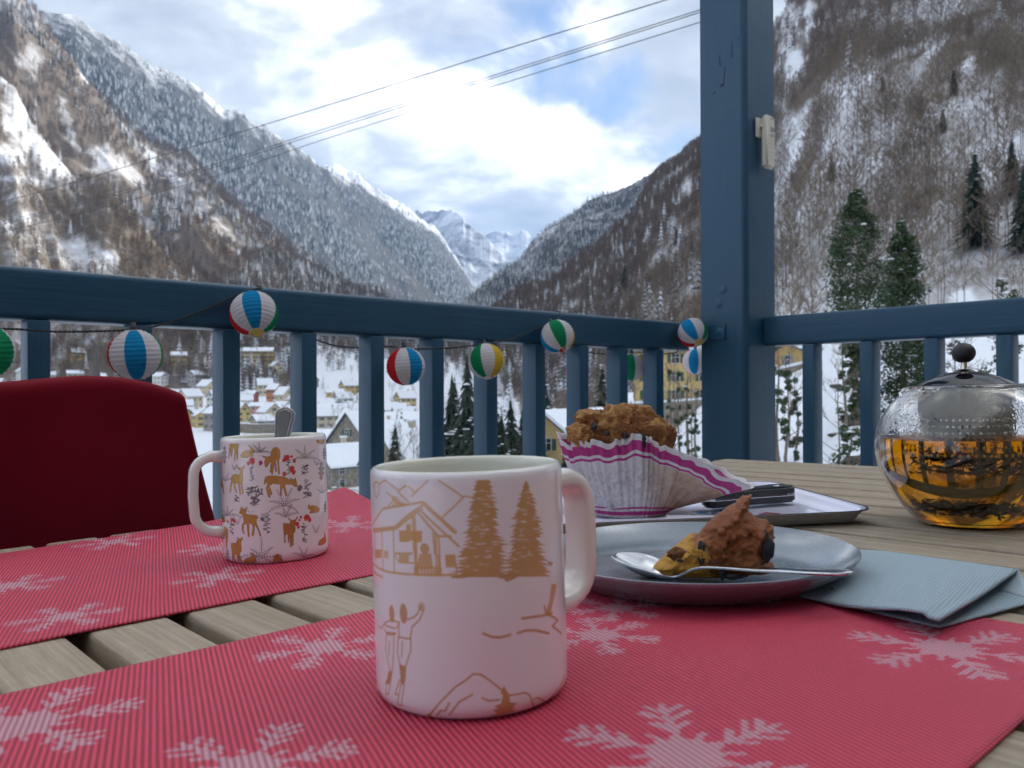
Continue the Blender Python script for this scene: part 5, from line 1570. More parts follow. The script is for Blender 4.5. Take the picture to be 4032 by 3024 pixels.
# ------------------------------------------------------------------ mugs
M_CHINA_IN = plain('ivory_glaze', (.74, .72, .62), .12)
def china(name, image):
    t = NT(name)
    t.set(Base_Color=t.img(image), Roughness=.10)
    t.p.inputs['Coat Weight'].default_value = .4; t.p.inputs['Coat Roughness'].default_value = .05
    return t.m
MUG_R, MUG_H = .0425, .0995
def mug_body(mat_out, parent, edge=.004):
    n = 96
    prof_o = [(0, .0022), (.032, .0020), (.0345, .0), (.0385, .0003), (.0415, .0025), (MUG_R, .006)]
    zs = [.006+(MUG_H-.006-.003)*k/26 for k in range(1, 27)]
    prof_o += [(MUG_R, z) for z in zs] + [(MUG_R-.0004, MUG_H-.0013), (MUG_R-.0012, MUG_H-.0003), (MUG_R-.0019, MUG_H)]
    prof_i = [(MUG_R-.0026, MUG_H-.0003), (MUG_R-.0033, MUG_H-.0013), (MUG_R-.0037, MUG_H-.004), (MUG_R-.0037, .03), (MUG_R-.0045, .012), (MUG_R-.009, .006), (0, .005)]
    prof = prof_o+prof_i
    vs = []; uv = []
    for r, z in prof:
        for k in range(n+1):
            a = 2*math.pi*k/n-math.pi
            vs.append((r*math.cos(a), r*math.sin(a), z)); uv.append((k/n, z/MUG_H))
    fs = []; mi = []
    for i in range(len(prof)-1):
        for k in range(n):
            fs.append((i*(n+1)+k, i*(n+1)+k+1, (i+1)*(n+1)+k+1, (i+1)*(n+1)+k)); mi.append(1 if i >= len(prof_o)-2 else 0)
    me = mesh_from('body', vs, fs, True); me.polygons.foreach_set('material_index', mi)
    ul = me.uv_layers.new(name='UVMap'); li = np.empty(len(me.loops), np.int32); me.loops.foreach_get('vertex_index', li)
    ul.data.foreach_set('uv', np.array(uv, np.float32)[li].ravel())
    bm = bmesh.new(); bm.from_mesh(me); bmesh.ops.remove_doubles(bm, verts=bm.verts, dist=1e-6); bm.to_mesh(me); bm.free()
    return obj('body', me, [mat_out, M_CHINA_IN], parent)

def mug_handle(parent, ang, mat_, top=.090, bot=.023, out=.026, w=.013, th=.0085):
    """Flat strap handle with rounded corners, in the local direction ang."""
    pts = []
    r = MUG_R-.0015
    c = .014
    P = [(0, top), (out-c, top+.0005)]
    for k in range(1, 7):
        a = math.pi/2*k/6; P.append((out-c+c*math.sin(a), top-c+c*math.cos(a)))
    P += [(out+.0008, (top+bot)/2)]
    for k in range(0, 7):
        a = math.pi/2*k/6; P.append((out-c+c*math.cos(a)-.002*(k/6), bot+c-c*math.sin(a)))
    P += [(0, bot-.002)]
    ca, sa = math.cos(ang), math.sin(ang)
    nsec = 16; vs = []; fs = []
    for i, (x, z) in enumerate(P):
        x0, z0 = P[max(0, i-1)]; x1, z1 = P[min(len(P)-1, i+1)]
        tx, tz = x1-x0, z1-z0; L = math.hypot(tx, tz); tx /= L; tz /= L
        nx, nz = -tz, tx
        fl = 1.0+.25*math.exp(-(i/1.2)**2)+.25*math.exp(-((len(P)-1-i)/1.2)**2)
        for k in range(nsec):
            a = 2*math.pi*k/nsec; cu, su = math.cos(a), math.sin(a)
            e = .55
            dn = th/2*math.copysign(abs(cu)**e, cu)*fl; dw = w/2*math.copysign(abs(su)**e, su)*fl
            X, Z, W = r+x+nx*dn, z+nz*dn, dw
            vs.append((X*ca-W*sa, X*sa+W*ca, Z))
    for i in range(len(P)-1):
        for k in range(nsec):
            fs.append((i*nsec+k, (i+1)*nsec+k, (i+1)*nsec+(k+1) % nsec, i*nsec+(k+1) % nsec))
    fs.append(tuple(range(nsec))); fs.append(tuple((len(P)-1)*nsec+k for k in range(nsec))[::-1])
    me = mesh_from('handle', vs, fs, True)
    return obj('handle', me, mat_, parent)

def mug_uv(C, px, py):
    """Texture pixel fraction on the outside of a mug seen at a photograph pixel."""
    d = trayd(px, py); ox, oy = -C[0], -C[1]
    a = d.x*d.x+d.y*d.y; b = 2*(ox*d.x+oy*d.y); c = ox*ox+oy*oy-MUG_R**2
    q = b*b-4*a*c
    if q < 0: q = 0
    s = (-b-math.sqrt(q))/(2*a)
    X, Y, Z = d.x*s+ox, d.y*s+oy, .1335+d.z*s
    return (math.atan2(Y, X)+math.pi)/(2*math.pi), (Z-.0015)/MUG_H

C_NEAR = (-.0179, .3696); C_DEER = (-.1962, .6886)
TW, TH_ = 1900, 700
rm = random.Random(11)
# -- gold ski scene
def gold_mug():
    cv = Canvas(TW, TH_, (.80, .755, .775))
    G = (.60, .335, .115); Gd = (.50, .26, .08)
    def q5(pts): return [(lambda u: (u[0]*TW, (1-u[1])*TH_))(mug_uv(C_NEAR, 1440+x*.3662, 1800+y*.3662)) for x, y in pts]
    def q6(pts): return [(lambda u: (u[0]*TW, (1-u[1])*TH_))(mug_uv(C_NEAR, 1440+x*.434, 2300+y*.434)) for x, y in pts]
    def L5(pts, w=7, c=G, al=.85): cv.line(q5(pts), w, c, al)
    def P5(pts, c=G, al=.92): cv.poly(q5(pts), c, al)
    def L6(pts, w=7, c=Gd, al=.85): cv.line(q6(pts), w, c, al)
    def P6(pts, c=Gd, al=.92): cv.poly(q6(pts), c, al)
    for l in ([(165, 330), (180, 280), (210, 265), (240, 290), (290, 250), (320, 260), (380, 310), (450, 360), (520, 310), (560, 315), (610, 370)], [(240, 300), (235, 380), (205, 440)], [(185, 300), (180, 380), (205, 440)],
              [(590, 420), (680, 330), (770, 250)], [(880, 250), (1000, 330), (1060, 370), (1140, 430)], [(920, 650), (1040, 540), (1160, 420), (1260, 440), (1300, 460)], [(320, 380), (380, 430), (430, 490), (480, 505)], [(440, 375), (500, 430), (560, 480)], [(340, 520), (380, 480), (400, 430)]): L5(l, 5)
    P5([(375, 420), (430, 425), (480, 480), (550, 505), (450, 525), (360, 535), (400, 490)], al=.55)
    L5([(165, 725), (215, 640), (275, 555), (420, 530), (620, 500), (710, 483)]); L5([(170, 775), (410, 752), (560, 620), (705, 520)]); L5([(175, 802), (420, 772), (610, 620), (700, 560)])
    P5([(690, 488), (735, 483), (1085, 800), (1065, 835), (1010, 800), (900, 690), (725, 535)], al=.85)
    L5([(670, 610), (780, 740), (880, 852), (1015, 850)]); L5([(700, 590), (960, 832)]); L5([(1000, 870), (1100, 960)])
    for l in ([(190, 800), (190, 1130)], [(265, 800), (276, 1212)], [(392, 790), (402, 1240)], [(822, 822), (840, 1040)], [(848, 842), (858, 1060)], [(880, 850), (900, 1262)], [(600, 640), (612, 1000)], [(622, 640), (632, 930)]): L5(l, 6)
    L5([(160, 1130), (200, 1170), (280, 1220), (410, 1247), (620, 1262), (900, 1272), (1060, 1262)]); L5([(170, 1220), (270, 1290)])
    P5([(450, 790), (530, 788), (530, 722), (580, 722), (580, 795), (702, 792), (702, 912), (628, 925), (600, 895), (540, 915), (460, 912)])
    P5([(410, 1022), (600, 1022), (600, 1052), (560, 1052), (560, 1130), (450, 1132), (450, 1052), (410, 1052)], al=.8); L5([(410, 1060), (450, 1130), (610, 1140)], 5)
    P5([(605, 920), (650, 930), (655, 1255), (622, 1255)], al=.85)
    cx, cy = q5([(730, 985)])[0]; cv.disc(cx, cy, 15, 15, G, .9)
    P5([(675, 1040), (800, 1035), (822, 1200), (640, 1205)], al=.85)
    for x in range(625, 915, 34): L5([(x, 1190), (x+6, 1262)], 8)
    P5([(840, 1060), (900, 1050), (912, 1268), (850, 1268)], al=.7)
    P5([(190, 992), (262, 992), (262, 1082), (195, 1088)]); P5([(285, 1005), (338, 1005), (338, 1090), (285, 1085)], al=.7)
    P5([(948, 1052), (1062, 1045), (1070, 1180), (960, 1188)]); L5([(1070, 1150), (1080, 1260)], 5)
    def fir5(cx, y0, y1, ws, holes, seed):
        r_ = random.Random(seed)
        N = 26; left = []; right = []
        for k in range(N):
            u = k/(N-1); y = y0+(y1-y0)*u; w = np.interp(u, [a for a, b in ws], [b for a, b in ws])
            left += [(cx-w*r_.uniform(.85, 1.12), y+r_.uniform(0, 20)), (cx-w*r_.uniform(.5, .8), y+14)]
            right += [(cx+w*r_.uniform(.85, 1.12), y+r_.uniform(0, 20)), (cx+w*r_.uniform(.5, .8), y+14)]
        P5(left+right[::-1], Gd, .93)
        for k in range(holes):
            u = r_.uniform(.12, .97); w = np.interp(u, [a for a, b in ws], [b for a, b in ws])
            x = cx+r_.uniform(-.95, .95)*w; y = y0+(y1-y0)*u; l = r_.uniform(18, 60)
            P5([(x-l, y+r_.uniform(-8, 14)), (x, y-r_.uniform(4, 10)), (x+l, y+r_.uniform(-8, 14)), (x, y+r_.uniform(4, 10))], (.80, .755, .775), r_.uniform(.35, .8))
    fir5(1360, 228, 1275, [(0, 80), (.15, 130), (.35, 170), (.5, 185), (.7, 270), (.9, 300), (1, 330)], 70, 2)
    fir5(1820, 240, 1270, [(0, 8), (.06, 35), (.2, 95), (.4, 160), (.7, 190), (.9, 250), (1, 265)], 40, 5)
    P5([(1010, 1285), (1120, 1255), (1260, 1250), (1290, 1275), (1130, 1305), (1020, 1303)], Gd); P5([(1510, 1300), (1600, 1260), (1760, 1270), (1680, 1320), (1610, 1345), (1580, 1310)], Gd)
    P5([(2040, 1120), (2110, 1130), (2080, 1180)], Gd)
    # two skiers arm in arm
    for cx_, cy_, rx, ry in ((315, 270, 13, 25), (422, 268, 15, 29)):
        x, y = q6([(cx_, cy_)])[0]; cv.disc(x, y, rx, ry, Gd, .85)
    for l in ([(190, 380), (215, 405), (255, 350), (300, 330), (360, 340), (385, 350), (360, 400)], [(255, 372), (300, 392), (345, 402)], [(245, 400), (262, 440), (350, 445)], [(265, 452), (300, 462), (350, 452)], [(265, 460), (260, 600), (300, 790)], [(335, 460), (330, 640), (318, 790)], [(292, 520), (290, 640)],
              [(460, 322), (520, 300), (550, 270), (580, 205)], [(608, 230), (570, 325), (500, 390), (487, 480), (490, 600), (440, 750)], [(380, 350), (382, 480), (430, 492), (485, 496)], [(375, 480), (366, 620), (392, 730)], [(412, 522), (405, 660)], [(270, 905), (258, 1000), (285, 1000), (300, 910)], [(400, 910), (362, 1105), (398, 1110), (430, 910)], [(388, 870), (345, 1000), (370, 1000)]): L6(l, 5)
    x, y = q6([(588, 205)])[0]; cv.disc(x, y, 11, 12, Gd, .6)
    P6([(285, 790), (322, 790), (312, 870), (300, 910), (250, 905), (272, 860)]); P6([(382, 725), (448, 750), (440, 870), (430, 912), (395, 912), (396, 850)])
    for l in ([(1150, 450), (1230, 480), (1300, 485), (1390, 462)], [(1460, 445), (1530, 422), (1620, 420), (1740, 448)], [(1500, 312), (1600, 298), (1700, 285), (1770, 262)], [(1700, 200), (1715, 270), (1780, 300), (1820, 330), (1770, 380), (1850, 450)]): L6(l, 8)
    P6([(1762, 0), (1810, 0), (1790, 110), (1750, 280), (1705, 275), (1745, 150)], al=.8)
    for l in ([(640, 1210), (700, 1140), (760, 1070), (900, 930), (980, 880), (1060, 815), (1130, 822), (1200, 870), (1310, 955)], [(720, 1200), (760, 1150), (800, 1155), (840, 1080)], [(840, 1190), (930, 1070), (1050, 1002)], [(1140, 1035), (1200, 1060), (1290, 1050)], [(1390, 1010), (1530, 985), (1570, 1010), (1590, 1070), (1620, 1115)], [(1600, 1050), (1640, 1030), (1740, 1078), (1800, 1000), (1880, 830)]): L6(l, 6)
    x, y = q6([(640, 1210)])[0]; cv.disc(x, y, 8, 8, Gd)
    P6([(1335, 920), (1360, 970), (1385, 1000), (1390, 1070), (1470, 1085), (1420, 1105), (1450, 1125), (1410, 1135), (1465, 1165), (1380, 1185), (1320, 1200), (1210, 1222), (1240, 1195), (1280, 1180), (1225, 1145), (1290, 1130), (1240, 1110), (1310, 1085), (1325, 1010), (1305, 985)])
    return cv.image('gold_ski_print')
# -- woodland print
def deer_mug():
    cv = Canvas(TW, TH_, (.80, .755, .77))
    K = (.10, .09, .105)
    def qa(pts): return [(lambda u: (u[0]*TW, (1-u[1])*TH_))(mug_uv(C_DEER, 850+x*.217, 1700+y*.217)) for x, y in pts]
    def qb(pts): return [(lambda u: (u[0]*TW, (1-u[1])*TH_))(mug_uv(C_DEER, 850+x*.217, 1980+y*.217)) for x, y in pts]
    def fig(q, pts, c, ow=2.4, dots=0, seed=0):
        P = q(pts); cv.poly(P, c); cv.line(P+[P[0]], ow, (.12, .06, .03), .8)
        if dots:
            r_ = random.Random(seed); xs = [p[0] for p in P]; ys = [p[1] for p in P]
            x0, x1, y0, y1 = min(xs), max(xs), min(ys), min(ys)+(max(ys)-min(ys))*.38
            for _ in range(dots):
                cx = r_.uniform(x0+(x1-x0)*.2, x1-(x1-x0)*.25); cy = r_.uniform(y0+(y1-y0)*.3, y1); cv.line([(cx, cy), (cx+5, cy+2)], 2.2, (.15, .07, .03), .7)
    Y = (.60, .41, .13); B = (.50, .24, .06); Bd = (.42, .18, .05)
    fig(qa, [(335, 225), (500, 225), (480, 300), (480, 500), (465, 505), (455, 350), (430, 530), (412, 530), (420, 330), (400, 250), (370, 450), (355, 450), (355, 320), (320, 485), (306, 485), (320, 350)], Y)
    fig(qa, [(355, 850), (380, 790), (430, 775), (500, 785), (530, 740), (522, 690), (500, 690), (455, 620), (510, 655), (560, 655), (605, 605), (595, 650), (570, 690), (568, 800), (575, 880), (560, 925), (582, 1130), (562, 1130), (540, 940), (520, 940), (537, 1138), (515, 1138), (485, 935), (440, 930), (430, 990), (470, 1105), (455, 1115), (405, 1000), (415, 925), (385, 925), (370, 970), (350, 1100), (332, 1100), (338, 1000), (360, 900)], Y, 2.2, 10, 1)
    fig(qa, [(910, 435), (1000, 455), (1040, 455), (1090, 420), (1085, 380), (1100, 330), (1150, 285), (1200, 285), (1240, 330), (1250, 400), (1245, 480), (1225, 520), (1245, 770), (1215, 770), (1195, 520), (1165, 510), (1188, 722), (1162, 722), (1145, 560), (1115, 775), (1088, 775), (1100, 600), (1085, 738), (1063, 735), (1085, 540), (1060, 560), (1010, 640), (975, 638), (962, 540), (985, 490)], B, 2.2, 16, 2)
    fig(qa, [(965, 870), (985, 820), (1050, 800), (1150, 800), (1300, 812), (1370, 842), (1440, 885), (1432, 838), (1490, 870), (1530, 835), (1540, 890), (1562, 990), (1520, 1002), (1460, 955), (1345, 955), (1335, 990), (1378, 1165), (1350, 1168), (1300, 1005), (1278, 1060), (1278, 1158), (1250, 1150), (1248, 960), (1120, 940), (1055, 985), (1090, 1080), (1105, 1140), (1082, 1148), (1045, 1060), (1072, 1192), (1038, 1192), (992, 1030), (1020, 950), (992, 905), (980, 960), (958, 945)], B, 2.2, 12, 3)
    fig(qb, [(505, 195), (520, 140), (545, 70), (572, 105), (610, 110), (660, 70), (640, 140), (622, 200), (680, 215), (800, 225), (845, 240), (848, 288), (820, 292), (820, 370), (890, 540), (908, 605), (880, 608), (850, 500), (790, 400), (778, 560), (758, 602), (732, 592), (755, 450), (730, 380), (690, 380), (685, 500), (692, 618), (668, 618), (650, 450), (640, 372), (590, 400), (585, 500), (602, 562), (583, 562), (553, 490), (558, 390), (590, 345), (575, 260), (555, 205)], B, 2.2, 16, 4)
    fig(qb, [(1305, 370), (1340, 375), (1420, 380), (1436, 330), (1385, 283), (1410, 280), (1450, 315), (1520, 310), (1550, 255), (1568, 255), (1540, 320), (1525, 380), (1510, 420), (1525, 450), (1520, 520), (1490, 560), (1488, 775), (1462, 775), (1458, 590), (1450, 803), (1428, 803), (1425, 600), (1405, 722), (1392, 722), (1385, 570), (1358, 570), (1340, 605), (1346, 725), (1323, 725), (1318, 600), (1308, 500)], Bd, 2.2, 10, 5)
    fig(qb, [(358, 735), (400, 730), (440, 735), (478, 655), (468, 620), (500, 650), (530, 655), (560, 622), (575, 640), (545, 700), (540, 760), (550, 800), (545, 880), (520, 915), (542, 1090), (518, 1090), (490, 960), (492, 1088), (473, 1088), (455, 920), (420, 955), (434, 1082), (414, 1080), (400, 960), (385, 1072), (366, 1072), (375, 900), (360, 820)], B, 2.2, 10, 6)
    fig(qb, [(195, 440), (240, 430), (285, 460), (302, 510), (300, 600), (280, 825), (265, 825), (262, 620), (230, 560), (198, 550)], B)
    fig(qa, [(530, 430), (560, 380), (620, 345), (690, 345), (712, 300), (668, 248), (690, 250), (740, 290), (785, 330), (780, 360), (745, 400), (762, 442), (700, 452), (640, 470), (540, 462)], Y)
    fig(qb, [(1750, 80), (1765, 20), (1785, 55), (1850, 50), (1930, 70), (1965, 120), (1940, 172), (1850, 182), (1780, 192), (1800, 130), (1755, 100)], B)
    fig(qb, [(570, 1072), (620, 1010), (700, 985), (742, 962), (708, 898), (765, 930), (832, 982), (800, 1010), (812, 1085), (580, 1092)], B)
    fig(qb, [(1930, 762), (1960, 680), (2040, 620), (2045, 510), (2070, 600), (2080, 700), (2040, 752), (1980, 772)], (.50, .19, .05))
    fig(qb, [(1118, 1072), (1130, 970), (1200, 922), (1270, 960), (1294, 1062)], B, 2.2, 14, 8)
    fig(qb, [(190, 230), (235, 260), (252, 340), (190, 350)], B)
    fig(qa, [(1905, 150), (2050, 140), (2040, 205), (1990, 225), (1920, 205)], B)
    fig(qa, [(180, 830), (215, 960), (232, 1120), (215, 1120), (200, 1010), (178, 1000)], B)
    r_ = random.Random(4)
    def flower(q, x, y, rad, c):
        for k in range(7):
            a = r_.uniform(0, 6.28); X, Yy = q([(x+rad*.55*math.cos(a), y+rad*.55*math.sin(a))])[0]; cv.disc(X, Yy, rad*.21, rad*.24, c, .85)
    def leaf(q, x, y, a, l, c=K, fill=None, al=.75):
        dx, dy = math.cos(a), math.sin(a); P = [(x, y), (x+dx*l*.4-dy*l*.16, y+dy*l*.4+dx*l*.16), (x+dx*l, y+dy*l), (x+dx*l*.4+dy*l*.16, y+dy*l*.4-dx*l*.16)]
        Q = q(P)
        if fill: cv.poly(Q, fill, .8)
        cv.line(Q+[Q[0]], 2.6, c, min(1, al*1.25)); cv.line([Q[0], Q[2]], 2.0, c, al)
    def sprig(q, x, y, h, n, cols=(), c=K, lf=46):
        cv.line(q([(x+10, y+h*.5), (x, y), (x-6, y-h*.5)]), 3, c, .75)
        for k in range(n):
            u = r_.uniform(-.5, .45); a = r_.choice([-.6, -2.5, -.2, -2.9, .4, 2.7])+r_.uniform(-.4, .4)
            leaf(q, x, y+u*h, a, r_.uniform(.6, 1.2)*lf, c, r_.choice(cols) if cols and r_.random() < .5 else None, .7)
    def fern(q, x, y, sc, n=5, al=.55):
        for k in range(n):
            a = -math.pi/2+(k-(n-1)/2)*.52+r_.uniform(-.1, .1); L = sc*r_.uniform(.75, 1.1); pts = []
            for i in range(9):
                u = i/8; b = a+(k-(n-1)/2)*.16*u; pts.append((x+math.cos(b)*L*u, y+math.sin(b)*L*u+L*.28*u*u*abs(k-(n-1)/2)*.5))
            cv.line(q(pts), 3.0, K, min(1, al*1.35))
            for i in range(1, 9):
                px_, py_ = pts[i]; vx, vy = pts[i][0]-pts[i-1][0], pts[i][1]-pts[i-1][1]; m_ = math.hypot(vx, vy)+1e-6; vx /= m_; vy /= m_
                l = L*.17*(1.1-i/9)
                for sg in (-1, 1): cv.line(q([(px_, py_), (px_+vx*l*.6-sg*vy*l, py_+vy*l*.6+sg*vx*l)]), 2.8, K, min(1, al*1.15))
    def darkleaf(q, x, y, w, h):
        pts = [(x, y-h/2)]+[(x+w/2*(.35+.65*((k % 2) == 0))*(.3+.7*math.sin(math.pi*(k+1)/8)), y-h/2+h*(k+1)/8) for k in range(7)]+[(x, y+h/2)]+[(x-w/2*(.35+.65*((k % 2) == 0))*(.3+.7*math.sin(math.pi*(k+1)/8)), y-h/2+h*(k+1)/8) for k in range(6, -1, -1)]
        cv.poly(q(pts), (.22, .20, .22), .8)
    R1, R2, PU = (.55, .05, .04), (.50, .04, .16), (.36, .13, .20)
    darkleaf(qa, 238, 420, 110, 330); darkleaf(qa, 1990, 710, 130, 350); darkleaf(qa, 2045, 400, 80, 220); darkleaf(qb, 290, 950, 90, 220); darkleaf(qb, 2060, 70, 60, 220)
    sprig(qa, 735, 740, 330, 16); flower(qa, 735, 525, 48, R1); flower(qa, 675, 575, 30, R1); flower(qa, 890, 570, 36, R2)
    sprig(qa, 1400, 640, 260, 14); flower(qa, 1365, 470, 48, R1); flower(qa, 1320, 520, 30, R1); flower(qa, 1455, 450, 22, R1); flower(qa, 1510, 530, 30, R1); flower(qa, 1465, 680, 48, R1); flower(qa, 1500, 740, 34, R1); flower(qa, 1328, 765, 34, R1)
    for k in range(46):
        a = r_.uniform(0, 6.28); d = r_.random()**.5*120; leaf(qa, 790+math.cos(a)*d*1.1, 1080+math.sin(a)*d*.7, r_.uniform(0, 6.28), 50, K, (.17, .16, .18), .8)
    sprig(qa, 800, 1270, 190, 16, (PU, (.80, .755, .77), PU), K, 90); sprig(qa, 1740, 1070, 260, 16, (PU, (.42, .12, .14)), K, 80); flower(qa, 1605, 1025, 46, (.17, .15, .17)); flower(qa, 1720, 900, 40, (.45, .43, .45))
    sprig(qa, 1690, 700, 170, 16, (), K, 70); sprig(qa, 460, 1210, 120, 12, (), K, 50)
    fern(qa, 880, 380, 200, 5); fern(qa, 1705, 490, 270, 5); fern(qa, 420, 700, 130, 2, .4); fern(qa, 1330, 1350, 330, 6, .55); fern(qa, 250, 900, 190, 4, .4); fern(qa, 1910, 620, 150, 2, .4); fern(qa, 2000, 1120, 140, 3, .4)
    fern(qb, 285, 240, 230, 5); fern(qb, 470, 400, 180, 2, .4); fern(qb, 920, 1010, 400, 7, .6); fern(qb, 1690, 1000, 260, 4, .45); fern(qb, 1900, 560, 210, 2, .4); fern(qb, 1350, 270, 300, 4, .5)
    sprig(qb, 370, 450, 230, 14); flower(qb, 375, 290, 34, R1); flower(qb, 415, 330, 28, R1); flower(qb, 300, 330, 30, R1)
    sprig(qb, 1010, 400, 330, 14, (PU, (.45, .10, .08)), K, 78); flower(qb, 930, 295, 36, (.15, .14, .16)); flower(qb, 960, 215, 46, (.5, .48, .5))
    sprig(qb, 1690, 560, 340, 18, (), K, 62); flower(qb, 1735, 275, 52, R1); flower(qb, 1780, 310, 34, R1); flower(qb, 1625, 260, 22, R1); flower(qb, 1600, 315, 18, R1); flower(qb, 1555, 385, 34, R1); flower(qb, 1575, 440, 24, R1)
    return cv.image('woodland_print')

nm = empty('mug', TL(C_NEAR[0], C_NEAR[1], .0016))
setp(nm, 'white china mug with golden ski chalet print, nearest the camera', 'mug', 'china mugs on the table')
M_GOLD = china('gold_print_glaze', gold_mug()); mug_body(M_GOLD, nm)
M_CHINA = plain('white_glaze', (.78, .75, .70), .10, **{'Coat_Weight': .4})
mug_handle(nm, math.radians(46), M_CHINA, top=.0862, bot=.0265, out=.037, w=.0165, th=.0095)
dm = empty('mug', TL(C_DEER[0], C_DEER[1], .0016))
setp(dm, 'white china mug printed with fawns, rabbits and flowers, a spoon standing in it', 'mug', 'china mugs on the table')
M_DEER = china('woodland_glaze', deer_mug()); mug_body(M_DEER, dm)
mug_handle(dm, math.radians(206), M_CHINA, top=.0845, bot=.0245, out=.0225, w=.013, th=.0080)
tea_l = MB(); tea_l.lathe([(0, .052), (MUG_R-.0038, .052)], 64)
for p_ in (nm, dm):
    obj('drink', tea_l.mesh('drink'), plain('dark_tea', (.05, .018, .006), .03), p_)

# ------------------------------------------------------------------ spoons
M_STEEL = plain('polished_steel', (.62, .62, .63), .16, 1.0)
def spoon_mesh(name, L=.150, bowl=.047, bw=.031, hw=.0145, zp=None):
    """Lies along local X, bowl at x = 0, handle end at x = L."""
    nx, ny = 60, 14; vs = []; fs = []
    for i in range(nx+1):
        u = i/nx; x = L*u
        if x < bowl:
            v = x/bowl; w = bw/2*max(.02, math.sin(math.pi*min(1, v*.97+.03))**.62*(1-.18*v))
        else:
            w = 0
        s_ = max(0, (x-bowl*.86)/(L-bowl*.86))
        wh = .0030+.0008*s_ + (hw/2-.0035)*max(0, (s_-.25)/.75)**1.6
        if s_ > .93: wh *= math.sqrt(max(.02, 1-((s_-.93)/.07)**2))
        w = max(w, wh if x > bowl*.82 else 0)
        zc = 0
        if x < bowl*1.05: base = .002-.007*math.sin(math.pi*min(1, x/(bowl*1.05)))**.8
        else: base = .002
        arch = .0165*math.sin(min(1, max(0, (x-bowl*.75)/(L*.30)))*math.pi/2)
        drop = -.007*max(0, (s_-.3)/.7)
        for j in range(ny+1):
            t_ = j/ny*2-1; y = w*t_
            cup = .0085*max(0, 1-((x-bowl*.5)/(bowl*.55))**2)*t_*t_ if x < bowl*1.05 else .0006*(1-t_*t_)
            zz = base+arch+drop if zp is None else float(np.interp(u, [q[0] for q in zp], [q[1] for q in zp]))
            vs.append((x, y, zz+cup))
    for i in range(nx):
        for j in range(ny): fs.append((i*(ny+1)+j, (i+1)*(ny+1)+j, (i+1)*(ny+1)+j+1, i*(ny+1)+j+1))
    return mesh_from(name, vs, fs, True)
def add_spoon(name, mw, label, rim=False):
    o = obj(name, spoon_mesh(name), M_STEEL)
    md = o.modifiers.new('t', 'SOLIDIFY'); md.thickness = .0016; md.offset = 0
    md = o.modifiers.new('s', 'SUBSURF'); md.levels = 1; md.render_levels = 1
    o.matrix_world = mw; setp(o, label, 'teaspoon', 'teaspoons'); return o
# standing in the deer mug: only the handle end shows above the rim
e_top = Vector((-.1895, .7060, .1265)); e_bot = Vector((-.205, .668, -.020))
x = (e_top-e_bot).normalized(); y = Vector((1, .28, 0)); y = (y-x*y.dot(x)).normalized(); z = x.cross(y)
Mx = Matrix(((x.x, y.x, z.x, 0), (x.y, y.y, z.y, 0), (x.z, y.z, z.z, 0), (0, 0, 0, 1)))
sp1 = empty('teaspoon', TT @ Matrix.Translation(e_top-x*.150) @ Mx)
setp(sp1, 'steel teaspoon standing in the deer mug with only its handle end showing', 'teaspoon', 'teaspoons')
o = obj('blade', spoon_mesh('blade', hw=.0185), plain('brushed_steel', (.44, .44, .45), .30, 1.0), sp1)
md = o.modifiers.new('t', 'SOLIDIFY'); md.thickness = .0016; md.offset = 0
md = o.modifiers.new('s', 'SUBSURF'); md.levels = 1; md.render_levels = 1
def rim_path(inset):
    pts = []
    L = .150; bowl = .047
    for k in range(25):
        u = k/24
        s_ = .55+.45*u
        x_ = bowl*.86+(L-bowl*.86)*s_-(inset if s_ > .97 else 0)*.6
        wh = .0030+.0008*s_+(.0185/2-.0035)*max(0, (s_-.25)/.75)**1.6
        if s_ > .93: wh *= math.sqrt(max(.03, 1-((s_-.93)/.07)**2))
        pts.append((x_, max(.0, wh-inset)))
    zf = lambda x_: .002+.0165-.007*max(0, (((x_-bowl*.86)/(L-bowl*.86))-.3)/.7)
    P = [(a, b, zf(a)) for a, b in pts]+[(a, -b, zf(a)) for a, b in pts[::-1]]
    return P
for ins in (.0009, .0030):
    for sg in (-1, 1):
        rp = MB(); rp.tube([(a, b, c+sg*.0009) for a, b, c in rim_path(ins)], .00045, 5)
        obj('edge_bead', rp.mesh('edge_bead', True), M_STEEL, sp1)
# ------------------------------------------------------------------ dinner plate with cake and spoon
PL_C = (.1245, .5680); PL_R = .1068
def plate_mat():
    t = NT('pewter_glaze')
    n = t.noise(scale=900, detail=2, rough=.5)
    t.set(Base_Color=t.ramp(n, [(.35, (.20, .225, .255)), (.65, (.26, .285, .315))]), Roughness=.24, Metallic=.45)
    t.p.inputs['Coat Weight'].default_value = .15
    t.bump(n, .05, .0004)
    return t.m
pl = MB()
R_ = PL_R
pl.lathe([(0, .0035), (.060, .0035), (.072, .0042), (.082, .0066), (.092, .0105), (.100, .0148), (R_-.0016, .0190), (R_-.0006, .0199), (R_, .0197), (R_+.0001, .0188), (R_-.0008, .0172), (.100, .0118), (.092, .0066), (.084, .0020), (.081, .0), (.077, .0), (.075, .0012), (0, .0012)], 128)
plate = obj('plate', shade(pl.mesh('plate'), 60), plate_mat())
plate.matrix_world = TL(PL_C[0], PL_C[1], .0016)
setp(plate, 'round pewter grey dinner plate holding a broken piece of cake', 'plate')

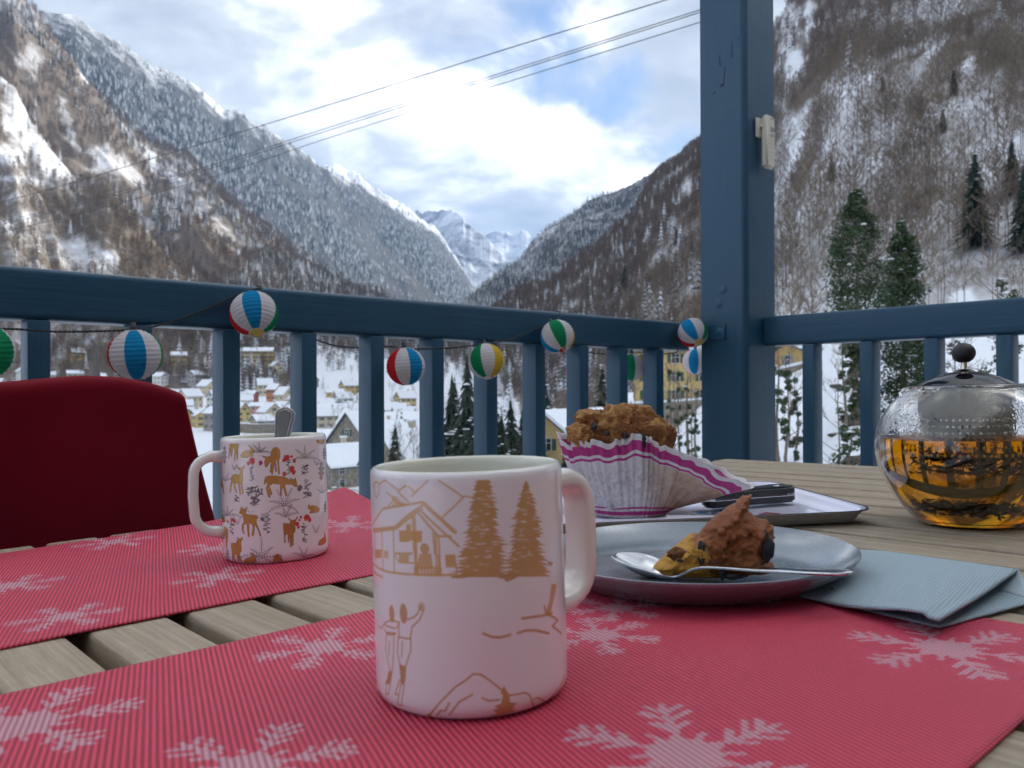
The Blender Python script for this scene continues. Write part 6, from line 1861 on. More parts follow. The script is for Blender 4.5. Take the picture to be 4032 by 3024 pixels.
# cake: traced outline blown up to a chunk with crust and crumb
def inflate(name, outline, thick, res=.0014, wob=.0012, seed=1, power=.5, side=.45):
    """Solid from a side-view outline (x, z): thickness grows from the edge inwards."""
    xs = [p[0] for p in outline]; zs = [p[1] for p in outline]
    x0, x1, z0, z1 = min(xs)-res*2, max(xs)+res*2, min(zs)-res*2, max(zs)+res*2
    nx = int((x1-x0)/res)+1; nz = int((z1-z0)/res)+1
    gx, gz = np.meshgrid(x0+np.arange(nx)*res, z0+np.arange(nz)*res)
    ins = np.zeros(gx.shape, bool); d = np.full(gx.shape, 1e9)
    for i in range(len(outline)):
        ax, az = outline[i]; bx, bz = outline[(i+1) % len(outline)]
        vx, vz = bx-ax, bz-az
        u = np.clip(((gx-ax)*vx+(gz-az)*vz)/(vx*vx+vz*vz+1e-12), 0, 1)
        d = np.minimum(d, np.hypot(gx-ax-u*vx, gz-az-u*vz))
        if az != bz: ins ^= ((az > gz) != (bz > gz)) & (gx < (bx-ax)*(gz-az)/(bz-az)+ax)
    th = thick*np.clip(d/(thick*side), 0, 1)**power
    n1 = fbm(gx*160, gz*160, 4, seed); n2 = fbm(gx*420, gz*420, 3, seed+9)
    idx = -np.ones(gx.shape, int); c = 0; V = []
    sel = ins
    idx[sel] = np.arange(sel.sum()); N = int(sel.sum())
    front = np.stack([gx[sel], -(th/2+np.minimum(1, d/.004)*(wob*2.2*n1+wob*1.0*n2))[sel], gz[sel]], -1)
    back = np.stack([gx[sel], (th/2+np.minimum(1, d/.004)*wob*1.5*n1)[sel], gz[sel]], -1)
    quads = []
    a = idx[:-1, :-1]; b = idx[:-1, 1:]; c_ = idx[1:, 1:]; e = idx[1:, :-1]
    ok = (a >= 0) & (b >= 0) & (c_ >= 0) & (e >= 0)
    F = np.stack([a[ok], b[ok], c_[ok], e[ok]], -1)
    Fb = F[:, ::-1]+N
    # close the rim
    from collections import Counter
    edges = {}
    for f in F:
        for i in range(4):
            k = (int(f[i]), int(f[(i+1) % 4])); edges[k] = 1
    rim = [(u, v) for (u, v) in edges if (v, u) not in edges]
    R4 = np.array([(v, u, u+N, v+N) for u, v in rim])
    V = np.concatenate([front, back]); Fa = np.concatenate([F, Fb, R4])
    me = np_mesh(name, V, Fa)
    return me
def crumb_mat(name, crumb, crust, dark, sc=1.0, crust_rule=None, rough=.72):
    t = NT(name)
    P = t.tc('Object')
    n = t.noise(P, 70*sc, 6, .65, .3); f = t.noise(P, 320*sc, 5, .7); b = t.noise(P, 28*sc, 3, .5)
    v = t.vor(P, 240*sc, 'F1')
    c1 = t.mix(f, crumb, tuple(x*.62 for x in crumb)); c2 = t.mix(f, crust, dark)
    m = crust_rule(t, P, n, b) if crust_rule else t.ramp(n, [(.38, 0), (.58, 1)])
    c = t.mix(m, c1, c2)
    c = t.mix(t.ramp(v, [(.05, .5), (.22, 0)]), c, tuple(x*.45 for x in crust))
    t.set(Base_Color=c, Roughness=rough)
    t.p.inputs['Subsurface Weight'].default_value = .12; t.p.inputs['Subsurface Radius'].default_value = (.004, .002, .001)
    t.p.inputs['Specular IOR Level'].default_value = .35
    t.bump(t.math('ADD', t.math('MULTIPLY', f, .6), t.math('ADD', t.math('MULTIPLY', n, .6), t.math('MULTIPLY', v, .4))), .9, .0028)
    return t.m
CK_D = .560
ck0 = tD(2830, 2245, CK_D)
look = Vector((ck0.x, ck0.y, 0)).normalized(); ckx = Vector((look.y, -look.x, 0))
def ckp(zx, zy):
    p = tD(2560+zx*.2532, 1900+zy*.2532, CK_D); return ((p-ck0).dot(ckx), p.z-.0052)
OUT = [(110, 1290), (180, 1200), (300, 1090), (385, 1015), (400, 985), (480, 930), (540, 880), (600, 830), (690, 765), (760, 750), (830, 745), (862, 705), (905, 655), (945, 600), (1030, 535), (1100, 470), (1180, 415), (1250, 350), (1330, 305), (1385, 285), (1420, 235), (1470, 200), (1520, 155), (1570, 165), (1610, 160), (1672, 122), (1688, 180), (1645, 225), (1632, 300), (1640, 340), (1612, 400), (1650, 425), (1700, 465), (1760, 510), (1830, 530), (1905, 535), (1940, 580), (1965, 630), (2005, 620), (2025, 690), (2010, 760), (2035, 830), (1990, 860), (1965, 900), (1960, 960), (1905, 1020), (1945, 1090), (1925, 1190), (1990, 1200), (2020, 1260), (2035, 1345), (1900, 1390), (1800, 1400), (1640, 1400), (1590, 1440), (1500, 1410), (1200, 1425), (1150, 1445), (900, 1440), (600, 1440), (400, 1420), (240, 1370)]
ol = [ckp(*p) for p in OUT]
zmin = min(p[1] for p in ol)
ol = [(x, z-zmin) for x, z in ol]
cake = empty('cake_piece', TT @ Matrix.Translation((ck0.x, ck0.y, .0053)) @ Matrix(((ckx.x, look.x, 0, 0), (ckx.y, look.y, 0, 0), (0, 0, 1, 0), (0, 0, 0, 1))))
setp(cake, 'broken wedge of brown crusted yellow cake standing on the grey plate', 'cake')
xl = ckp(1120, 800)[0]
def ck_rule(t, P, n, b):
    s_ = t.sep(P)
    e = t.math('ADD', t.math('MULTIPLY', s_[0], 26.0), t.math('ADD', t.math('MULTIPLY', s_[2], 16.0), t.math('MULTIPLY', t.math('SUBTRACT', n, .5), 1.4)))
    k = t.math('SUBTRACT', e, -.02+26*(xl-.006)+16*.020)
    return t.ramp(t.math('ADD', k, .5, True), [(.35, 0), (.62, 1)])
M_CAKE = crumb_mat('cake_crumb', (.66, .33, .045), (.33, .105, .024), (.165, .045, .013), 1.0, ck_rule, .5)
obj('crumb', inflate('crumb', ol, .036, .0009, .0019, 4, .6, .22), M_CAKE, cake)
M_BERRY = speckled('cooked_blueberry', (.012, .009, .014), .35, .4, 200, .4)
def blob(name, parent, P, r, m, seed=0, amp=.25, sq=(1, 1, 1)):
    bm = bmesh.new(); bmesh.ops.create_icosphere(bm, subdivisions=3, radius=1.0)
    r_ = random.Random(seed); ph = [r_.uniform(0, 6) for _ in range(6)]
    for v in bm.verts:
        n = v.co.normalized()
        k = 1+amp*(math.sin(n.x*3.1+ph[0])*math.sin(n.y*3.7+ph[1])+.5*math.sin(n.z*6.1+ph[2])*math.sin(n.x*5.3+ph[3])+.3*math.sin(n.y*11+ph[4])*math.sin(n.z*9+ph[5]))
        v.co = Vector((n.x*sq[0], n.y*sq[1], n.z*sq[2]))*k*r
    me = bpy.data.meshes.new(name); bm.to_mesh(me); bm.free(); shade(me, 80)
    o = obj(name, me, m, parent); o.location = P; return o
for k, (zx, zy, r, dy, sq) in enumerate([(1880, 910, .0056, -.0135, (.9, .6, 1.5)), (905, 980, .0042, -.0165, (.7, .4, 1.9)), (1200, 1250, .0034, -.0165, (.5, .4, 1.8)), (1350, 1345, .0026, -.0155, (2.4, .5, .7)), (600, 1090, .0026, -.0165, (1.3, .4, .6))]):
    x_, z_ = ckp(zx, zy); blob('berry', cake, (x_, dy, z_-zmin), r, M_BERRY, k, .22, sq)
M_CRUST = crumb_mat('cake_crust', (.30, .115, .03), (.20, .065, .02), (.10, .03, .012), 1.2)
x_, z_ = ckp(540, 1010); blob('crust_lump', cake, (x_, -.0145, z_-zmin), .0052, M_CRUST, 7, .3, (1.5, .5, .7))
x_, z_ = ckp(1120, 1010); blob('crust_lump', cake, (x_, -.0150, z_-zmin), .0095, M_CRUST, 9, .16, (.85, .4, 1.25))
rk_ = random.Random(8)
for k in range(7):
    x_ = rk_.uniform(ol[0][0]+.01, ol[0][0]+.11); b_ = blob('loose_crumb', cake, (x_, rk_.uniform(-.026, -.020), .0006), rk_.uniform(.0006, .0013), M_CRUST, k, .3)

# spoon resting on the plate, handle over the right rim
a = tp(2437, 2189, .0150); b = tp(3385, 2256, .0262)
x = (b-a).normalized(); y = Vector((-x.y, x.x, 0)).normalized(); z = x.cross(y)
Mx = Matrix(((x.x, y.x, z.x, a.x), (x.y, y.y, z.y, a.y), (x.z, y.z, z.z, a.z), (0, 0, 0, 1)))
sp2 = obj('teaspoon', spoon_mesh('teaspoon', L=(b-a).length, bowl=.050, bw=.034, hw=.014, zp=[(0, 0), (.04, -.0035), (.10, -.0080), (.17, -.0115), (.25, -.0125), (.29, -.0118), (.33, -.0090), (.38, -.0050), (.43, -.0030), (.50, -.0024), (.65, -.0022), (.85, -.0012), (1, 0)]), M_STEEL)
md = sp2.modifiers.new('t', 'SOLIDIFY'); md.thickness = .0017; md.offset = 0
md = sp2.modifiers.new('s', 'SUBSURF'); md.levels = 1; md.render_levels = 1
sp2.matrix_world = TT @ Mx
setp(sp2, 'steel teaspoon lying across the grey plate in front of the cake', 'teaspoon', 'teaspoons')

# ------------------------------------------------------------------ paper napkin
def napkin():
    A, B, C, D = tp(3370, 2150, .004), tp(4030, 2240, .014), tp(3728, 2452, .010), tp(3010, 2290, .004)
    C2 = tp(3728, 2466, .003); B2 = tp(4100, 2366, .003)
    root = empty('napkin', TT @ Matrix.Translation((.24, .52, 0)))
    setp(root, 'folded blue grey paper napkin with embossed dots, tucked under the plate', 'napkin')
    t = NT('embossed_paper')
    P = t.tc('UV')
    v = t.vor(t.map(P, (1, 1, 1), rot=(0, 0, .12)), 62, 'F1', 0.0)
    n = t.noise(t.tc('Object'), 45, 4, .6)
    t.set(Base_Color=t.mix(t.ramp(v, [(.15, 0), (.42, 1)]), t.mix(n, (.38, .46, .51), (.45, .53, .575)), (.30, .38, .43)), Roughness=.92)
    t.p.inputs['Specular IOR Level'].default_value = .15
    t.bump(t.math('ADD', v, t.math('MULTIPLY', n, .8)), .55, .0014)
    O = Vector((.24, .52, 0))
    def sheet(nm, Q, zf, th):
        n_ = 44; vs = []; uv = []
        for j in range(n_+1):
            for i in range(n_+1):
                u, w = i/n_, j/n_
                p = Q[0].lerp(Q[1], u).lerp(Q[3].lerp(Q[2], u), w)
                vs.append(Vector((p.x, p.y, max(.0014, p.z+zf(u, w))))-O); uv.append((u, w))
        fs = [(j*(n_+1)+i, (j+1)*(n_+1)+i, (j+1)*(n_+1)+i+1, j*(n_+1)+i+1) for j in range(n_) for i in range(n_)]
        me = mesh_from(nm, vs, fs, True); ul = me.uv_layers.new(name='UVMap'); li = np.empty(len(me.loops), np.int32); me.loops.foreach_get('vertex_index', li)
        ul.data.foreach_set('uv', np.array(uv, np.float32)[li].ravel())
        o = obj(nm, me, t.m, root); md = o.modifiers.new('t', 'SOLIDIFY'); md.thickness = th; md.offset = -1
        return o
    sheet('upper_fold', [A, B, C, D], lambda u, w: .0035*w*math.sin(u*6.0+2.6)*(1 if u < .95 else .4)+.0030*math.sin(w*3.1)*math.sin(u*3.1)-.0022*max(0, .25-u)*4+.0012*math.sin(u*9+w*5)*w, .0016)
    A2 = Vector((A.x, A.y, .003)); D2_ = Vector((D.x+.004, D.y-.002, .0030))
    sheet('lower_fold', [A2, B2, C2, D2_], lambda u, w: .0003*math.sin(u*7), .0012)
    # rounded fold joining both layers at the far right corner
    m = MB(); k_ = 10
    bb = B2+Vector((0, 0, .0005)); tt_ = B+Vector((0, 0, -.0002))
    e0, e1 = A.lerp(B, .70), B
    l0, l1 = A2.lerp(B2, .66), B2
    vs = []
    for i in range(13):
        u = i/12; p = e0.lerp(e1, u); q = l0.lerp(l1, u)
        outw = Vector((.003, .006, 0))*(.4+.6*u)
        for j in range(k_+1):
            w = j/k_; a_ = math.pi*w
            c = p.lerp(q, w)+outw*math.sin(a_); vs.append(c-O)
    fs = [(i*(k_+1)+j, i*(k_+1)+j+1, (i+1)*(k_+1)+j+1, (i+1)*(k_+1)+j) for i in range(12) for j in range(k_)]
    o = obj('fold_edge', mesh_from('fold_edge', vs, fs, True), t.m, root)
    md = o.modifiers.new('t', 'SOLIDIFY'); md.thickness = .0011
napkin()

# ------------------------------------------------------------------ serving tray
def rrect(hx, hy, r, n=8):
    pts = []
    for cx_, cy_, a0 in ((hx-r, hy-r, 0), (-hx+r, hy-r, 90), (-hx+r, -hy+r, 180), (hx-r, -hy+r, 270)):
        for k in range(n+1):
            a = math.radians(a0+90*k/n); pts.append((cx_+r*math.cos(a), cy_+r*math.sin(a)))
    return pts
TRX = .185; TRY = .125
tdir = Vector((.1489, .0133, 0)).normalized(); tper = Vector((-tdir.y, tdir.x, 0))
corner = tp(3470, 2004, .0137)
fr = tp(2700, 2045, .0137)
# front edge passes through fr, right edge through the right-most corner
tr_c = fr+tper*TRY+tdir*((corner-fr).dot(tdir)-TRX)
TRAY = TT @ Matrix.Translation((tr_c.x, tr_c.y, .0004)) @ Matrix.Rotation(math.atan2(tdir.y, tdir.x), 4, 'Z')
tray = empty('serving_tray', TRAY)
setp(tray, 'shallow white enamel tray with dark rim under the muffin and knife', 'tray')
def tray_print():
    """Dark and red printed shapes on the tray floor."""
    t = NT('tray_enamel')
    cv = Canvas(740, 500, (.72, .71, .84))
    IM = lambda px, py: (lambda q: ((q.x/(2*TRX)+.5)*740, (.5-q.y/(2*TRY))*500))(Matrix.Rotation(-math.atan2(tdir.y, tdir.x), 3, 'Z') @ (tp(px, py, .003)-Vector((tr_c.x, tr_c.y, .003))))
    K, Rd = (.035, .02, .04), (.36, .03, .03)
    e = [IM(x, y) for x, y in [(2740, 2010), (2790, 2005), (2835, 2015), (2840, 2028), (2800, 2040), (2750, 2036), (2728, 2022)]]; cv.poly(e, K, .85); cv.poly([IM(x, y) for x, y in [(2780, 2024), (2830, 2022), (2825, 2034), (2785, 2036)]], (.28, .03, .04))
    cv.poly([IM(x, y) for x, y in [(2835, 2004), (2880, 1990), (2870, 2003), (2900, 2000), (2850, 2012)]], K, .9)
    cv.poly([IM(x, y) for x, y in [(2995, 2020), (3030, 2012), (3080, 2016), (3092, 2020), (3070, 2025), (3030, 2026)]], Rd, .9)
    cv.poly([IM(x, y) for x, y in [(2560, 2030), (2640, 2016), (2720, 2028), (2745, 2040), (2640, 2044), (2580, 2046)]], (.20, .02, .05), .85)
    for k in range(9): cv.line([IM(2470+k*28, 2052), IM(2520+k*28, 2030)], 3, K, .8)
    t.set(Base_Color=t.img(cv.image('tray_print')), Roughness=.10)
    t.p.inputs['Coat Weight'].default_value = .5
    return t.m
def tray_build():
    prof = [(.000, .0015, 0), (-.010, .0015, 0), (-.006, .0035, 0), (-.0015, .0100, 0), (.0010, .0128, 0), (.0050, .0136, 0), (.0072, .0137, 1), (.0078, .0130, 1), (.0072, .0124, 2), (.0040, .0122, 2), (-.0005, .0085, 2), (-.0060, .0018, 2), (-.012, .0, 2)]
    n = 9*4
    vs = []; fs = []; mi = []
    for off, z, _ in prof[1:]:
        pts = rrect(TRX-.008+off, TRY-.008+off, max(.003, .022+off), 8)
        vs += [(x, y, z) for x, y in pts]
    for i in range(len(prof)-2):
        for k in range(n):
            fs.append((i*n+k, i*n+(k+1) % n, (i+1)*n+(k+1) % n, (i+1)*n+k)); mi.append(prof[i+2][2] if prof[i+2][2] else 0)
    fs.append(tuple(range(n))[::-1]); mi.append(0)
    fs.append(tuple((len(prof)-2)*n+k for k in range(n))); mi.append(2)
    # outward facing order
    fs = [f[::-1] for f in fs]
    me = mesh_from('pan', vs, fs); me.polygons.foreach_set('material_index', mi); shade(me, 40)
    ul = me.uv_layers.new(name='UVMap'); li = np.empty(len(me.loops), np.int32); me.loops.foreach_get('vertex_index', li)
    ul.data.foreach_set('uv', np.array([(v[0]/(2*TRX)+.5, v[1]/(2*TRY)+.5) for v in vs], np.float32)[li].ravel())
    obj('pan', me, [tray_print(), plain('dark_enamel_rim', (.02, .008, .03), .25), speckled('grey_enamel', (.42, .41, .40), .35, .1, 60)], tray)
tray_build()

# ------------------------------------------------------------------ knife lying on the tray
kr = tp(3121, 1945, .0125); kl = tp(2640, 1985, .0125)
kd = (kl-kr).normalized()
KM = TT @ Matrix.Translation((kr.x, kr.y, .0142)) @ Matrix.Rotation(math.atan2(kd.y, kd.x), 4, 'Z')
kn_ = empty('kitchen_knife', KM)
setp(kn_, 'black handled kitchen knife with steel rivets lying on the tray behind the cake', 'knife')
def khandle(z0, z1, nm, m_, grow=0):
    # outline in plan, butt at x = 0 with a downward curl on the -y side
    pts = [(-.001, -.006), (-.002, .004), (.002, .0115), (.010, .0135), (.030, .0120), (.060, .0105), (.100, .0105), (.100, -.0105), (.060, -.0100), (.030, -.0110), (.016, -.0150), (.006, -.0145)]
    P = []
    for i in range(len(pts)):
        p0, p1, p2, p3 = (Vector((*pts[j % len(pts)], 0)) for j in (i-1, i, i+1, i+2))
        for k in range(4):
            t = k/4; P.append(.5*((2*p1)+(p2-p0)*t+(2*p0-5*p1+4*p2-p3)*t*t+(3*p1-p0-3*p2+p3)*t**3))
    bm = bmesh.new()
    f = bm.faces.new([bm.verts.new((p.x, p.y*(1+grow), z0)) for p in P])
    r_ = bmesh.ops.extrude_face_region(bm, geom=[f]); 
    for v in r_['geom']:
        if isinstance(v, bmesh.types.BMVert): v.co.z = z1
    bmesh.ops.recalc_face_normals(bm, faces=bm.faces)
    ed = [e for e in bm.edges if abs(e.verts[0].co.z-e.verts[1].co.z) < 1e-6 and abs(e.verts[0].co.z-(z1 if z1 > .0 else z0)) < 1e-6]
    bmesh.ops.bevel(bm, geom=ed, offset=.0022, segments=3, affect='EDGES')
    me = bpy.data.meshes.new(nm); bm.to_mesh(me); bm.free(); return obj(nm, shade(me, 45), m_, kn_)
M_KN = speckled('black_pom', (.022, .024, .028), .30, .3, 400, .08)
khandle(.0008, .0085, 'handle_scale', M_KN); khandle(-.0085, -.0008, 'handle_scale', M_KN); khandle(-.0008, .0008, 'tang', M_STEEL, .02)
rv = MB(); rv.lathe([(0, .0088), (.0034, .0088), (.0036, .0084), (.0036, .006)], 20)
for x_ in (.016, .050, .084): o = obj('rivet', rv.mesh('rivet', True), M_STEEL, kn_); o.location = (x_, 0, 0)
bm_ = MB(); bm_.add([(.098, .0105, -.0008), (.098, -.0105, -.0008), (.20, -.004, -.0004), (.225, .008, -.0002), (.098, .0105, .0008), (.098, -.0105, .0008), (.20, -.004, .0004), (.225, .008, .0002)], [(0, 1, 2, 3), (7, 6, 5, 4), (0, 4, 5, 1), (1, 5, 6, 2), (2, 6, 7, 3), (3, 7, 4, 0)])
obj('blade', bm_.mesh('blade'), M_STEEL, kn_)

# ------------------------------------------------------------------ muffin in its paper case
MU = (.1215, .8483); MU_Z = .0024
case = empty('paper_case', TL(MU[0], MU[1], MU_Z))
setp(case, 'pleated white paper muffin case with magenta stripes, peeled open to the right', 'paper case')
def case_mat():
    t = NT('waxed_paper')
    uv = t.sep(t.tc('UV')); P = t.tc('Object')
    v = t.math('ADD', uv[1], t.math('MULTIPLY', t.math('SUBTRACT', t.noise(P, 60, 2), .5), .012))
    n = t.noise(P, 90, 5, .65); n2 = t.noise(P, 260, 5, .7); big = t.noise(P, 26, 4, .6, .6)
    base = t.mix(n, (.80, .775, .79), (.66, .63, .65))
    # grease and crumb showing through below the stripes, browner on the peeled right side
    sx = t.sep(P)[0]
    right = t.ramp(t.math('ADD', t.math('MULTIPLY', sx, 9.0), t.math('MULTIPLY', t.math('SUBTRACT', big, .5), .9)), [(.08, 0), (.38, 1)])
    low = t.ramp(v, [(.30, 1), (.72, 1), (.735, 0)], 'LINEAR')
    dirt = t.math('MULTIPLY', t.ramp(n2, [(.42, 0), (.68, .75)]), t.ramp(v, [(.0, .5), (.5, .9), (.70, .25), (.72, 0)]))
    c = t.mix(dirt, base, (.27, .20, .20))
    wax = t.mix(t.ramp(n, [(.35, 0), (.65, 1)]), (.62, .40, .20), (.38, .19, .07))
    c = t.mix(t.math('MULTIPLY', t.math('MULTIPLY', right, low), t.ramp(big, [(.3, .95), (.7, .55)])), c, wax)
    pk = (.60, .055, .30); pk2 = (.42, .03, .20)
    stripe = t.ramp(v, [(0, 0), (.035, 1), (.085, 0), (.115, 1), (.140, 0), (.735, 1), (.768, 0), (.805, 1), (.925, 0)], 'CONSTANT')
    c = t.mix(stripe, c, t.mix(n, pk, pk2))
    d = t.n.new('ShaderNodeBsdfTranslucent'); t.l.new(c, d.inputs[0]); mx = t.n.new('ShaderNodeMixShader'); mx.inputs[0].default_value = .25
    t.set(Base_Color=c, Roughness=.55); t.bump(t.math('ADD', n, t.math('MULTIPLY', n2, .5)), .5, .0015)
    t.l.new(t.p.outputs[0], mx.inputs[1]); t.l.new(d.outputs[0], mx.inputs[2]); t.l.new(mx.outputs[0], t.out.inputs[0])
    return t.m
def case_mesh():
    NA, NV = 420, 26; vs = []; uv = []; fs = []
    r_ = random.Random(2); ph = [r_.uniform(0, 6.28) for _ in range(4)]
    for j in range(NV+1):
        v = j/NV
        for i in range(NA):
            th = 2*math.pi*i/NA           # 0 = right, 90 = away, 270 = towards the sitter
            c, s_ = math.cos(th), math.sin(th)
            dth = (th+math.pi) % (2*math.pi)-math.pi
            pk = math.exp(-(dth/.62)**2)
            pk2 = math.exp(-(dth/.30)**2)
            # upper edge: wide at the left, tight at the front, pulled out to a lip at the right
            rt = .0500+.0215*max(0, -c)**2+.0030*max(0, s_)+.064*pk+.006*pk2
            zt_ = .0795-.010*max(0, math.cos(dth*.9))**2*(1 if abs(dth) < 1.7 else 0)-.040*pk
            zt_ += .003*math.sin(3*th+ph[0])+.0022*math.sin(7*th+ph[1])
            rb = .0365
            bulge = .006*math.sin(math.pi*v)*(1-pk)
            rr = rb+(rt-rb)*(v**1.12)+bulge
            zz = .0008+(zt_-.0008)*v
            pleat = math.sin(th*44+2.2*math.sin(th*5+ph[2])+1.1*math.sin(th*11+v*1.5)+.6*math.sin(th*23+ph[1]))*(.75+.25*math.sin(th*14+3*v))
            amp = .0017*(.35+.9*v)*(1-.55*pk)*(1+.3*math.sin(th*9+ph[3]))
            rr += amp*pleat+.0020*math.sin(v*9+th*8+2*math.sin(th*17))*pk*v+.0016*math.sin(v*6.5+th*5+ph[0])*math.sin(math.pi*v)*(.4+pk)
            zz += .0015*math.sin(th*19+ph[3])*v*v
            zz += .0012*v*pleat*(1-.5*pk)*(v > .9)
            # the lip leans back toward the sitter a little
            vs.append((rr*c, rr*s_-.020*pk*v, zz)); uv.append((i/NA, v))
    for j in range(NV):
        for i in range(NA): fs.append((j*NA+i, j*NA+(i+1) % NA, (j+1)*NA+(i+1) % NA, (j+1)*NA+i))
    n = len(vs); vs.append((0, 0, .0008)); uv.append((.5, .2))
    for i in range(NA): fs.append((n, (i+1) % NA, i))
    me = mesh_from('paper', vs, fs, True); ul = me.uv_layers.new(name='UVMap'); li = np.empty(len(me.loops), np.int32); me.loops.foreach_get('vertex_index', li)
    ul.data.foreach_set('uv', np.array(uv, np.float32)[li].ravel())
    return me
o = obj('paper', case_mesh(), case_mat(), case); md = o.modifiers.new('t', 'SOLIDIFY'); md.thickness = .00035

mf = empty('muffin', TL(MU[0], MU[1], MU_Z))
setp(mf, 'craggy golden brown blueberry muffin sitting in the opened paper case', 'muffin')
def muffin_mesh():
    """Dome with big cracked lumps, then fine craggy relief."""
    nu, nv = 300, 130
    lumps = [(2.3, .95, .32, .010), (3.6, .55, .40, .008), (4.45, 1.05, .34, .0095), (5.3, .9, .42, .007), (1.2, .8, .4, .008), (.2, 1.0, .45, .004), (4.9, .35, .5, .006), (3.1, 1.25, .3, .006), (4.0, 1.35, .35, .005), (5.6, 1.35, .3, .004)]
    V = np.zeros((nv+1, nu, 3))
    th = np.linspace(0, 2*math.pi, nu, endpoint=False)[None, :]; f = np.linspace(0, 1, nv+1)[:, None]
    pol = f*math.pi*.60                     # polar angle from the top
    th, pol = np.broadcast_arrays(th, pol)
    prof_r = np.interp(pol, [0, .25, .55, .85, 1.1, 1.4, 1.88], [0, .0165, .033, .0425, .0435, .0400, .032])
    prof_z = np.interp(pol, [0, .25, .55, .85, 1.1, 1.4, 1.88], [.1025, .1010, .0940, .0850, .0780, .0660, .036])
    nx, ny, nz = np.sin(pol)*np.cos(th), np.sin(pol)*np.sin(th), np.cos(pol)
    h = np.zeros_like(pol)
    for a, p, w, amp in lumps:
        cx_, cy_, cz_ = math.sin(p)*math.cos(a), math.sin(p)*math.sin(a), math.cos(p)
        d = np.arccos(np.clip(nx*cx_+ny*cy_+nz*cz_, -1, 1))
        h = np.maximum(h, amp*np.sqrt(np.clip(1-(d/w)**2, 0, 1)))
    sx, sy, sz = nx*3.0+7, ny*3.0+3, nz*3.0
    cr = ridged(sx*2.2+sz*1.3, sy*2.2-sz*1.1, 5, 71)
    cr2 = ridged(sx*6.5+sz*4, sy*6.5-sz*3, 4, 76)
    h = h+.0046*cr+.0024*cr2+.0018*fbm(sx*9+sz*7, sy*9+sz*5, 4, 72)
    rr = prof_r*(1+.26*np.maximum(0, -np.cos(th))*np.sin(pol)**2+.04*np.maximum(0, np.cos(th)))
    h = h*np.clip((1.5-pol)/.5, .15, 1)+.0011*fbm(sx*22+sz*9, sy*22+sz*13, 4, 75)
    V[..., 0] = (rr+h*np.sin(pol))*np.cos(th); V[..., 1] = (rr+h*np.sin(pol))*np.sin(th)*.97; V[..., 2] = prof_z+h*(.35+.65*np.cos(pol))-.006*np.maximum(0, np.cos(th))*np.sin(pol)
    i = np.arange(nv)[:, None]*nu+np.arange(nu)[None, :]; j = np.arange(nv)[:, None]*nu+(np.arange(nu)[None, :]+1) % nu
    F = np.stack([i, i+nu, j+nu, j], -1).reshape(-1, 4)
    me = np_mesh('crumb', V.reshape(-1, 3), F)
    at = me.attributes.new('relief', 'FLOAT', 'POINT'); at.data.foreach_set('value', (.5+.45*cr+.25*cr2).reshape(-1).astype(np.float32))
    return me
def mf_rule(t, P, n, b): return t.ramp(t.math('ADD', t.math('MULTIPLY', n, .55), t.math('MULTIPLY', t.attr('relief', 'Fac'), .5)), [(.40, 0), (.58, 1)])
def lump_rule(t, P, n, b): return t.ramp(n, [(.36, 0), (.56, 1)])
M_MUF = crumb_mat('muffin_crust', (.56, .30, .085), (.34, .135, .036), (.15, .05, .016), 1.0, mf_rule, .62)
obj('crumb', muffin_mesh(), M_MUF, mf)
for k, (px, py, r, D) in enumerate([(2352, 1680, .0052, .800), (2405, 1706, .0040, .795), (2475, 1712, .0042, .795), (2548, 1725, .0055, .800), (2553, 1745, .0050, .800), (2310, 1690, .0032, .812), (2420, 1690, .0030, .802)]):
    p = tD(px, py, D+.010); blob('berry', mf, (p.x-MU[0], p.y-MU[1], p.z-MU_Z), r*.62, M_BERRY, 20+k, .3, (1, .9, 1.15))
lump_m = crumb_mat('muffin_lump', (.58, .32, .10), (.38, .16, .042), (.19, .068, .022), 1.3, lump_rule, .6)
for k, (px, py, r, D, sq) in enumerate([(2440, 1665, .0165, .822, (1, .7, 1.05)), (2345, 1648, .013, .832, (1.3, .8, .6)), (2540, 1640, .012, .838, (1.1, .8, .9)), (2300, 1712, .013, .822, (1, .7, .8)), (2600, 1712, .013, .828, (.9, .7, 1.2)), (2480, 1620, .012, .845, (1.3, .9, .6))]):
    p = tD(px, py, D); b_ = blob('crust_lump', mf, (p.x-MU[0], p.y-MU[1], p.z-MU_Z), r, lump_m, 40+k, .16, sq)
    bm = bmesh.new(); bm.from_mesh(b_.data); bmesh.ops.subdivide_edges(bm, edges=bm.edges, cuts=2, use_grid_fill=True)
    rsc = r/.014; co = np.array([v.co for v in bm.verts]); nz_ = rsc*.0034*fbm(co[:, 0]*210+co[:, 1]*90+k, co[:, 2]*210+co[:, 1]*110, 4, 80+k)+rsc*.0030*ridged(co[:, 0]*130+co[:, 1]*80, co[:, 2]*130-co[:, 1]*60, 5, 90+k)
    for v, q in zip(bm.verts, nz_): v.co += v.co.normalized()*float(q)
    bm.to_mesh(b_.data); bm.free(); shade(b_.data, 80)

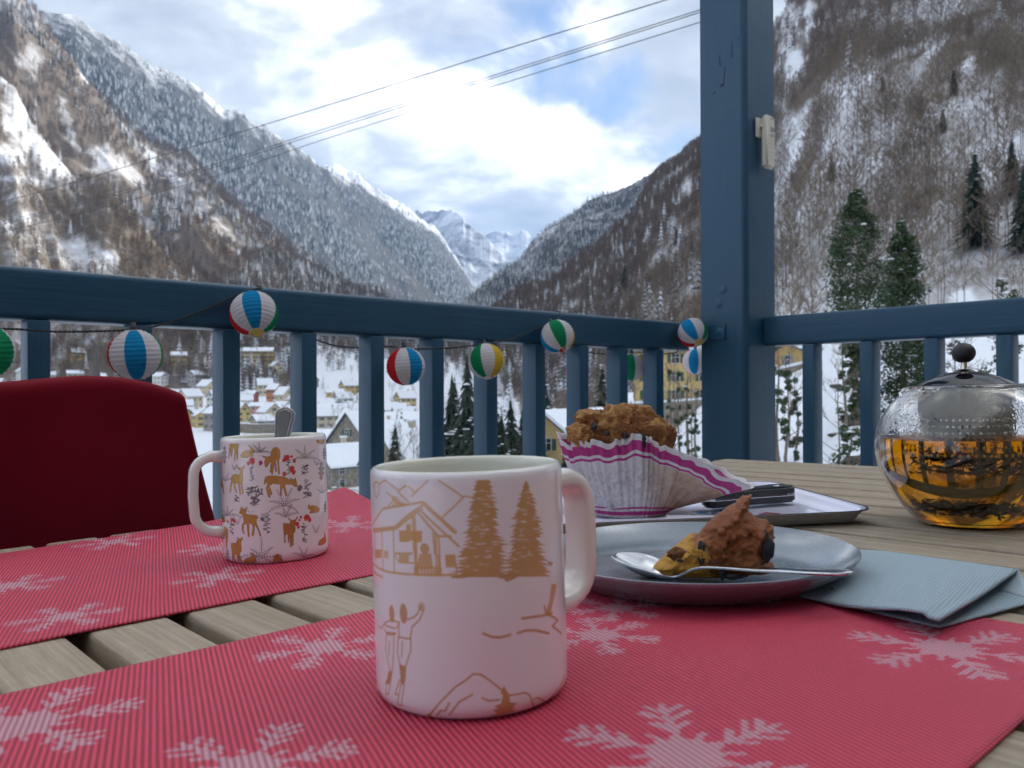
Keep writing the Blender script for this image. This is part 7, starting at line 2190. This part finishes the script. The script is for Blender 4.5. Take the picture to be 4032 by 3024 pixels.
# ------------------------------------------------------------------ glass teapot
TPX, TPY = .4126, .7459
tpz = math.atan2(TPY, TPX)
pot = empty('teapot', TL(TPX, TPY, .0006))
setp(pot, 'round glass teapot half full of amber tea with black knobbed lid', 'teapot')
PROF = [(0, .0), (.030, .0), (.0400, .0002), (.0430, .0018), (.0475, .0065), (.0545, .0145), (.0625, .0255), (.0690, .0375), (.0735, .0500), (.0757, .0620), (.0762, .0706), (.0753, .0800), (.0725, .0900), (.0675, .1005), (.0605, .1100), (.0535, .1170), (.0490, .1205), (.0475, .1228), (.0480, .1240)]
def smooth_prof(P, n=4):
    out = []
    for i in range(len(P)-1):
        p0, p1, p2, p3 = (Vector((*P[min(max(j, 0), len(P)-1)], 0)) for j in (i-1, i, i+1, i+2))
        for k in range(n):
            t = k/n; q = .5*((2*p1)+(p2-p0)*t+(2*p0-5*p1+4*p2-p3)*t*t+(3*p1-p0-3*p2+p3)*t**3); out.append((max(0, q.x), q.y))
    out.append(P[-1]); return out
SP = smooth_prof(PROF)
inner = [(max(0, r-.0021), z+(.0028 if z < .004 else .0006)) for r, z in SP]
gl = MB(); gl.lathe(SP+[(.0470, .1243)]+inner[::-1], 128)
def glass(name, col=(1, 1, 1), ior=1.47, rough=0.0, drops=False):
    t = NT(name)
    t.set(Base_Color=col, Roughness=rough, IOR=ior); t.p.inputs['Transmission Weight'].default_value = 1.0
    if drops:
        P = t.tc('Object'); z = t.sep(P)[2]
        Q = t.map(P, (1, 1, .8))
        v = t.vor(Q, 420, 'F1'); v2 = t.vor(Q, 210, 'F1'); n = t.noise(P, 42, 4, .6, .5)
        m = t.math('MULTIPLY', t.ramp(t.math('ADD', t.math('MULTIPLY', z, 22.0), t.math('MULTIPLY', t.math('SUBTRACT', n, .5), 2.6)), [(.0, 0), (1, 1)]), t.math('GREATER_THAN', z, .0800))
        mk = t.math('MULTIPLY', t.ramp(n, [(.42, 0), (.55, 1)]), t.ramp(t.math('SUBTRACT', z, .0785), [(.0, 0), (.004, .35), (.028, .5), (.036, 1)]))
        h = t.math('MULTIPLY', t.math('ADD', t.ramp(v, [(.15, 1), (.5, 0)]), t.ramp(v2, [(.2, 1), (.5, 0)])), mk)
        b = t.n.new('ShaderNodeBump'); b.inputs['Strength'].default_value = .16; b.inputs['Distance'].default_value = .0012
        t.l.new(h, b.inputs['Height']); t.l.new(b.outputs[0], t.p.inputs['Normal'])
    return t.m
obj('glass_bowl', shade(gl.mesh('glass_bowl'), 50), glass('pot_glass', drops=True), pot)
lip = MB()
la = math.radians(180+8)
def lp(r, z, d=0): return (r*math.cos(la)-d*math.sin(la), r*math.sin(la)+d*math.cos(la), z)
lip.tube([lp(.0478, .1232, -.011), lp(.0545, .1218, -.008), lp(.0605, .1190, -.004), lp(.0622, .1170, 0), lp(.0605, .1190, .004), lp(.0545, .1218, .008), lp(.0478, .1232, .011)], .0017, 10)
obj('spout_lip', lip.mesh('spout_lip', True), glass('lip_glass'), pot)
# tea
liq_top = .0792
lq = [(r-.0002, z) for r, z in inner if z < liq_top]
rl_ = np.interp(liq_top, [z for r, z in inner][8:], [r for r, z in inner][8:])-.0002
lm = MB(); lm.lathe([(0, .0031)]+[(max(.0, r), max(z, .0031)) for r, z in lq if r > .004]+[(rl_, liq_top-.0004), (rl_-.0006, liq_top), (0, liq_top-.0003)], 96)
def tea_mat():
    t = NT('amber_tea')
    t.set(Base_Color=(1, 1, 1), Roughness=0.0, IOR=1.33); t.p.inputs['Transmission Weight'].default_value = 1.0
    v = t.n.new('ShaderNodeVolumeAbsorption'); v.inputs['Color'].default_value = (.925, .765, .0, 1); v.inputs['Density'].default_value = 52.0
    t.l.new(v.outputs[0], t.out.inputs['Volume'])
    return t.m
obj('tea', shade(lm.mesh('tea'), 50), tea_mat(), pot)
# infuser basket: frosted tube with rows of little holes and raised dots, dark leaves inside
inf = MB(); inf.lathe([(.0386, .0800), (.0386, .118), (.0395, .1225)], 72)
o = obj('infuser', shade(inf.mesh('infuser'), 50), None, pot)
t = NT('frosted_infuser')
P = t.tc('Object')
t.set(Base_Color=(.86, .85, .80), Roughness=.4)
d = t.n.new('ShaderNodeBsdfTranslucent'); d.inputs[0].default_value = (.86, .85, .79, 1); tb = t.n.new('ShaderNodeBsdfTransparent')
m1_ = t.n.new('ShaderNodeMixShader'); m2_ = t.n.new('ShaderNodeMixShader'); m1_.inputs[0].default_value = .70; m2_.inputs[0].default_value = .18
t.l.new(t.p.outputs[0], m1_.inputs[1]); t.l.new(d.outputs[0], m1_.inputs[2]); t.l.new(m1_.outputs[0], m2_.inputs[1]); t.l.new(tb.outputs[0], m2_.inputs[2]); t.l.new(m2_.outputs[0], t.out.inputs[0])
t.bump(t.noise(P, 260, 4, .6), .4, .001)
o.data.materials.append(t.m); md = o.modifiers.new('t', 'SOLIDIFY'); md.thickness = .0008
M_DOT = plain('infuser_dot', (.78, .76, .68), .25)
dt = MB(); 
import itertools
def dome(m, P, n_, r):
    n_ = n_.normalized(); u = Vector((0, 0, 1)); v = n_.cross(u).normalized(); u = v.cross(n_)
    vs = [P+n_*r*.75]
    for rr, hh in ((.6, .55), (1.0, 0)):
        for k in range(8):
            a = 2*math.pi*k/8; vs.append(P+(u*math.sin(a)+v*math.cos(a))*r*rr+n_*r*hh)
    fs = [(0, 1+k, 1+(k+1) % 8) for k in range(8)]+[(1+k, 9+k, 9+(k+1) % 8, 1+(k+1) % 8) for k in range(8)]
    m.add(vs, fs)
for row in range(6):
    for k in range(46):
        a = 2*math.pi*(k+.5*(row % 1))/46
        n_ = Vector((math.cos(a), math.sin(a), 0)); dome(dt, n_*.0386+Vector((0, 0, .0935-.0058*row)), n_, .00125)
o = obj('infuser_dots', dt.mesh('infuser_dots', True), M_DOT, pot); o['kind'] = 'stuff'
# wet leaves
M_LEAF = speckled('wet_tea_leaves', (.012, .009, .004), .8, .5, 160, .5)
rt_ = random.Random(6)
lv = MB()
for k in range(1100):
    a = rt_.uniform(0, 6.28); r = .035*rt_.random()**.5
    z_ = rt_.choice([rt_.uniform(.050, .064), rt_.uniform(.0215, .030), rt_.uniform(.0215, .028)])
    P = Vector((r*math.cos(a), r*math.sin(a), z_)); d = Vector((rt_.uniform(-1, 1), rt_.uniform(-1, 1), rt_.uniform(-.4, .4))).normalized(); s_ = d.orthogonal().normalized()
    l = rt_.uniform(.0018, .0048); w_ = l*.35
    lv.add([P-d*l, P+s_*w_, P+d*l, P-s_*w_], [(0, 1, 2, 3)])
o = obj('tea_leaves', lv.mesh('tea_leaves'), M_LEAF, pot); o['kind'] = 'stuff'
lf = MB()
for (px, py, D) in ((3788, 1700, .8125), (3820, 1712, .8125), (3852, 1715, .8125), (3806, 1683, .8125), (3834, 1682, .8125), (3690, 1655, .818)):
    p = tD(px, py, D)-Vector((TPX, TPY, .0006)); n_ = Vector((p.x, p.y, 0)).normalized(); P = n_*.0392+Vector((0, 0, p.z)); v = n_.cross(Vector((0, 0, 1)))
    l = .0018+.002*rt_.random(); ang = rt_.uniform(0, 3); d = v*math.cos(ang)+Vector((0, 0, 1))*math.sin(ang); s_ = n_.cross(d)
    lf.add([P-d*l, P+s_*l*.4, P+d*l, P-s_*l*.4], [(0, 1, 2, 3)])
o = obj('stuck_leaf', lf.mesh('stuck_leaf'), M_LEAF, pot); o['kind'] = 'stuff'
M_LID = plain('gloss_black_lid', (.008, .006, .011), .06)
ld = MB(); ld.lathe([(0, .1372), (.006, .1370), (.0085, .1366), (.012, .1360), (.020, .1340), (.028, .1312), (.0345, .1280), (.0385, .1256), (.0395, .1250), (.0395, .1243), (.036, .1240), (0, .1240)], 96)
obj('lid', shade(ld.mesh('lid'), 40), M_LID, pot)
rr_ = MB(); rr_.lathe([(.0395, .1246), (.0468, .1243), (.0482, .1238), (.0482, .1226), (.0470, .1222), (.040, .1222)], 96)
obj('lid_rim', shade(rr_.mesh('lid_rim'), 40), glass('rim_plastic', (.9, .9, .9), 1.45, .12), pot)
bs = MB(); bs.lathe([(.0, .1392), (.004, .1390), (.0080, .1374), (.0092, .1362), (.0092, .135)], 32); obj('knob_base', shade(bs.mesh('knob_base'), 50), M_LID, pot)
st_ = MB(); st_.lathe([(.0028, .136), (.0030, .1378), (.0026, .1384), (.0026, .1480), (0, .148)], 20); obj('knob_stem', shade(st_.mesh('knob_stem'), 50), plain('brass_steel', (.66, .60, .48), .18, 1.0), pot)
kb = MB(); kb.lathe([(0, .1443)]+[(.0098*math.sin(a), .1535-.0092*math.cos(a)) for a in [math.pi*(.12+.88*k/18) for k in range(19)]], 40); obj('knob', shade(kb.mesh('knob'), 60), plain('matt_black_knob', (.014, .012, .016), .5), pot)
hd = MB(); ha = math.radians(-3)
def hp(r, z): return (r*math.cos(ha), r*math.sin(ha), z)
hd.tube([hp(.049, .1195), hp(.060, .1200), hp(.078, .1185), hp(.095, .108), hp(.102, .090), hp(.100, .068), hp(.090, .050), hp(.078, .044)], [.004, .0065, .0075, .0075, .0075, .0072, .0065, .005], 14)
obj('handle', hd.mesh('handle', True), M_BLACK, pot)

# ------------------------------------------------------------------ chair with a red blanket
CB = -1.02
chair = empty('garden_chair', Matrix.Translation(D1*.12+D2*(-.80)))
setp(chair, 'garden chair at the left of the table, hidden under a red blanket', 'chair')
M_CH = speckled('dark_chair_frame', (.02, .02, .022), .5, .3, 50)
def cpart(nm, c, d, R=None):
    me = shade(bev_box(nm, d, .006, 2), 50); o = obj(nm, me, M_CH); o.matrix_world = Matrix.Translation(c) @ rot_z(D1) @ (R or Matrix.Identity(4)); o.parent = chair; o.matrix_parent_inverse = chair.matrix_world.inverted(); return o
CA0, CA1 = -.24, .340
zc = EYE+.0
for a_ in (CA0+.03, CA1-.03):
    cpart('leg', D1*a_+D2*(CB+.0)+Vector((0, 0, .44)), (.03, .03, .85)); cpart('leg', D1*a_+D2*(CB+.46)+Vector((0, 0, .22)), (.03, .03, .43))
cpart('seat', D1*((CA0+CA1)/2)+D2*(CB+.24)+Vector((0, 0, .44)), (CA1-CA0-.04, .48, .03))
cpart('backrest', D1*((CA0+CA1)/2)+D2*(CB+.0)+Vector((0, 0, .70)), (CA1-CA0-.09, .022, .30))
def blanket():
    t = NT('red_fleece')
    P = t.tc('Object'); n = t.noise(P, 9, 4, .6); f = t.noise(P, 700, 3, .7)
    t.set(Base_Color=t.mix(n, (.085, .0015, .006), (.135, .003, .011)), Roughness=.95)
    t.p.inputs['Sheen Weight'].default_value = .5; t.p.inputs['Sheen Roughness'].default_value = .4; t.p.inputs['Sheen Tint'].default_value = (.9, .12, .16, 1)
    t.p.inputs['Specular IOR Level'].default_value = .1
    t.bump(t.math('ADD', f, t.math('MULTIPLY', t.noise(P, 120, 4, .6), .6)), .3, .002)
    # draped: from the seat side up over the top rail and down behind; a = along the railing, s = along the cloth
    na, ns = 90, 110; vs = []
    topz = .0
    for j in range(ns+1):
        s = j/ns                      # 0 front bottom .. .5 top .. 1 back bottom
        for i in range(na+1):
            u = i/na; a = CA0-.06+(CA1+.008-CA0+.06)*u
            edge = max(0, (u-.80)/.20)
            dip = -.010*math.sin(min(1, max(0, (u-.1)/.75))*math.pi)+.010*min(1, max(0, (u-.55)/.35))
            zt_ = topz+.006+dip-.022*edge**3
            hang = .46
            if s < .46: k = 1-s/.46; side = 1
            elif s > .54: k = (s-.54)/.46; side = -1
            else: k = 0; side = 0
            ww = (s-.5)/.04 if side == 0 else (-side)
            z = zt_-hang*k-(.012*(1-math.cos(min(1, abs(ww))*math.pi/2)) if side == 0 else .012)
            b = CB+(-.026*math.sin(ww*math.pi/2) if side == 0 else .026*side)
            # splay and folds towards the bottom
            flare = .105*k**1.0*edge+.016*edge*(1-k)
            aa = a+flare*(1.1)-.02*k*(1-u)
            fold = .020*k*math.sin(u*15+1.3+k*1.8)*(.3+u)+.010*k*math.sin(u*31+k*3)
            b += side*(.02*k+fold)+side*.03*k*edge+side*.016*k*math.sin((u*2.4-k*1.5)*4.2+.6)+.003*math.sin(u*23+k*9)*k
            vs.append(D1*aa+D2*b+Vector((0, 0, EYE+z)))
    fs = [(j*(na+1)+i, j*(na+1)+i+1, (j+1)*(na+1)+i+1, (j+1)*(na+1)+i) for j in range(ns) for i in range(na)]
    me = mesh_from('blanket', vs, fs, True)
    o = obj('blanket', me, t.m); md = o.modifiers.new('t', 'SOLIDIFY'); md.thickness = .006; md.offset = 0
    md = o.modifiers.new('s', 'SUBSURF'); md.levels = 1; md.render_levels = 1
    setp(o, 'dark red fleece blanket draped over the chair back beside the left railing', 'blanket')
blanket()
